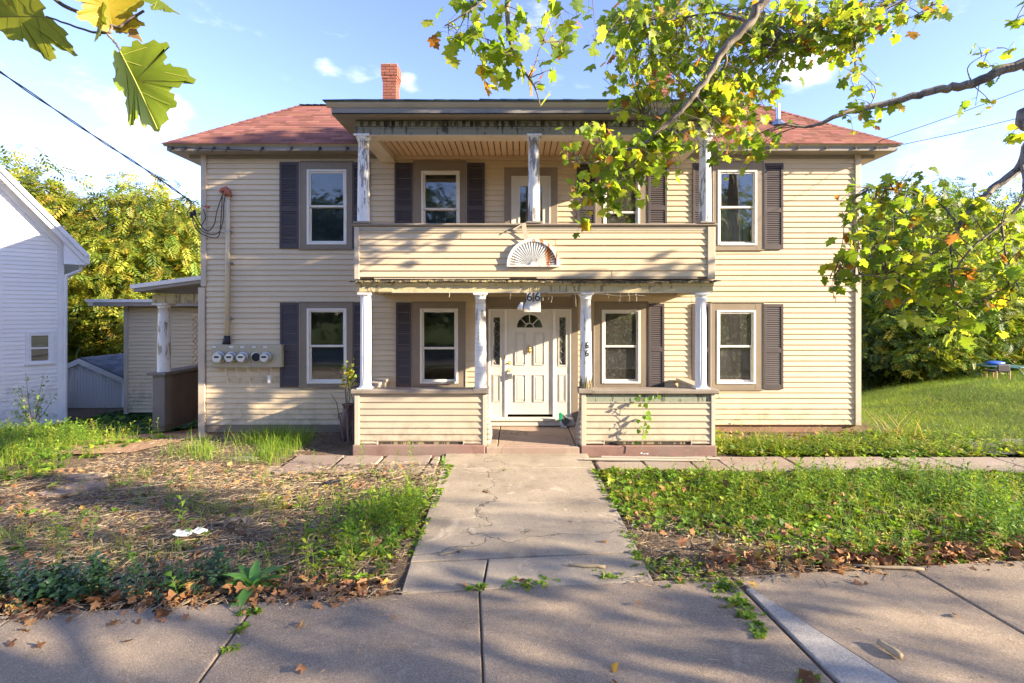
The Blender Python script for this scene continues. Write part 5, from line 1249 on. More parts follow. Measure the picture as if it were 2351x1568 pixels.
# ------------------------------------------------------------------ trees
def leaf_template(seed, detail=True):
    rs = np.random.RandomState(seed)
    half = [(.16,-.07),(.30,.0),(.50,.05),(.42,.17),(.35,.29),(.49,.36),(.60,.55),(.45,.56),(.27,.60),(.31,.74),(.16,.82)] if detail else [(.34,-.03),(.47,.08),(.34,.29),(.58,.54),(.27,.60),(.2,.8)]
    R = [(x, y) for x, y in half]; L = [(-x, y) for x, y in half[::-1]]
    P = [(0, 0)] + R + [(0, 1.02)] + L
    if detail == 2:
        Q = []
        for i, (x, y) in enumerate(P):
            x2, y2 = P[(i+1) % len(P)]; Q.append((x, y))
            for f in (.33, .66):
                k_ = .035 if f < .5 else -.012; L_ = math.hypot(x2-x, y2-y) or 1
                Q.append((x+(x2-x)*f + k_*(y2-y)/L_, y+(y2-y)*f - k_*(x2-x)/L_))
        P = Q
    jt = .012 if detail == 2 else .03; P = np.array([(x + rs.uniform(-jt, jt), y + rs.uniform(-jt, jt)) for x, y in P]); c = np.array([[0, .36]])
    P = np.vstack([c, P]); k = rs.uniform(.15, .7); dr = rs.uniform(.1, .5); tw = rs.uniform(-.3, .3); fold = rs.uniform(0, .35)
    z = fold*np.abs(P[:, 0]) - k*P[:, 0]**2 - dr*P[:, 1]**2*.5 + tw*P[:, 0]*P[:, 1] + rs.uniform(-.03, .03, len(P))
    V = np.column_stack([P, z]); V[:, 1] -= 0
    n = len(P) - 1
    return V, np.array([(0, 1 + i, 1 + (i+1) % n) for i in range(n)])
LEAVES = [leaf_template(s) for s in range(6)]; LEAVES_LO = [leaf_template(s+20, False) for s in range(5)]
PAL_SYC = [((.16,.25,.03), 6), ((.22,.30,.035), 6), ((.31,.35,.04), 4), ((.46,.38,.04), 1.2), ((.12,.19,.04), 3), ((.40,.21,.03), .45), ((.26,.11,.035), .6)]
def pick(pal, n, rs):
    c = np.array([p[0] for p in pal]); w = np.array([p[1] for p in pal], float); w /= w.sum()
    return c[rs.choice(len(c), n, p=w)] * rs.uniform(.75, 1.2, (n, 1))

syc = empty('sycamore_tree', (9.0, -.7, 0), 'sycamore overhanging from the right with yellowing lobed leaves', 'tree')
TR = MB(); TR.tube(cat([(9.0,-.7,-.1), (9.0,-.7,.4), (8.95,-.6,2.5), (8.8,-.2,5.0), (8.4,.5,7.5), (8.3,1.2,10), (8.3,1.9,12.5)], 5), list(np.linspace(.36, .10, 31)), 14)
trunk = TR.build('trunk', M['bark'], syc, smooth=True)
LIMBS = []
def limb(pts, r0, r1, name='limb', n=6):
    P = cat(pts, n); k = len(P); rad = [r0 + (r1-r0)*(i/(k-1))**.8 for i in range(k)]
    rs = random.Random(int(abs(pts[-1][0])*1000)); P = [p + Vector((rs.uniform(-1,1), rs.uniform(-1,1), rs.uniform(-1,1)))*rad[i]*.35 for i, p in enumerate(P)]
    MB().tube(P, rad, 9).build(name, M['bark'], syc, smooth=True); LIMBS.append(P)
# main limb over the porch
limb([(8.45,.45,7.3), (6.8,3.0,8.2), (4.6,5.0,7.6), at(1800,-50,5.4), at(1722,51,5.5), at(1667,109,5.55), at(1619,184,5.6), at(1572,246,5.65), at(1520,294,5.7), at(1469,338,5.7)], .075, .022)
limb([at(1469,338,5.7), at(1407,352,5.65), at(1367,372,5.6), at(1303,372,5.55)], .024, .006); limb([at(1469,338,5.7), at(1462,369,5.72), at(1435,396,5.7), at(1384,435,5.65), at(1336,427,5.6)], .026, .007)
limb([at(1667,109,5.55), at(1660,160,5.7), at(1600,235,5.9), at(1530,265,6.1), at(1470,262,6.2)], .018, .006); limb([at(1722,51,5.5), at(1640,30,5.8), at(1540,45,6.1), at(1440,40,6.3)], .02, .006)
limb([(8.35,.9,9.0), (6.0,3.2,9.0), (3.4,4.2,7.4), at(1420,-160,4.7), at(1200,-60,4.5), at(1168,0,4.5), at(1165,31,4.5), at(1175,106,4.5), at(1192,143,4.5), at(1213,178,4.5), at(1230,205,4.5), at(1240,242,4.5)], .05, .004)
limb([at(1200,-60,4.5), at(1120,-5,4.45), at(1070,30,4.4), at(1020,60,4.4)], .014, .005)
limb([at(1178,110,4.5), at(1160,120,4.5), at(1130,95,4.45), at(1100,85,4.4)], .008, .003); limb([at(1165,120,4.5), at(1152,150,4.5), at(1140,180,4.48)], .006, .003); limb([at(1213,178,4.5), at(1228,150,4.5), at(1240,110,4.5), at(1255,95,4.5)], .007, .003); limb([at(1215,180,4.5), at(1250,165,4.52), at(1275,155,4.55)], .006, .003)
# right-hand limbs
limb([(8.8,-.25,4.6), (7.2,2.6,5.6), at(2480,110,4.9), at(2351,145,5.0), at(2230,190,5.0), at(2150,208,5.0), at(2070,228,5.0), at(1990,248,5.0), at(1930,262,5.0), at(1880,285,5.0), at(1850,291,5.0), at(1800,285,5.0)], .07, .008)
limb([(8.9,-.4,3.8), (7.3,2.3,4.8), at(2470,210,4.2), at(2375,310,4.2), at(2335,388,4.2), at(2270,440,4.2), at(2220,492,4.2), at(2182,556,4.2)], .06, .018)
limb([at(2182,556,4.2), at(2110,600,4.2), at(2040,625,4.25), at(1960,632,4.3), at(1905,640,4.35)], .012, .004); limb([at(2182,556,4.2), at(2188,640,4.15), at(2200,730,4.1)], .010, .004); limb([at(2200,520,4.2), at(2160,470,4.3), at(2080,440,4.4), at(1990,430,4.5)], .010, .004)
limb([at(2345,375,4.2), at(2352,450,4.0), at(2300,515,4.0), at(2230,570,4.0), at(2180,640,4.0)], .018, .005); limb([at(2300,515,4.0), at(2310,600,3.95), at(2320,690,3.9)], .009, .004)
limb([(6.8,3.0,8.2), (5.9,4.4,7.4), at(2200,-70,6.1), at(2080,0,6.1), at(1970,40,6.1), at(1860,70,6.2), at(1800,110,6.2)], .03, .005); limb([at(2200,-70,6.1), at(2150,0,5.7), at(2110,30,5.6)], .012, .004); limb([(7.2,2.6,5.6), at(2420,-60,5.0), at(2360,0,5.0), at(2330,50,5.0)], .015, .004); limb([at(1970,40,6.1), at(1960,110,6.0), at(1965,170,5.9)], .008, .003)
limb([at(2230,190,5.0), at(2225,150,5.0), at(2290,110,4.95)], .007, .003); limb([at(1995,248,5.0), at(2010,205,5.0), at(1975,165,5.0)], .006, .003)
# limb that hangs over the viewer on the left
limb([(8.4,.6,8.0), (4.5,.9,6.6), (1.0,.7,4.9), (-.6,.75,3.9), at(20,-170,1.2)], .055, .009)
limb([at(20,-170,1.2), at(60,-70,1.2), at(125,-2,1.2), at(190,33,1.2), at(265,62,1.2), at(290,50,1.2), at(330,24,1.2)], .006, .0028)
limb([at(258,62,1.2), at(250,75,1.2), at(215,74,1.2), at(170,60,1.2), at(106,38,1.2)], .0035, .002); limb([at(245,75,1.2), at(262,95,1.2), at(277,118,1.2)], .003, .002)

twigs = MB(); LP, LC, LS, LR = [], [], [], []       # leaf positions, colours, sizes, rotations
rsL = np.random.RandomState(42)
allp = [(p, i) for i, P in enumerate(LIMBS) for p in P]
limb_pts = np.array([tuple(p) for p, _ in allp])
def add_leaf(p, size, col=None, yaw=None, pitch=None, roll=None):
    LP.append(tuple(p)); LS.append(size); LC.append(col if col is not None else pick(PAL_SYC, 1, rsL)[0])
    LR.append((rsL.uniform(0, 6.28) if yaw is None else yaw, -abs(rsL.normal(.75, .45)) if pitch is None else pitch, rsL.normal(0, .55) if roll is None else roll))
def cluster(fx, fy, Y, rx, ry, rY, n, size, per=5, tips=None):
    for k in range(max(1, n//per)):
        a = rsL.uniform(0, 6.283); r = math.sqrt(rsL.uniform(0, 1)); Yt = Y + rsL.uniform(-rY, rY)
        end = np.array(at(fx + rx*r*math.cos(a), fy + ry*r*math.sin(a), Yt))
        d = np.linalg.norm(limb_pts - end, axis=1); j = int(np.argmin(d + rsL.uniform(0, .25, len(d)))); st = limb_pts[j]
        mid = (st + end)/2 + np.array([0, 0, .08*d[j]]) + rsL.normal(0, .05, 3)*min(1, d[j])
        P = cat([st, mid, end], 5); twigs.tube(P, list(np.linspace(.006, .002, len(P))), 4, cap=False)
        for q in range(per):
            t = 1 - .55*(q/per)*rsL.uniform(.6, 1.2); p = P[min(len(P)-1, int(t*(len(P)-1)))]
            off = Vector(rsL.normal(0, .06, 3)); off.z -= .03; s = .9*size*rsL.choice((.6, .8, 1.0, 1.2, 1.45))*rsL.uniform(.9, 1.1)
            twigs.tube([p, p + off*.6 + Vector((0,0,.01)), p + off], .0016, 3, cap=False)
            add_leaf(p + off, s)
cluster(1120, 45, 4.5, 115, 60, .2, 94, 0.104); cluster(1185, 150, 4.5, 95, 55, .1, 36, 0.111, 4); cluster(1270, 60, 4.9, 60, 60, .3, 30, 0.104)
for (fx, fy) in ((985,45),(990,85),(1010,20),(1105,115),(1120,160),(1200,175),(1262,165),(1270,140),(1245,110),(1160,60),(1090,40)): add_leaf(at(fx, fy, 4.45), .115)
# the near half of the overhanging crown
cluster(1440, 70, 5.9, 120, 75, .5, 202, 0.111); cluster(1500, 200, 6.2, 120, 90, .5, 283, 0.096); cluster(1620, 90, 6.4, 130, 110, .8, 405, 0.096)
cluster(1680, 235, 6.0, 90, 95, .4, 229, 0.104); cluster(1700, 330, 5.8, 60, 55, .3, 94, 0.104); cluster(1400, 330, 5.7, 110, 55, .25, 148, 0.104); cluster(1400, 425, 5.65, 90, 45, .2, 114, 0.104); cluster(1480, 395, 5.7, 60, 50, .2, 40, 0.104)
cluster(1560, 330, 5.8, 80, 60, .3, 108, 0.104)
cluster(1340, 500, 5.6, 25, 25, .1, 10, 0.096)
cluster(1560, 120, 7.2, 190, 140, .5, 351, 0.111); cluster(1660, 210, 7.2, 110, 130, .4, 189, 0.111)
# top right
cluster(1870, 40, 6.4, 170, 55, .8, 445, 0.096); cluster(1860, 110, 6.2, 90, 50, .5, 162, 0.096); cluster(2000, 30, 6.0, 90, 45, .5, 135, 0.096); cluster(1960, 150, 5.9, 40, 40, .2, 25, 0.096)
cluster(2135, 20, 5.6, 55, 25, .2, 30, 0.096); cluster(2345, 25, 5.0, 25, 40, .2, 14, 0.096)
cluster(2000, 245, 5.0, 60, 40, .1, 22, 0.096, 4); cluster(2010, 180, 5.0, 60, 30, .1, 10, 0.096, 3); cluster(2270, 130, 5.0, 60, 40, .1, 12, 0.096, 3); cluster(2270, 225, 5.0, 50, 25, .1, 6, 0.089, 3); cluster(2330, 320, 4.6, 30, 40, .2, 10, 0.096)
# right hanging mass
cluster(2110, 480, 4.35, 180, 75, .35, 190, .078); cluster(2160, 570, 4.15, 200, 100, .35, 250, .08); cluster(2190, 680, 4.05, 160, 80, .3, 170, .08); cluster(1960, 625, 4.3, 75, 45, .1, 50, .078); cluster(2010, 470, 4.5, 80, 50, .1, 55, .075); cluster(2300, 580, 4.0, 60, 140, .3, 90, .082); cluster(2090, 415, 4.4, 90, 25, .1, 36, .07)
# big near leaves at the top left (placed one by one)
NEAR = []
LP0 = len(LP)
tag(twigs.build('twigs', M['twig'], syc), None, kind='stuff')
# crown beyond the frame (casts the dappled shade)
def crown_points(c, R, n, rs, shell=.35):
    d = rs.normal(0, 1, (n, 3)); d /= np.linalg.norm(d, axis=1)[:, None]; r = rs.uniform(shell, 1, n)**(1/2.2)
    return np.array(c) + d * r[:, None] * np.array(R)
LP = np.array(LP); LS = np.array(LS); LC = np.array(LC); LR = np.array(LR)
big = np.argsort(-(LS/np.maximum(.5, LP[:, 1])) )
infr = [i for i in big if -1.02 < LP[i, 0]/LP[i, 1] < .99][:290]; sel = set(infr)
lm = []
for i, (V, T) in enumerate(LEAVES):
    lm.append(mesh_np('leaf', V, T, M['leafo'], smooth=True))
for k, i in enumerate(infr):
    o = bpy.data.objects.new('leaf', lm[k % len(lm)]); link(o, syc, LP[i])
    R = rot_mats(*[np.array([v]) for v in LR[i]])[0]; o.rotation_euler = Matrix(R.tolist()).to_euler(); o.scale = (LS[i]*1.0,)*3; o.color = (*LC[i], 1)
# the large near leaves at the top left, each with its veins
def near_leaf(p, size, yax, xax, col, fold, seed):
    V, T = leaf_template(seed, 2); yv = Vector(yax).normalized(); xv = Vector(xax); xv = (xv - yv*xv.dot(yv)).normalized(); zv = xv.cross(yv)
    V = V.copy(); V[:, 2] = np.where(V[:, 0] < 0, fold[0], fold[1])*np.abs(V[:, 0]) - .25*(V[:, 1]-.3)**2*.4 + .02*np.sin(V[:, 0]*11)
    if fold[0] > .8: V[:, 0] = np.where(V[:, 0] < 0, V[:, 0]*.8, V[:, 0])
    o = obj('leaf', mesh_np('leaf', V, T, M['leafo'], smooth=True), syc, p); o.rotation_euler = Matrix((xv, yv, zv)).transposed().to_euler(); o.scale = (size,)*3; o.color = (*col, 1)
    vn = MB()
    for pts, r in (([(0,0),(0,.35),(0,.7),(0,.98)], .011), ([(0,.12),(.25,.32),(.52,.5)], .008), ([(0,.12),(-.25,.32),(-.52,.5)], .008), ([(0,.05),(.25,.04),(.45,.06)], .006), ([(0,.05),(-.25,.04),(-.45,.06)], .006), ([(0,.5),(.14,.66),(.22,.74)], .005), ([(0,.5),(-.14,.66),(-.22,.74)], .005), ([(.2,.28),(.32,.28),(.44,.36)], .004), ([(-.2,.28),(-.32,.28),(-.44,.36)], .004)):
        q = [((x*.8 if (fold[0] > .8 and x < 0) else x), y, (fold[0] if x < 0 else fold[1])*abs(x) - .25*(y-.3)**2*.4 - .004) for x, y in pts]; vn.tube(q, r*.62, 5)
    me = vn.mesh('vein', M['vein']); v = bpy.data.objects.new('vein', me); C.objects.link(v); v.parent = o
near_leaf(at(277,118,1.2), .205, (.42,.05,-.9), (.9,.10,.42), (.22,.29,.03), (.85,.15), 3)
near_leaf(at(106,38,1.2), .20, (-1,.1,.06), (.0,.75,-.66), (.19,.21,.04), (.2,.3), 1)
near_leaf(at(258,64,1.2), .125, (-.05,-.2,1), (.8,.6,0), (.40,.30,.03), (.4,.5), 2)
near_leaf(at(232,12,1.19), .085, (-.2,.1,-1), (.7,-.7,.1), (.14,.19,.03), (.3,.2), 4)
near_leaf(at(300,38,1.22), .06, (.3,.2,-.9), (.2,.9,.1), (.20,.13,.06), (.9,.9), 5)
near_leaf(at(355,-8,1.2), .07, (.8,.1,-.6), (.2,.9,.3), (.14,.19,.03), (.4,.3), 0)
rest = np.array([i for i in range(len(LP)) if i not in sel]); parts = []
for k in range(6):
    m = rest[k::6]; parts.append(scatter(*LEAVES[k], LP[m], rot_mats(*LR[m].T), LS[m]*1.0, LC[m]))
V, T, Cc = merge(parts); tag(obj('foliage', mesh_np('foliage', V, T, M['leafm'], Cc, smooth=True), syc, WPOS[syc.name]), None, kind='stuff')
bpy.data.objects['foliage'].location = -Vector(syc.location)
rs = np.random.RandomState(8); parts = []
OUT = [((8.4,3.0,11.3), (2.8,2.4,2.0), 600), ((9.2,6.0,9.3), (2.3,1.4,1.6), 1000), ((9.8,5.9,5.4), (1.6,1.0,.65), 170), ((11.0,.9,4.2), (2.2,1.3,1.2), 110)]
for c, R, n in OUT:
    P = crown_points(c, R, n, rs)
    keep = (P[:, 0]/np.maximum(.1, P[:, 1]) > 1.03) | (P[:, 2] > 2.4 + .63*np.maximum(P[:, 1], 0)) ; P = P[keep]; n = len(P)
    parts.append(scatter(*LEAVES_LO[0], P, rot_mats(rs.uniform(0, 6.28, n), -np.abs(rs.normal(.6, .5, n)), rs.normal(0, .6, n)), rs.uniform(.16, .30, n), pick(PAL_SYC, n, rs)))
V, T, Cc = merge(parts); o = obj('crown', mesh_np('crown', V, T, M['leafm'], Cc), syc, WPOS[syc.name]); o.location = -Vector(syc.location); tag(o, None, kind='stuff')

# generic broadleaf trees: trunk, limbs and a crown of separate leaves
LEAFLET = (np.array([(0,0,0),(.22,.35,.06),(0,1,-.05),(-.22,.35,.06)]), np.array([(0,1,2),(0,2,3)]))
def spray_template(seed, n=9):
    rs = np.random.RandomState(seed); V, T = [], []
    for k in range(n):
        side = 1 if k % 2 else -1; y = .12 + .8*k/n; a = side*(1.05 - .35*k/n); L = .42*(1-.3*abs(k/n-.4)); w = .13
        d = np.array([math.sin(a), math.cos(a), rs.uniform(-.35, .05)]); p = np.array([0, y, -.25*y*y]); q = np.array([d[1], -d[0], 0])
        b = len(V); V += [p, p + d*L*.45 + q*w/2, p + d*L, p + d*L*.45 - q*w/2]; T += [(b, b+1, b+2), (b, b+2, b+3)]
    return np.array(V), np.array(T)
SPRAYS = [spray_template(s) for s in range(4)]
PAL_Y = [((.27,.31,.04), 5), ((.38,.37,.05), 3.5), ((.18,.25,.035), 5), ((.46,.34,.05), 1.2), ((.08,.13,.025), 3)]
PAL_G = [((.12,.21,.03), 5), ((.20,.29,.035), 4), ((.30,.35,.04), 4), ((.06,.12,.025), 3), ((.38,.36,.04), 1.6)]
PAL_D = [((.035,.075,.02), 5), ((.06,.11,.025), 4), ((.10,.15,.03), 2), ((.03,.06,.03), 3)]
def tree_proto(seed, height, R, nclump, per, size, pal, templ, trunk_r=.2, base_frac=.25, clump=.75):
    rs = np.random.RandomState(seed); c = np.array([0, 0, height*(1+base_frac)/2]); rad = np.array([R, R, height*(1-base_frac)/2])
    cc = crown_points(c, rad*.92, nclump, rs, .25)
    cc[:, 2] += rs.normal(0, .25, nclump)
    tm = MB(); top = Vector((rs.uniform(-.3,.3), rs.uniform(-.3,.3), height*.8))
    tm.tube(cat([(0,0,-.6), (.05,0,.2), (rs.uniform(-.2,.2), rs.uniform(-.2,.2), height*.35), tuple(top)], 5), list(np.linspace(trunk_r, trunk_r*.3, 16)), 9)
    tme = tm.mesh('trunk', M['bark2'], smooth=True)
    lmb = MB()
    for k in rs.choice(nclump, min(nclump, 26), replace=False):
        e = Vector(cc[k]); s_ = Vector((0, 0, min(height*.7, max(height*.2, e.z*.65)))); lmb.tube(cat([s_, s_.lerp(e, .5) + Vector((0,0,-.15)), e], 3), [.05, .045, .04, .03, .025, .018, .012][:7], 5, cap=False)
    lme = lmb.mesh('limbs', M['bark2'])
    parts = []
    for t in range(len(templ)):
        idx = np.arange(t, nclump, len(templ)); N = len(idx)*per
        off = rs.normal(0, 1, (N, 3)) * np.array([clump, clump, clump*.45]); P = np.repeat(cc[idx], per, 0) + off
        P[:, 2] -= .18*np.linalg.norm(off[:, :2], axis=1)
        yaw = np.arctan2(-off[:, 0], off[:, 1]) + rs.normal(0, .8, N)
        ctint = np.repeat(rs.uniform(.5, 1.35, (len(idx), 1)), per, 0)  # wide spread of clump tones paints dark gaps into the crown
        parts.append(scatter(*templ[t], P, rot_mats(yaw, rs.normal(-.35, .45, N), rs.normal(0, .5, N)), size*rs.uniform(.6, 1.3, N), pick(pal, N, rs)*ctint))
    V, T, Cc = merge(parts)
    return tme, lme, mesh_np('crown', V, T, M['foliage'], Cc)
PROTO = {
  'yel': tree_proto(1, 9.5, 3.6, 115, 58, .60, PAL_Y, SPRAYS, .22, .18, .8), 'yel2': tree_proto(2, 9.0, 3.2, 95, 58, .55, PAL_Y, SPRAYS, .2, .2, .75),
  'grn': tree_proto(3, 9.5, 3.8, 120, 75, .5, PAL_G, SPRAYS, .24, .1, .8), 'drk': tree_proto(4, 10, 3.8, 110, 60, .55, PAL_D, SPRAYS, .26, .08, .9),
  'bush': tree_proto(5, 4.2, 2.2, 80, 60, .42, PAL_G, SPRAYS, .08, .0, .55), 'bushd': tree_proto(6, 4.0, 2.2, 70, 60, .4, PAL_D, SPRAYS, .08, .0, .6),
}
PROTO['sparse'] = tree_proto(9, 9.5, 3.6, 26, 22, .5, PAL_G, SPRAYS, .17, .3, .6)
def plant_tree(kind, x, y, s, rz, name, label, group, sz=None, z=None):
    z = float(gz(x, y)) if z is None else z
    r = empty(name, (x, y, z), label, 'tree' if 'tree' in name else 'bush', group); r.rotation_euler = (0, 0, rz); r.scale = (s, s, sz or s)
    for n, me in zip(('trunk', 'limbs', 'crown'), PROTO[kind]):
        o = bpy.data.objects.new(n, me); C.objects.link(o); o.parent = r
        if n == 'crown': o['kind'] = 'stuff'
        if n == 'limbs': o['kind'] = 'stuff'
    return r
def ft(fx, Y): return fw(fx, Y)
GL, GR = 'trees behind the left houses', 'trees behind the back lawn'
plant_tree('yel', ft(20, 23), 23, 1.06, 0, 'yellowing_tree', 'large yellow-green tree rising behind the white clapboard house', GL, 1.12)
plant_tree('yel2', ft(165, 24), 24, .95, 1.2, 'yellowing_tree', 'lower yellow-green tree just right of the white clapboard gable', GL, .84)
plant_tree('yel', ft(330, 25), 25, .95, 2.4, 'yellowing_tree', 'tall yellow-green tree under the service cable', GL, 1.08)
plant_tree('yel2', ft(275, 24.5), 24.5, .95, 4.0, 'yellowing_tree', 'yellow-green tree directly behind the white shed', GL, .74)
plant_tree('grn', ft(430, 27), 27, .9, .5, 'leafy_tree', 'greener tree against the left corner of the tan house', GL, 1.0)
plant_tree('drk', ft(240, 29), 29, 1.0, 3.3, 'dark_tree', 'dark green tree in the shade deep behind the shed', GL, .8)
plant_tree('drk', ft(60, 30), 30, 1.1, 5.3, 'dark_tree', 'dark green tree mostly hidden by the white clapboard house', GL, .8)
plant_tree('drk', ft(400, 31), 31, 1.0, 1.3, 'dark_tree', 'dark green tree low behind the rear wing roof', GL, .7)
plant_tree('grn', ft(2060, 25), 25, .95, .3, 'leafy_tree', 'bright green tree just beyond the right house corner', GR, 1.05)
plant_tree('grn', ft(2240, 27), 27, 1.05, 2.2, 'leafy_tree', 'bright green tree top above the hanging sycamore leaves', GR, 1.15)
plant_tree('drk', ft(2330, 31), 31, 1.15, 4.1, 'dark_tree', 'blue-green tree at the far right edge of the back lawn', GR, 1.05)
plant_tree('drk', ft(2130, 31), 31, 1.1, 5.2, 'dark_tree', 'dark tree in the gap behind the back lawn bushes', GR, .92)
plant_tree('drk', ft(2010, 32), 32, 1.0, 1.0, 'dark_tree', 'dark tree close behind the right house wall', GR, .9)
plant_tree('bush', ft(2200, 19.6), 19.6, 1.15, 0, 'leafy_bush', 'big vine-covered bush on the crest of the back lawn', 'bushes at the edge of the back lawn', 1.1)
plant_tree('bush', ft(2110, 18.5), 18.5, .72, 2.0, 'leafy_bush', 'feathery low bush left of the vine-covered bush', 'bushes at the edge of the back lawn', .62)
plant_tree('bush', ft(2320, 20.6), 20.6, 1.0, 3.0, 'leafy_bush', 'leafy bush behind the patio table', 'bushes at the edge of the back lawn', .85)
plant_tree('bushd', ft(2030, 19.5), 19.5, .9, 1.0, 'dark_bush', 'dark green bush beside the right house corner', 'bushes at the edge of the back lawn', .7)
plant_tree('bush', ft(2000, 21.5), 21.5, 1.0, 4.4, 'leafy_bush', 'bright bush showing at the edge of the right house corner', 'bushes at the edge of the back lawn', 1.0)
# far wood closing the view, and street trees across the road (seen in the window panes)
def far_wood():
    rs = np.random.RandomState(77); parts = []; N = 26000
    x = rs.uniform(-95, 95, N); y = rs.uniform(44, 60, N); top = 8.5 + 2.2*np.sin(x*.21) + 1.5*np.sin(x*.57+1)
    z = -2.5 + (top+2.5)*rs.uniform(0, 1, N)**.8
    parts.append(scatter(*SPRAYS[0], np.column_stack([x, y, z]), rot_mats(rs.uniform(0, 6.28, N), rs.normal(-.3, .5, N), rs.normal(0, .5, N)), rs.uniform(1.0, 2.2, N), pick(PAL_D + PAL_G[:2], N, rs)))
    V, T, Cc = merge(parts); tag(obj('far_wood', mesh_np('far_wood', V, T, M['foliage'], Cc)), 'distant dark wood filling the gaps between the trees', kind='stuff')
far_wood()
GS = 'street trees on the viewer side'
for k, (kd, x, y, s, sz) in enumerate((('drk', -9, -15, 1.3, 1.2), ('grn', -1.5, -16, 1.3, 1.15), ('drk', 6, -15, 1.3, 1.25), ('grn', 13.5, -16, 1.3, 1.2), ('drk', -17, -16, 1.3, 1.2))):
    plant_tree(kd, x, y, s, k*1.3, 'street_tree', '%s tree across the road, seen only as a reflection in the windows' % ('second', 'middle', 'fourth', 'rightmost', 'leftmost')[k], GS, sz, 0)
for k, (kd, x, y, s, sz) in enumerate((('sparse', 13.8, -1.0, .72, .85), ('sparse', 20, -3.0, .9, 1.0))):
    plant_tree(kd, x, y, s, k*2.1+.4, 'street_tree', '%s roadside tree right of the frame throwing dappled shade' % ('nearer', 'farther')[k], 'roadside trees on the right', sz, 0)
# ------------------------------------------------------------------ ground vegetation and litter
def blade_template(lean=.5, w=.045):
    V = [(-w/2,0,0),(w/2,0,0),(-w*.4,lean*.18,.45),(w*.4,lean*.18,.45),(-w*.22,lean*.55,.8),(w*.22,lean*.55,.8),(0,lean,1.0)]
    return np.array(V, float), np.array([(0,1,3),(0,3,2),(2,3,5),(2,5,4),(4,5,6)])
def lance(V, T, p, d, up, L, w, droop=.3):
    d = np.array(d, float); d /= np.linalg.norm(d); s = np.cross(d, up); s /= (np.linalg.norm(s)+1e-9); b = len(V)
    m = p + d*L*.45 + np.array([0,0,.05*L]); e = p + d*L + np.array([0,0,-droop*L])
    fold = np.array([0,0,.12*w])
    V += [p, m + s*w/2 + fold, e, m - s*w/2 + fold, m]; T += [(b,b+1,b+4),(b+1,b+2,b+4),(b+2,b+3,b+4),(b+3,b,b+4)]
def stem(V, T, a, b_, r=.008):
    b = len(V); a, b_ = np.array(a, float), np.array(b_, float)
    for p, k in ((a, 1), (b_, .6)):
        for j in range(3): an = j*2.094; V.append(p + np.array([math.cos(an), math.sin(an), 0])*r*k)
    for j in range(3): T += [(b+j, b+(j+1) % 3, b+3+(j+1) % 3), (b+j, b+3+(j+1) % 3, b+3+j)]
def weed_template(seed, n=10, L=.34, w=.075, bushy=.0, r=.012):
    rs = np.random.RandomState(seed); V, T = [], []; bend = rs.uniform(-.15, .15, 2)
    pos = lambda t: np.array([bend[0]*t*t, bend[1]*t*t, t])
    for k in range(4): stem(V, T, pos(k/4), pos((k+1)/4), r*(1-.18*k))
    for k in range(n):
        t = .15 + .85*(k+.5)/n; a = k*2.4 + rs.uniform(-.4, .4); el = .25 + .7*(t**2)
        lance(V, T, pos(t), (math.cos(a), math.sin(a), el), (0,0,1), L*rs.uniform(.7, 1.2)*(1.1-.45*t), w*rs.uniform(.8, 1.3), .25)
    return np.array(V), np.array(T)
def rosette_template(seed, n=7, w=.5):
    rs = np.random.RandomState(seed); V, T = [], []
    for k in range(n):
        a = k*2.4 + rs.uniform(-.3, .3); L = rs.uniform(.55, 1.0); lance(V, T, np.array([0,0,0.]), (math.cos(a), math.sin(a), rs.uniform(.25, 1.1)), (0,0,1), L, L*w, .25)
    return np.array(V), np.array(T)
BL = [blade_template(l, w) for l, w in ((.35,.028), (.8,.024), (1.3,.022))]
WD = [weed_template(s, 9+s % 4) for s in range(5)]; RO = [rosette_template(s) for s in range(4)]; VI = [weed_template(s+30, 12, .42, .20, r=.02) for s in range(4)]
PG = [((.13,.25,.025), 5), ((.20,.34,.03), 4), ((.09,.17,.02), 3), ((.30,.38,.04), 2.5), ((.36,.33,.06), .7)]
PGB = [((.18,.29,.03), 5), ((.27,.35,.04), 3), ((.12,.20,.025), 4), ((.38,.34,.08), 2)]
PVI = [((.028,.075,.035), 5), ((.045,.11,.04), 4), ((.06,.14,.05), 2), ((.10,.20,.04), 1)]
PST = [((.46,.35,.20), 5), ((.34,.25,.15), 4), ((.56,.46,.30), 3), ((.22,.15,.09), 2), ((.30,.27,.23), 1.5)]
PDL = [((.33,.165,.075), 5), ((.27,.135,.07), 4), ((.42,.23,.10), 3), ((.20,.095,.05), 2), ((.46,.30,.08), .8)]
rs = np.random.RandomState(101)
def vcoord(x, y): return -x*math.sin(SA) + y*math.cos(SA)
def region(n, x0, x1, y0, y1, f=None):
    """random points in a box, thinned by a density function"""
    out = []; 
    while sum(len(o) for o in out) < n:
        p = np.column_stack([rs.uniform(x0, x1, n), rs.uniform(y0, y1, n)])
        ok = vcoord(p[:, 0], p[:, 1]) > VB + .02
        ok &= ~((p[:, 0] > -1.12) & (p[:, 0] < 1.2) & (p[:, 1] < 8.7))
        if f is not None: ok &= rs.uniform(0, 1, n) < f(p[:, 0], p[:, 1])
        out.append(p[ok])
        if len(out) > 60: break
    return np.concatenate(out)[:n]
def fbm(x, y, s, o=0):
    return np.array([.5 + .5*mnoise.noise(Vector((a*s, b*s, o))) + .25*mnoise.noise(Vector((a*s*2.3, b*s*2.3, o+7))) for a, b in zip(x, y)])
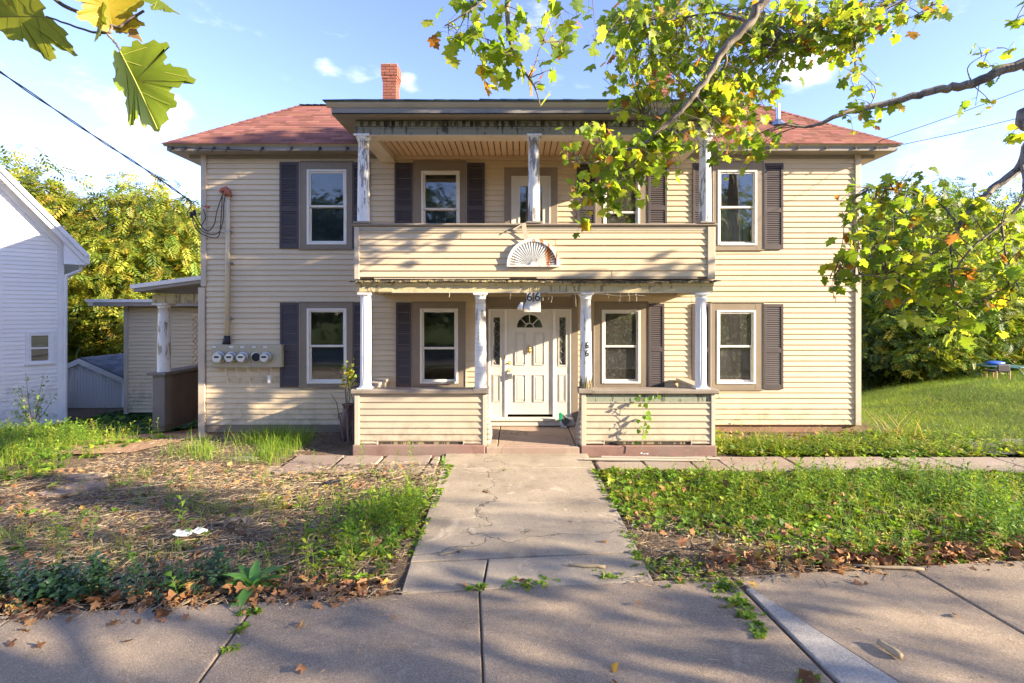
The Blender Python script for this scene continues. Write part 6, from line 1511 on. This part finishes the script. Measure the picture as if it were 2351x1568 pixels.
def lay(templ, P, size, pal, pitch=.12, dz=0, tint=None):
    n = len(P); z = gz(P[:, 0], P[:, 1]) + dz - .012; parts = []; yaw = rs.uniform(0, 6.283, n); pt = rs.normal(0, pitch, n); rl = rs.normal(0, pitch, n); c = pick(pal, n, rs)
    for k in range(len(templ)):
        m = np.arange(k, n, len(templ))
        if len(m): parts.append(scatter(*templ[k], np.column_stack([P[m], z[m]]), rot_mats(yaw[m], pt[m], rl[m]), size[m], c[m]))
    return merge(parts)
def sizes(n, a, b): return rs.uniform(a, b, n)
def stuff(name, parts, mat, label):
    V, T, Cc = merge(parts); return tag(obj(name, mesh_np(name, V, T, mat, Cc)), label, kind='stuff')

# straw, chopped stalks and dead leaves
def stick_parts(P, len_, wid, pal, flat=.12, dz=.006, yawc=0, yaws=1.2):
    n = len(P); tv = np.array([(-.5,-.5,0),(.5,-.5,.0),(.5,.5,0),(-.5,.5,0),(-.5,0,.7),(.5,0,.7)]); tf = np.array([(0,1,5),(0,5,4),(2,3,4),(2,4,5),(0,4,3),(1,2,5)])
    z = gz(P[:, 0], P[:, 1]) + dz + rs.uniform(0, .02, n)
    return scatter(tv, tf, np.column_stack([P, z]), rot_mats(rs.normal(yawc, yaws, n), rs.normal(0, flat, n), rs.normal(0, flat, n)), np.column_stack([len_, wid, wid]), pick(pal, n, rs))
def leaf_litter(P, size, dz0, dz1, tilt=.5):
    n = len(P); parts = []; z = gz(P[:, 0], P[:, 1]) + rs.uniform(dz0, dz1, n)
    for k in range(5):
        m = np.arange(k, n, 5); V, T = LEAVES_LO[k]; V = V.copy(); V[:, 2] *= 2.2; V[:, 0] *= .75
        parts.append(scatter(V, T, np.column_stack([P[m], z[m]]), rot_mats(rs.uniform(0, 6.28, len(m)), rs.normal(0, tilt, len(m)), rs.normal(0, tilt, len(m))), size[m], pick(PDL, len(m), rs)))
    return merge(parts)
left = lambda x, y: np.where(x < -5.4, .55, 1.0)
Ps = region(15000, -8.5, -1.1, 4.2, 8.0, left); Pr = region(2600, 1.2, 7.5, 4.5, 6.4, lambda x, y: np.clip(1.15 - (y-4.9)*.6, .1, 1))
Pb = region(1500, -7, -3.6, 8.0, 10.1)
parts = [stick_parts(Q, rs.uniform(.02, .15, len(Q)), rs.uniform(.002, .006, len(Q)), PST) for Q in (Ps, Pr, Pb)]
Q = region(90, -8.3, -1.3, 4.5, 7.6); parts.append(stick_parts(Q, rs.uniform(.2, .8, len(Q)), rs.uniform(.004, .010, len(Q)), PST, .03, .02, .35, .5))
stuff('straw_litter', parts, M['litter'], 'dry straw and chopped stalks scattered over the yard soil')
tv = np.array([(math.cos(k*1.047)*.5, math.sin(k*1.047)*.5, z) for z in (0, 1) for k in range(6)]); tf = np.array([(k, (k+1) % 6, 6+(k+1) % 6) for k in range(6)] + [(k, 6+(k+1) % 6, 6+k) for k in range(6)] + [(6, 6+k, 6+k+1) for k in range(1, 5)])
Q = np.concatenate([region(70, -4.6, -1.4, 4.4, 5.6), region(40, 1.6, 4.8, 4.8, 5.8)]); n = len(Q); w = rs.uniform(.014, .026, n)
stuff('cut_stalk_stubs', [scatter(tv, tf, np.column_stack([Q, gz(Q[:, 0], Q[:, 1]) - .01]), rot_mats(rs.uniform(0, 6, n), rs.normal(0, .12, n), rs.normal(0, .12, n)), np.column_stack([w, w, rs.uniform(.03, .08, n)]), pick([((.30,.23,.14),1),((.22,.16,.10),1)], n, rs))], M['litter'], 'short cut cane stubs standing in the soil')
edgeL = lambda x, y: np.exp(-((vcoord(x, y) - VB - .10)/.13)**2); 
D1 = region(520, -6.5, -1.0, 3.6, 5.2, edgeL); D2 = region(900, 1.7, 8.5, 4.3, 6.2, lambda x, y: np.exp(-((vcoord(x, y) - VB - .14)/.17)**2)*np.clip((x-1.2)/2, .15, 1))
D3 = region(700, -8, -1.2, 4.6, 8.0); D4 = region(420, 1.3, 8, 4.8, 7.6); D5 = region(160, 3.5, 6.9, 8.6, 10.1)
def spill(n, u0, u1):
    u = rs.uniform(u0, u1, n); v = VB + .05 - np.abs(rs.normal(0, .09, n)); return np.column_stack([u*math.cos(SA) - v*math.sin(SA), u*math.sin(SA) + v*math.cos(SA)])
S1, S2 = spill(150, -5.5, -.6), spill(170, 2.2, 8)
stuff('edge_straw', [stick_parts(Q_, rs.uniform(.02, .16, len(Q_)), rs.uniform(.002, .006, len(Q_)), PST, .08, .012) for Q_ in (spill(350, -5.5, -.5), spill(350, 1.4, 8))], M['litter'], 'bits of straw spilling over the sidewalk edge')
stuff('leaf_litter', [leaf_litter(S1, sizes(len(S1), .04, .10), .012, .03, .25), leaf_litter(S2, sizes(len(S2), .04, .10), .012, .03, .25), leaf_litter(D1, sizes(len(D1), .06, .13), .0, .05), leaf_litter(D2, sizes(len(D2), .06, .13), .0, .09), leaf_litter(D3, sizes(len(D3), .05, .10), .0, .03, .35), leaf_litter(D4, sizes(len(D4), .05, .11), .01, .08), leaf_litter(D5, sizes(len(D5), .04, .09), 0, .03)], M['litter'], 'brown dead leaves heaped along the sidewalk edge and over the yards')
Q = np.column_stack([rs.uniform(-4, 5, 260), rs.uniform(3.2, 8.4, 260)]); Q = Q[(vcoord(Q[:, 0], Q[:, 1]) < VB) | (np.abs(Q[:, 0]) < 1.0)]; n = len(Q)
stuff('pavement_crumbs', [stick_parts(Q, rs.uniform(.01, .06, n), rs.uniform(.002, .008, n), PST, .05, .008)], M['litter'], 'small twigs and crumbs on the paving')

# left yard
G1 = region(2300, -6.1, -3.75, 8.1, 9.9, lambda x, y: np.clip(fbm(x, y, 1.1, 3)*2.6 - 1.05, 0, 1)*np.clip((x+6.1)/1.3, .03, 1))
stuff('long_grass', [lay(BL, G1, np.column_stack([sizes(len(G1), .12, .3)]*2 + [sizes(len(G1), .12, .36)]), PG, .2)], M['grass'], 'long green grass growing along the left front wall')
G2 = region(3400, -10.5, -6.2, 6.0, 10.6, lambda x, y: np.clip(fbm(x, y, .7, 9)*1.7 - .35, .05, 1)*np.clip(1.1-(x+8.3)*.8, 0, 1)); G2b = region(5000, -10.5, -6.6, 6.0, 10.8, lambda x, y: np.clip(fbm(x, y, .9, 5)*2 - .7, 0, 1)*np.clip(.9-(x+8.2)*.7, 0, 1))
stuff('left_weeds', [lay(WD, G2[:1500], sizes(1500, .14, .42), PG, .15), lay(RO, G2[1500:], sizes(len(G2)-1500, .07, .2), PG, .2), lay(BL, G2b, np.column_stack([sizes(len(G2b), .1, .25)]*2 + [sizes(len(G2b), .1, .34)]), PGB, .25)], M['grass'], 'green weeds and grass between the path and the white house')
G3 = region(460, -2.5, -1.08, 4.55, 6.9, lambda x, y: np.clip((x+2.5)/1.1, .04, 1)**1.5*np.clip(fbm(x, y, 1.4, 1)*1.8-.35, .06, 1)); G3b = region(260, -6, -1.1, 4.6, 7.6, lambda x, y: np.clip(fbm(x, y, 1.2, 21)*2.6 - 1.35, .01, 1))
G3c = region(260, -6.5, -1.3, 4.7, 7.7, lambda x, y: np.clip(fbm(x, y, 1.1, 31)*2.2 - .7, .03, 1))
stuff('yard_weeds', [lay(WD, G3c[:90], sizes(90, .08, .24), PG, .2), lay(RO, G3c[90:], sizes(len(G3c)-90, .05, .13), PG, .2), lay(WD, G3[:270], sizes(270, .12, .36), PG, .18), lay(RO, G3[270:], sizes(len(G3)-270, .06, .16), PG, .2), lay(BL, np.repeat(G3b, 6, 0) + rs.normal(0, .03, (len(G3b)*6, 2)), np.column_stack([sizes(len(G3b)*6, .08, .2)]*2 + [sizes(len(G3b)*6, .07, .2)]), PGB, .3)], M['grass'], 'green weeds crowding the left edge of the walkway')
G4 = region(270, -5.6, -2.55, 3.85, 4.95, lambda x, y: np.exp(-((vcoord(x, y)-VB-.32)/.2)**2)*np.clip(fbm(x, y, 1.6, 2)*1.8-.25, .1, 1)*np.clip((-1.9-x)/1.8, .1, 1))
stuff('dark_ground_cover', [lay(VI, G4, sizes(len(G4), .10, .26), PVI, .3)], m_leaf('glossy_leaf', spots=False, trans=.15, rough=.28), 'dark glossy-leaved ground cover along the left sidewalk edge')
G5 = region(5200, -12, -7.0, 11.2, 15.5, lambda x, y: np.where(x > -8.2, 0, 1)*np.where((y < 12.0) & (x > -9.5), .1, 1.0))
stuff('shade_ground_cover', [lay(RO, G5, sizes(len(G5), .10, .26), PVI + PG[:1], .2)], M['grass'], 'dark green ground cover in the shade by the shed')
# right yard
dens = lambda x, y: np.clip((y - 5.05 + .35*np.clip(x-2.2, 0, 3) - .25*np.clip(3.0-x, 0, 2))*1.1, .0, 1)*np.clip(fbm(x, y, .9, 4)*1.6 - .1, .25, 1)
G6 = region(3600, 1.22, 9.2, 4.7, 7.68, dens); G7 = region(1300, 1.9, 9.2, 4.75, 7.6, lambda x, y: np.clip((x-1.9)*.7, .05, 1)*np.clip(fbm(x, y, .8, 14)*2.2 - .7, .04, 1)); G8 = region(11000, 1.25, 9.5, 5.0, 7.66, dens)
stuff('right_weeds', [lay(RO, G6, sizes(len(G6), .06, .15), PG, .25), lay(WD, G7, sizes(len(G7), .10, .34), PG, .2), lay(BL, G8, np.column_stack([sizes(len(G8), .08, .2)]*2 + [sizes(len(G8), .06, .2)]), PGB, .3)], M['grass'], 'dense green weeds covering the right front yard')
G9 = region(2600, 3.45, 9.0, 8.5, 10.2, lambda x, y: np.clip(1.2 - np.abs(y - 8.95 - .05*(x-5))*1.5 + np.where(x > 6.9, .6, 0), .03, 1)*np.where((x > 7.9) & (y > 9.0), .1, 1)*np.clip(fbm(x, y, 1.3, 8)*1.8-.2, .2, 1))
stuff('house_foot_weeds', [lay(RO, G9[:1700], sizes(1700, .07, .19), PGB, .25), lay(WD, G9[1700:], sizes(len(G9)-1700, .1, .28), PGB, .2)], M['grass'], 'bright weeds at the foot of the right front wall')
G10 = region(70000, 7.3, 26, 9.3, 18.5, lambda x, y: np.where((y < 9.75 + .05*(x-8)) & (x > 8), .12, 1)*np.where(x/y > 1.04, 0, 1)*np.clip(1.4 - (y-9)/12, .3, 1))
_lw = fbm(G10[:, 0]*.6, G10[:, 1]*1.6, .8, 2); o_ = np.argsort(_lw); G10 = G10[o_]; h_ = len(G10)//2  # darker and lighter halves paint bands of shade into the lawn colour
stuff('back_lawn', [lay(BL[1:], G10[h_:], np.column_stack([sizes(h_, .08, .18)]*2 + [sizes(h_, .03, .09)]), [((.12,.20,.03), 4), ((.08,.16,.03), 4), ((.2,.26,.04), 2)], .4), lay(BL[1:], G10[:h_], np.column_stack([sizes(h_, .08, .18)]*2 + [sizes(h_, .03, .10)]), PG + [((.20,.24,.035), 5)], .35)], M['grass'], 'mown green back lawn rising to the right')
# tufts in the paving joints
J = []
for (fx, fy, n, sp) in ((1190,1343,10,.06), (1215,1340,14,.08), (1260,1338,14,.07), (1395,1325,16,.06), (1530,1300,60,.16), (1580,1318,50,.14), (1640,1330,30,.10), (1660,1352,26,.06), (1690,1385,22,.05), (1715,1412,20,.05), (1735,1440,14,.04), (1750,1462,8,.03), (1100,1350,8,.04), (575,1408,14,.05), (545,1450,8,.04), (525,1490,8,.04), (1860,1555,8,.04), (1160,1080,6,.05), (1090,1350,6,.03), (1285,1030,30,.10), (1310,1034,30,.09), (1440,1028,20,.08), (1070,1030,16,.08), (1130,1030,8,.05)):
    p = ground_at(fx, fy); J.append(np.column_stack([rs.normal(p.x, sp, n), rs.normal(p.y, sp*.7, n)]))
for s_, xe in ((-1, -1.06), (1, 1.17)):
    n_ = 150; yy = rs.uniform(4.9, 7.9, n_); J.append(np.column_stack([xe + s_*np.abs(rs.normal(0, .05, n_)) - s_*.05, yy])[fbm(np.full(n_, xe), yy, 1.6, 6) > .45])
J = np.concatenate(J); stuff('joint_weeds', [lay(RO, J, sizes(len(J), .025, .07), PG, .3, .012)], M['grass'], 'small weeds growing in the paving joints')

# single plants
def mesh_of(templ, name, mat=None, col=None):
    V, T = templ; return mesh_np(name, V, T, mat or M['grass'], np.tile(np.array(col or (.14,.26,.03)), (len(V), 1)))
shoot_m = [mesh_of(weed_template(60+k, 13+k, .30, .07, r=.009), 'shoot', None, c) for k, c in enumerate(((.16,.28,.03), (.20,.33,.035), (.13,.24,.03)))]
def shoot(fx, fy, h, lab, grp, k):
    p = ground_at(fx, fy); o = empty('weed_shoot', (p.x, p.y, float(gz(p.x, p.y))), lab, 'weed', grp); c = bpy.data.objects.new('stem', shoot_m[k % 3]); C.objects.link(c); c.parent = o; c.scale = (h, h, h); c.rotation_euler = (rs.normal(0,.1), rs.normal(0,.1), rs.uniform(0, 6.28)); o['kind'] = 'thing'
SHOOTS = {'shoots in the left yard': ((210,1245,.40,'tall leafy shoot left of the crumpled white wrapper'), (420,1230,.48,'tallest leafy shoot, standing right behind the crumpled white wrapper'), (130,1275,.30,'small leafy shoot above the dark ground cover near the left edge'), (320,1160,.26,'small leafy shoot in the straw between flagstones and wrapper'), (700,1190,.22,'low leafy shoot in front of the black plastic scrap'), (640,1250,.26,'leafy shoot right of the curled bark piece'), (860,1200,.3,'leafy shoot just left of the weeds crowding the walkway')),
  'shoots before the left porch wall': ((828,1075,.42,'tall shoot in front of the left end of the left porch wall'), (945,1085,.44,'tallest shoot before the middle of the left porch wall'), (912,1080,.3,'shorter shoot left of the tallest before the left porch wall'), (720,1062,.25,'small shoot growing beside the flagstones near the milk can')),
  'tall shoots in the right yard': ((1840,1185,.62,'tallest thick shoot in the middle of the right yard weeds'), (1990,1150,.6,'tall shoot below the right corner of the tan house'), (2130,1160,.62,'tall shoot in the right yard below the bright house-foot weeds'), (2230,1210,.62,'tall shoot near the right edge of the front yard'), (1690,1210,.35,'short shoot in the bare soil of the right yard'), (2330,1240,.5,'rightmost shoot above the heap of dead leaves'), (1580,1225,.3,'short shoot beside the walkway in the right yard'))}
for grp, L in SHOOTS.items():
    for k, (fx, fy, h, lab) in enumerate(L): shoot(fx, fy, h, lab, grp, k)
def dock(fx, fy, s, lab, n=11, col=(.10,.25,.06)):
    p = ground_at(fx, fy); o = empty('dock_plant', (p.x, p.y, float(gz(p.x, p.y))), lab, 'plant'); rg = random.Random(int(fx))
    for k in range(n):
        a = k*2.4 + rg.uniform(-.3,.3); L = s*rg.uniform(.7, 1.05); wd = L*rg.uniform(.24, .34); el = rg.uniform(.35, 1.35) if k > 3 else rg.uniform(.0, .3)
        V, T = [], []; N = 9
        for i in range(N):
            t = i/(N-1); wv = wd*.5*math.sin(math.pi*min(1, .06+t*.94))**.7*(1-.25*t); r = L*(t*math.cos(el) + .15*t*t); z = L*(t*math.sin(el) - .38*t*t)+.01; j = rg.uniform(-.06, .06)*wd
            for q in (-1, 0, 1): V.append((math.cos(a)*r - math.sin(a)*q*(wv+j), math.sin(a)*r + math.cos(a)*q*(wv+j), z + abs(q)*wv*.35))
        for i in range(N-1):
            for q in (0, 1): b = i*3+q; T.append((b, b+1, b+4, b+3))
        c = np.tile(np.array(col)*rg.uniform(.75, 1.25), (len(V), 1)); me = mesh_np('leaf', V, T, M['grass'], c, smooth=True); l = bpy.data.objects.new('leaf', me); C.objects.link(l); l.parent = o
dock(580, 1352, .36, 'large broad-leaved dock plant at the left sidewalk edge', 14); dock(1018, 1070, .22, 'broad-leaved plant at the top left corner of the walkway', 9, (.16,.27,.07)); dock(1066, 1030, .18, 'small broad-leaved plant against the red porch kerb', 9, (.17,.30,.05))
# seedling climbing the right porch wall
vz = empty('vine_seedling', ground_at(1477, 1032), 'thin leafy seedling climbing the right porch wall', 'plant')
def r4(x, y, Y): return at((1740 + x/2.8)/1.30667, (820 + y/2.8)/1.30667, Y)
Yv = YP-.14; pts = [(515,1480),(525,1400),(535,1300),(545,1200),(530,1130),(490,1090),(430,1100)]
MB().tube([r4(*p, Yv) for p in pts], [.006,.006,.005,.005,.004,.003,.002], 5).build('stem', M['straw_stick'], vz); MB().tube([r4(535,1135,Yv), r4(570,1085,Yv), r4(650,1040,Yv), r4(648,985,Yv)], .003, 4).build('stem', M['straw_stick'], vz)
heart = np.array([(0,0,0),(.35,-.08,.05),(.5,.25,.0),(.3,.7,-.04),(0,1,-.12),(-.3,.7,-.04),(-.5,.25,0),(-.35,-.08,.05),(0,.35,-.05)]); ht = np.array([(8,i,(i+1) % 8) for i in range(8)])
hm = [mesh_np('leaf', heart, ht, M['grass'], np.tile(np.array(c), (9,1))) for c in ((.10,.22,.03), (.16,.30,.03))]
for k, (x, y, s) in enumerate(((480,1440,.13),(540,1390,.13),(500,1340,.11),(560,1345,.11),(525,1310,.11),(570,1310,.12),(500,1250,.11),(575,1235,.16),(530,1220,.1),(570,1190,.14),(555,1280,.1),(545,1125,.13),(500,1120,.10),(455,1110,.08),(480,1070,.10),(545,1070,.09),(570,1075,.1),(600,1060,.1),(625,1055,.09),(655,1045,.1),(465,1065,.08),(500,1035,.06))):
    o = bpy.data.objects.new('leaf', hm[k % 2]); link(o, vz, r4(x, y, Yv-.01)); o.rotation_euler = (1.2+rs.normal(0,.35), rs.normal(0,.6), rs.normal(0,.5)); o.scale = (s*.68,)*3
# bare-stemmed shrub beside the left porch wall
sh = empty('bare_shrub', (-3.02, 9.3, -.02), 'bare-stemmed shrub with a few yellow-green leaves beside the left porch wall', 'shrub')
def r8(x, y, Y=9.3): return at((980 + x/4.356)/1.30667, (1000 + y/4.356)/1.30667, Y)
for pts, r in (([(285,1450),(265,1150),(245,730)], .02), ([(290,1450),(270,1000),(300,850),(285,700),(290,640)], .012), ([(340,1440),(350,900),(300,730)], .01), ([(310,1440),(260,1300),(350,1130)], .012), ([(220,1420),(180,1160),(130,900),(50,785)], .012), ([(300,1440),(330,1250),(345,1130)], .01), ([(290,700),(300,620),(220,560),(150,520),(65,460)], .009), ([(220,560),(180,510),(165,450)], .007), ([(290,690),(260,670),(230,640)], .006), ([(330,650),(370,600),(400,560)], .005), ([(275,1440),(272,1180),(268,760)], .013), ([(350,1450),(362,1200),(340,1000)], .012)):
    MB().tube([r8(x, y, 9.3 + .05*((i*3) % 4)/4) for i, (x, y) in enumerate(pts)], [r*(1-.55*i/(len(pts)-1)) for i in range(len(pts))], 6).build('stem', M['twig'], sh)
n = 110; P = np.array([tuple(r8(290 + rs.normal(0, 42), 540 + rs.normal(0, 80), 9.3 + rs.normal(0, .08))) for _ in range(n)])
V, T, Cc = scatter(heart, ht, P, rot_mats(rs.uniform(0,6.28,n), rs.normal(0,.7,n), rs.normal(0,.7,n)), rs.uniform(.035, .07, n), pick(PAL_Y, n, rs)); o = obj('foliage', mesh_np('foliage', V, T, M['grass'], Cc), sh, WPOS[sh.name]); o.location = -Vector(sh.location); tag(o, None, kind='stuff')
# thin sapling before the white house
sp = empty('thin_sapling', at(75, 985, 11.0), 'thin feathery sapling in front of the white clapboard wall', 'sapling')
base = at(75, 985, 11.0); rg = random.Random(3); V0 = []
for k in range(9):
    e = at(75 + rg.uniform(-70, 60), 985 - rg.uniform(40, 135), 11 + rg.uniform(-.3, .3)); MB().tube([base, base.lerp(e, .5) + Vector((rg.uniform(-.05,.05), 0, .05)), e], [.008, .006, .002], 5).build('stem', M['twig'], sp)
    for q in range(26): t = rg.uniform(.25, 1.02); V0.append(tuple(base.lerp(e, t) + Vector((rg.gauss(0,.04), rg.gauss(0,.04), rg.gauss(0,.03)))))
P = np.array(V0); n = len(P); V, T, Cc = scatter(*LEAFLET, P, rot_mats(rs.uniform(0,6.28,n), rs.normal(.2,.6,n), rs.normal(0,.6,n)), rs.uniform(.05, .10, n), pick(PG, n, rs)); o = obj('foliage', mesh_np('foliage', V, T, M['grass'], Cc), sp, WPOS[sp.name]); o.location = -Vector(sp.location); tag(o, None, kind='stuff')
# arching grass clump at the right house corner and an iris-like clump
for (x, y, nn, s, name, lab) in ((7.3, 9.7, 46, .62, 'arching_grass_clump', 'arching tan and green grass clump at the right house corner'), (4.35, 9.2, 16, .34, 'strap_leaf_plant', 'strap-leaved plant in front of the right foundation')):
    P = np.column_stack([rs.normal(x, .14, nn), rs.normal(y, .10, nn), np.zeros(nn)]); P[:, 2] = gz(P[:, 0], P[:, 1]) - .02
    V, T, Cc = scatter(*BL[1], P, rot_mats(rs.uniform(0, 6.28, nn), rs.normal(-.15,.2,nn), rs.normal(0,.1,nn)), np.column_stack([np.full(nn, s*.9)]*2 + [rs.uniform(.6, 1.1, nn)*s]), pick(PGB + [((.45,.36,.15), 5)], nn, rs)); o = obj(name, mesh_np(name, V, T, M['grass'], Cc)); tag(o, lab, 'grass clump')
# single fallen leaves on the paving
fl_m = []
for k in range(4):
    V, T = LEAVES_LO[k]; V = V.copy(); V[:, 2] *= 2.6; V[:, 0] *= .8; fl_m.append(mesh_np('fallen_leaf', V, T, M['leafo'], smooth=True))
FALL = [(1115,1130,.13,'curled brown leaf lying alone in the middle of the front walkway'), (1395,1248,.07,'small brown leaf near the right edge of the front walkway'), (1310,1200,.06,'tiny brown leaf right of centre on the front walkway'),
  (385,1405,.13,'largest curled brown leaf at the left sidewalk edge'), (93,1480,.09,'flat tan leaf on the far left sidewalk slab'), (27,1477,.07,'dark curled leaf at the far left edge of the sidewalk'), (48,1450,.09,'pale curled leaf just off the left leaf litter'), (275,1427,.08,'brown leaf on the left sidewalk slab'),
  (690,1442,.09,'tan leaf on the middle sidewalk slab'), (1417,1540,.10,'pale tan leaf at the bottom of the middle sidewalk slab'), (1560,1330,.11,'brown leaf where the walkway meets the green joint weeds'), (1190,1332,.10,'brown leaf standing up among weeds at the walkway foot'), (1470,1388,.06,'small dark leaf right of the walkway foot'), (1835,1555,.13,'big brown leaf at the bottom of the pale concrete strip'), (1925,1310,.10,'brown leaf on the sidewalk below the right leaf heap')]
for k, (fx, fy, s, lab) in enumerate(FALL):
    p = ground_at(fx, fy); o = bpy.data.objects.new('fallen_leaf', fl_m[k % 4]); link(o, None, (p.x, p.y, .018)); o.rotation_euler = (rs.normal(0,.35), rs.normal(0,.35), rs.uniform(0,6.28)); o.scale = (s,)*3; o.color = (*(pick(PDL, 1, rs)[0]), 1); tag(o, lab, 'leaf', 'fallen leaves on the paving')
E = np.array([tuple(ground_at(*q)[:2]) for q in ((370,1425),(300,1475),(905,1425),(700,1535),(1063,1345),(1205,1338),(1660,1397),(1860,1558),(1405,1566),(2100,1310),(2200,1420),(1990,1310),(1075,1075),(1050,1270),(935,1200),(1300,1033),(1275,1034))])
stuff('stray_leaves', [leaf_litter(E, sizes(len(E), .04, .08), .012, .03, .3)], M['litter'], 'a few small stray leaves on the paving')
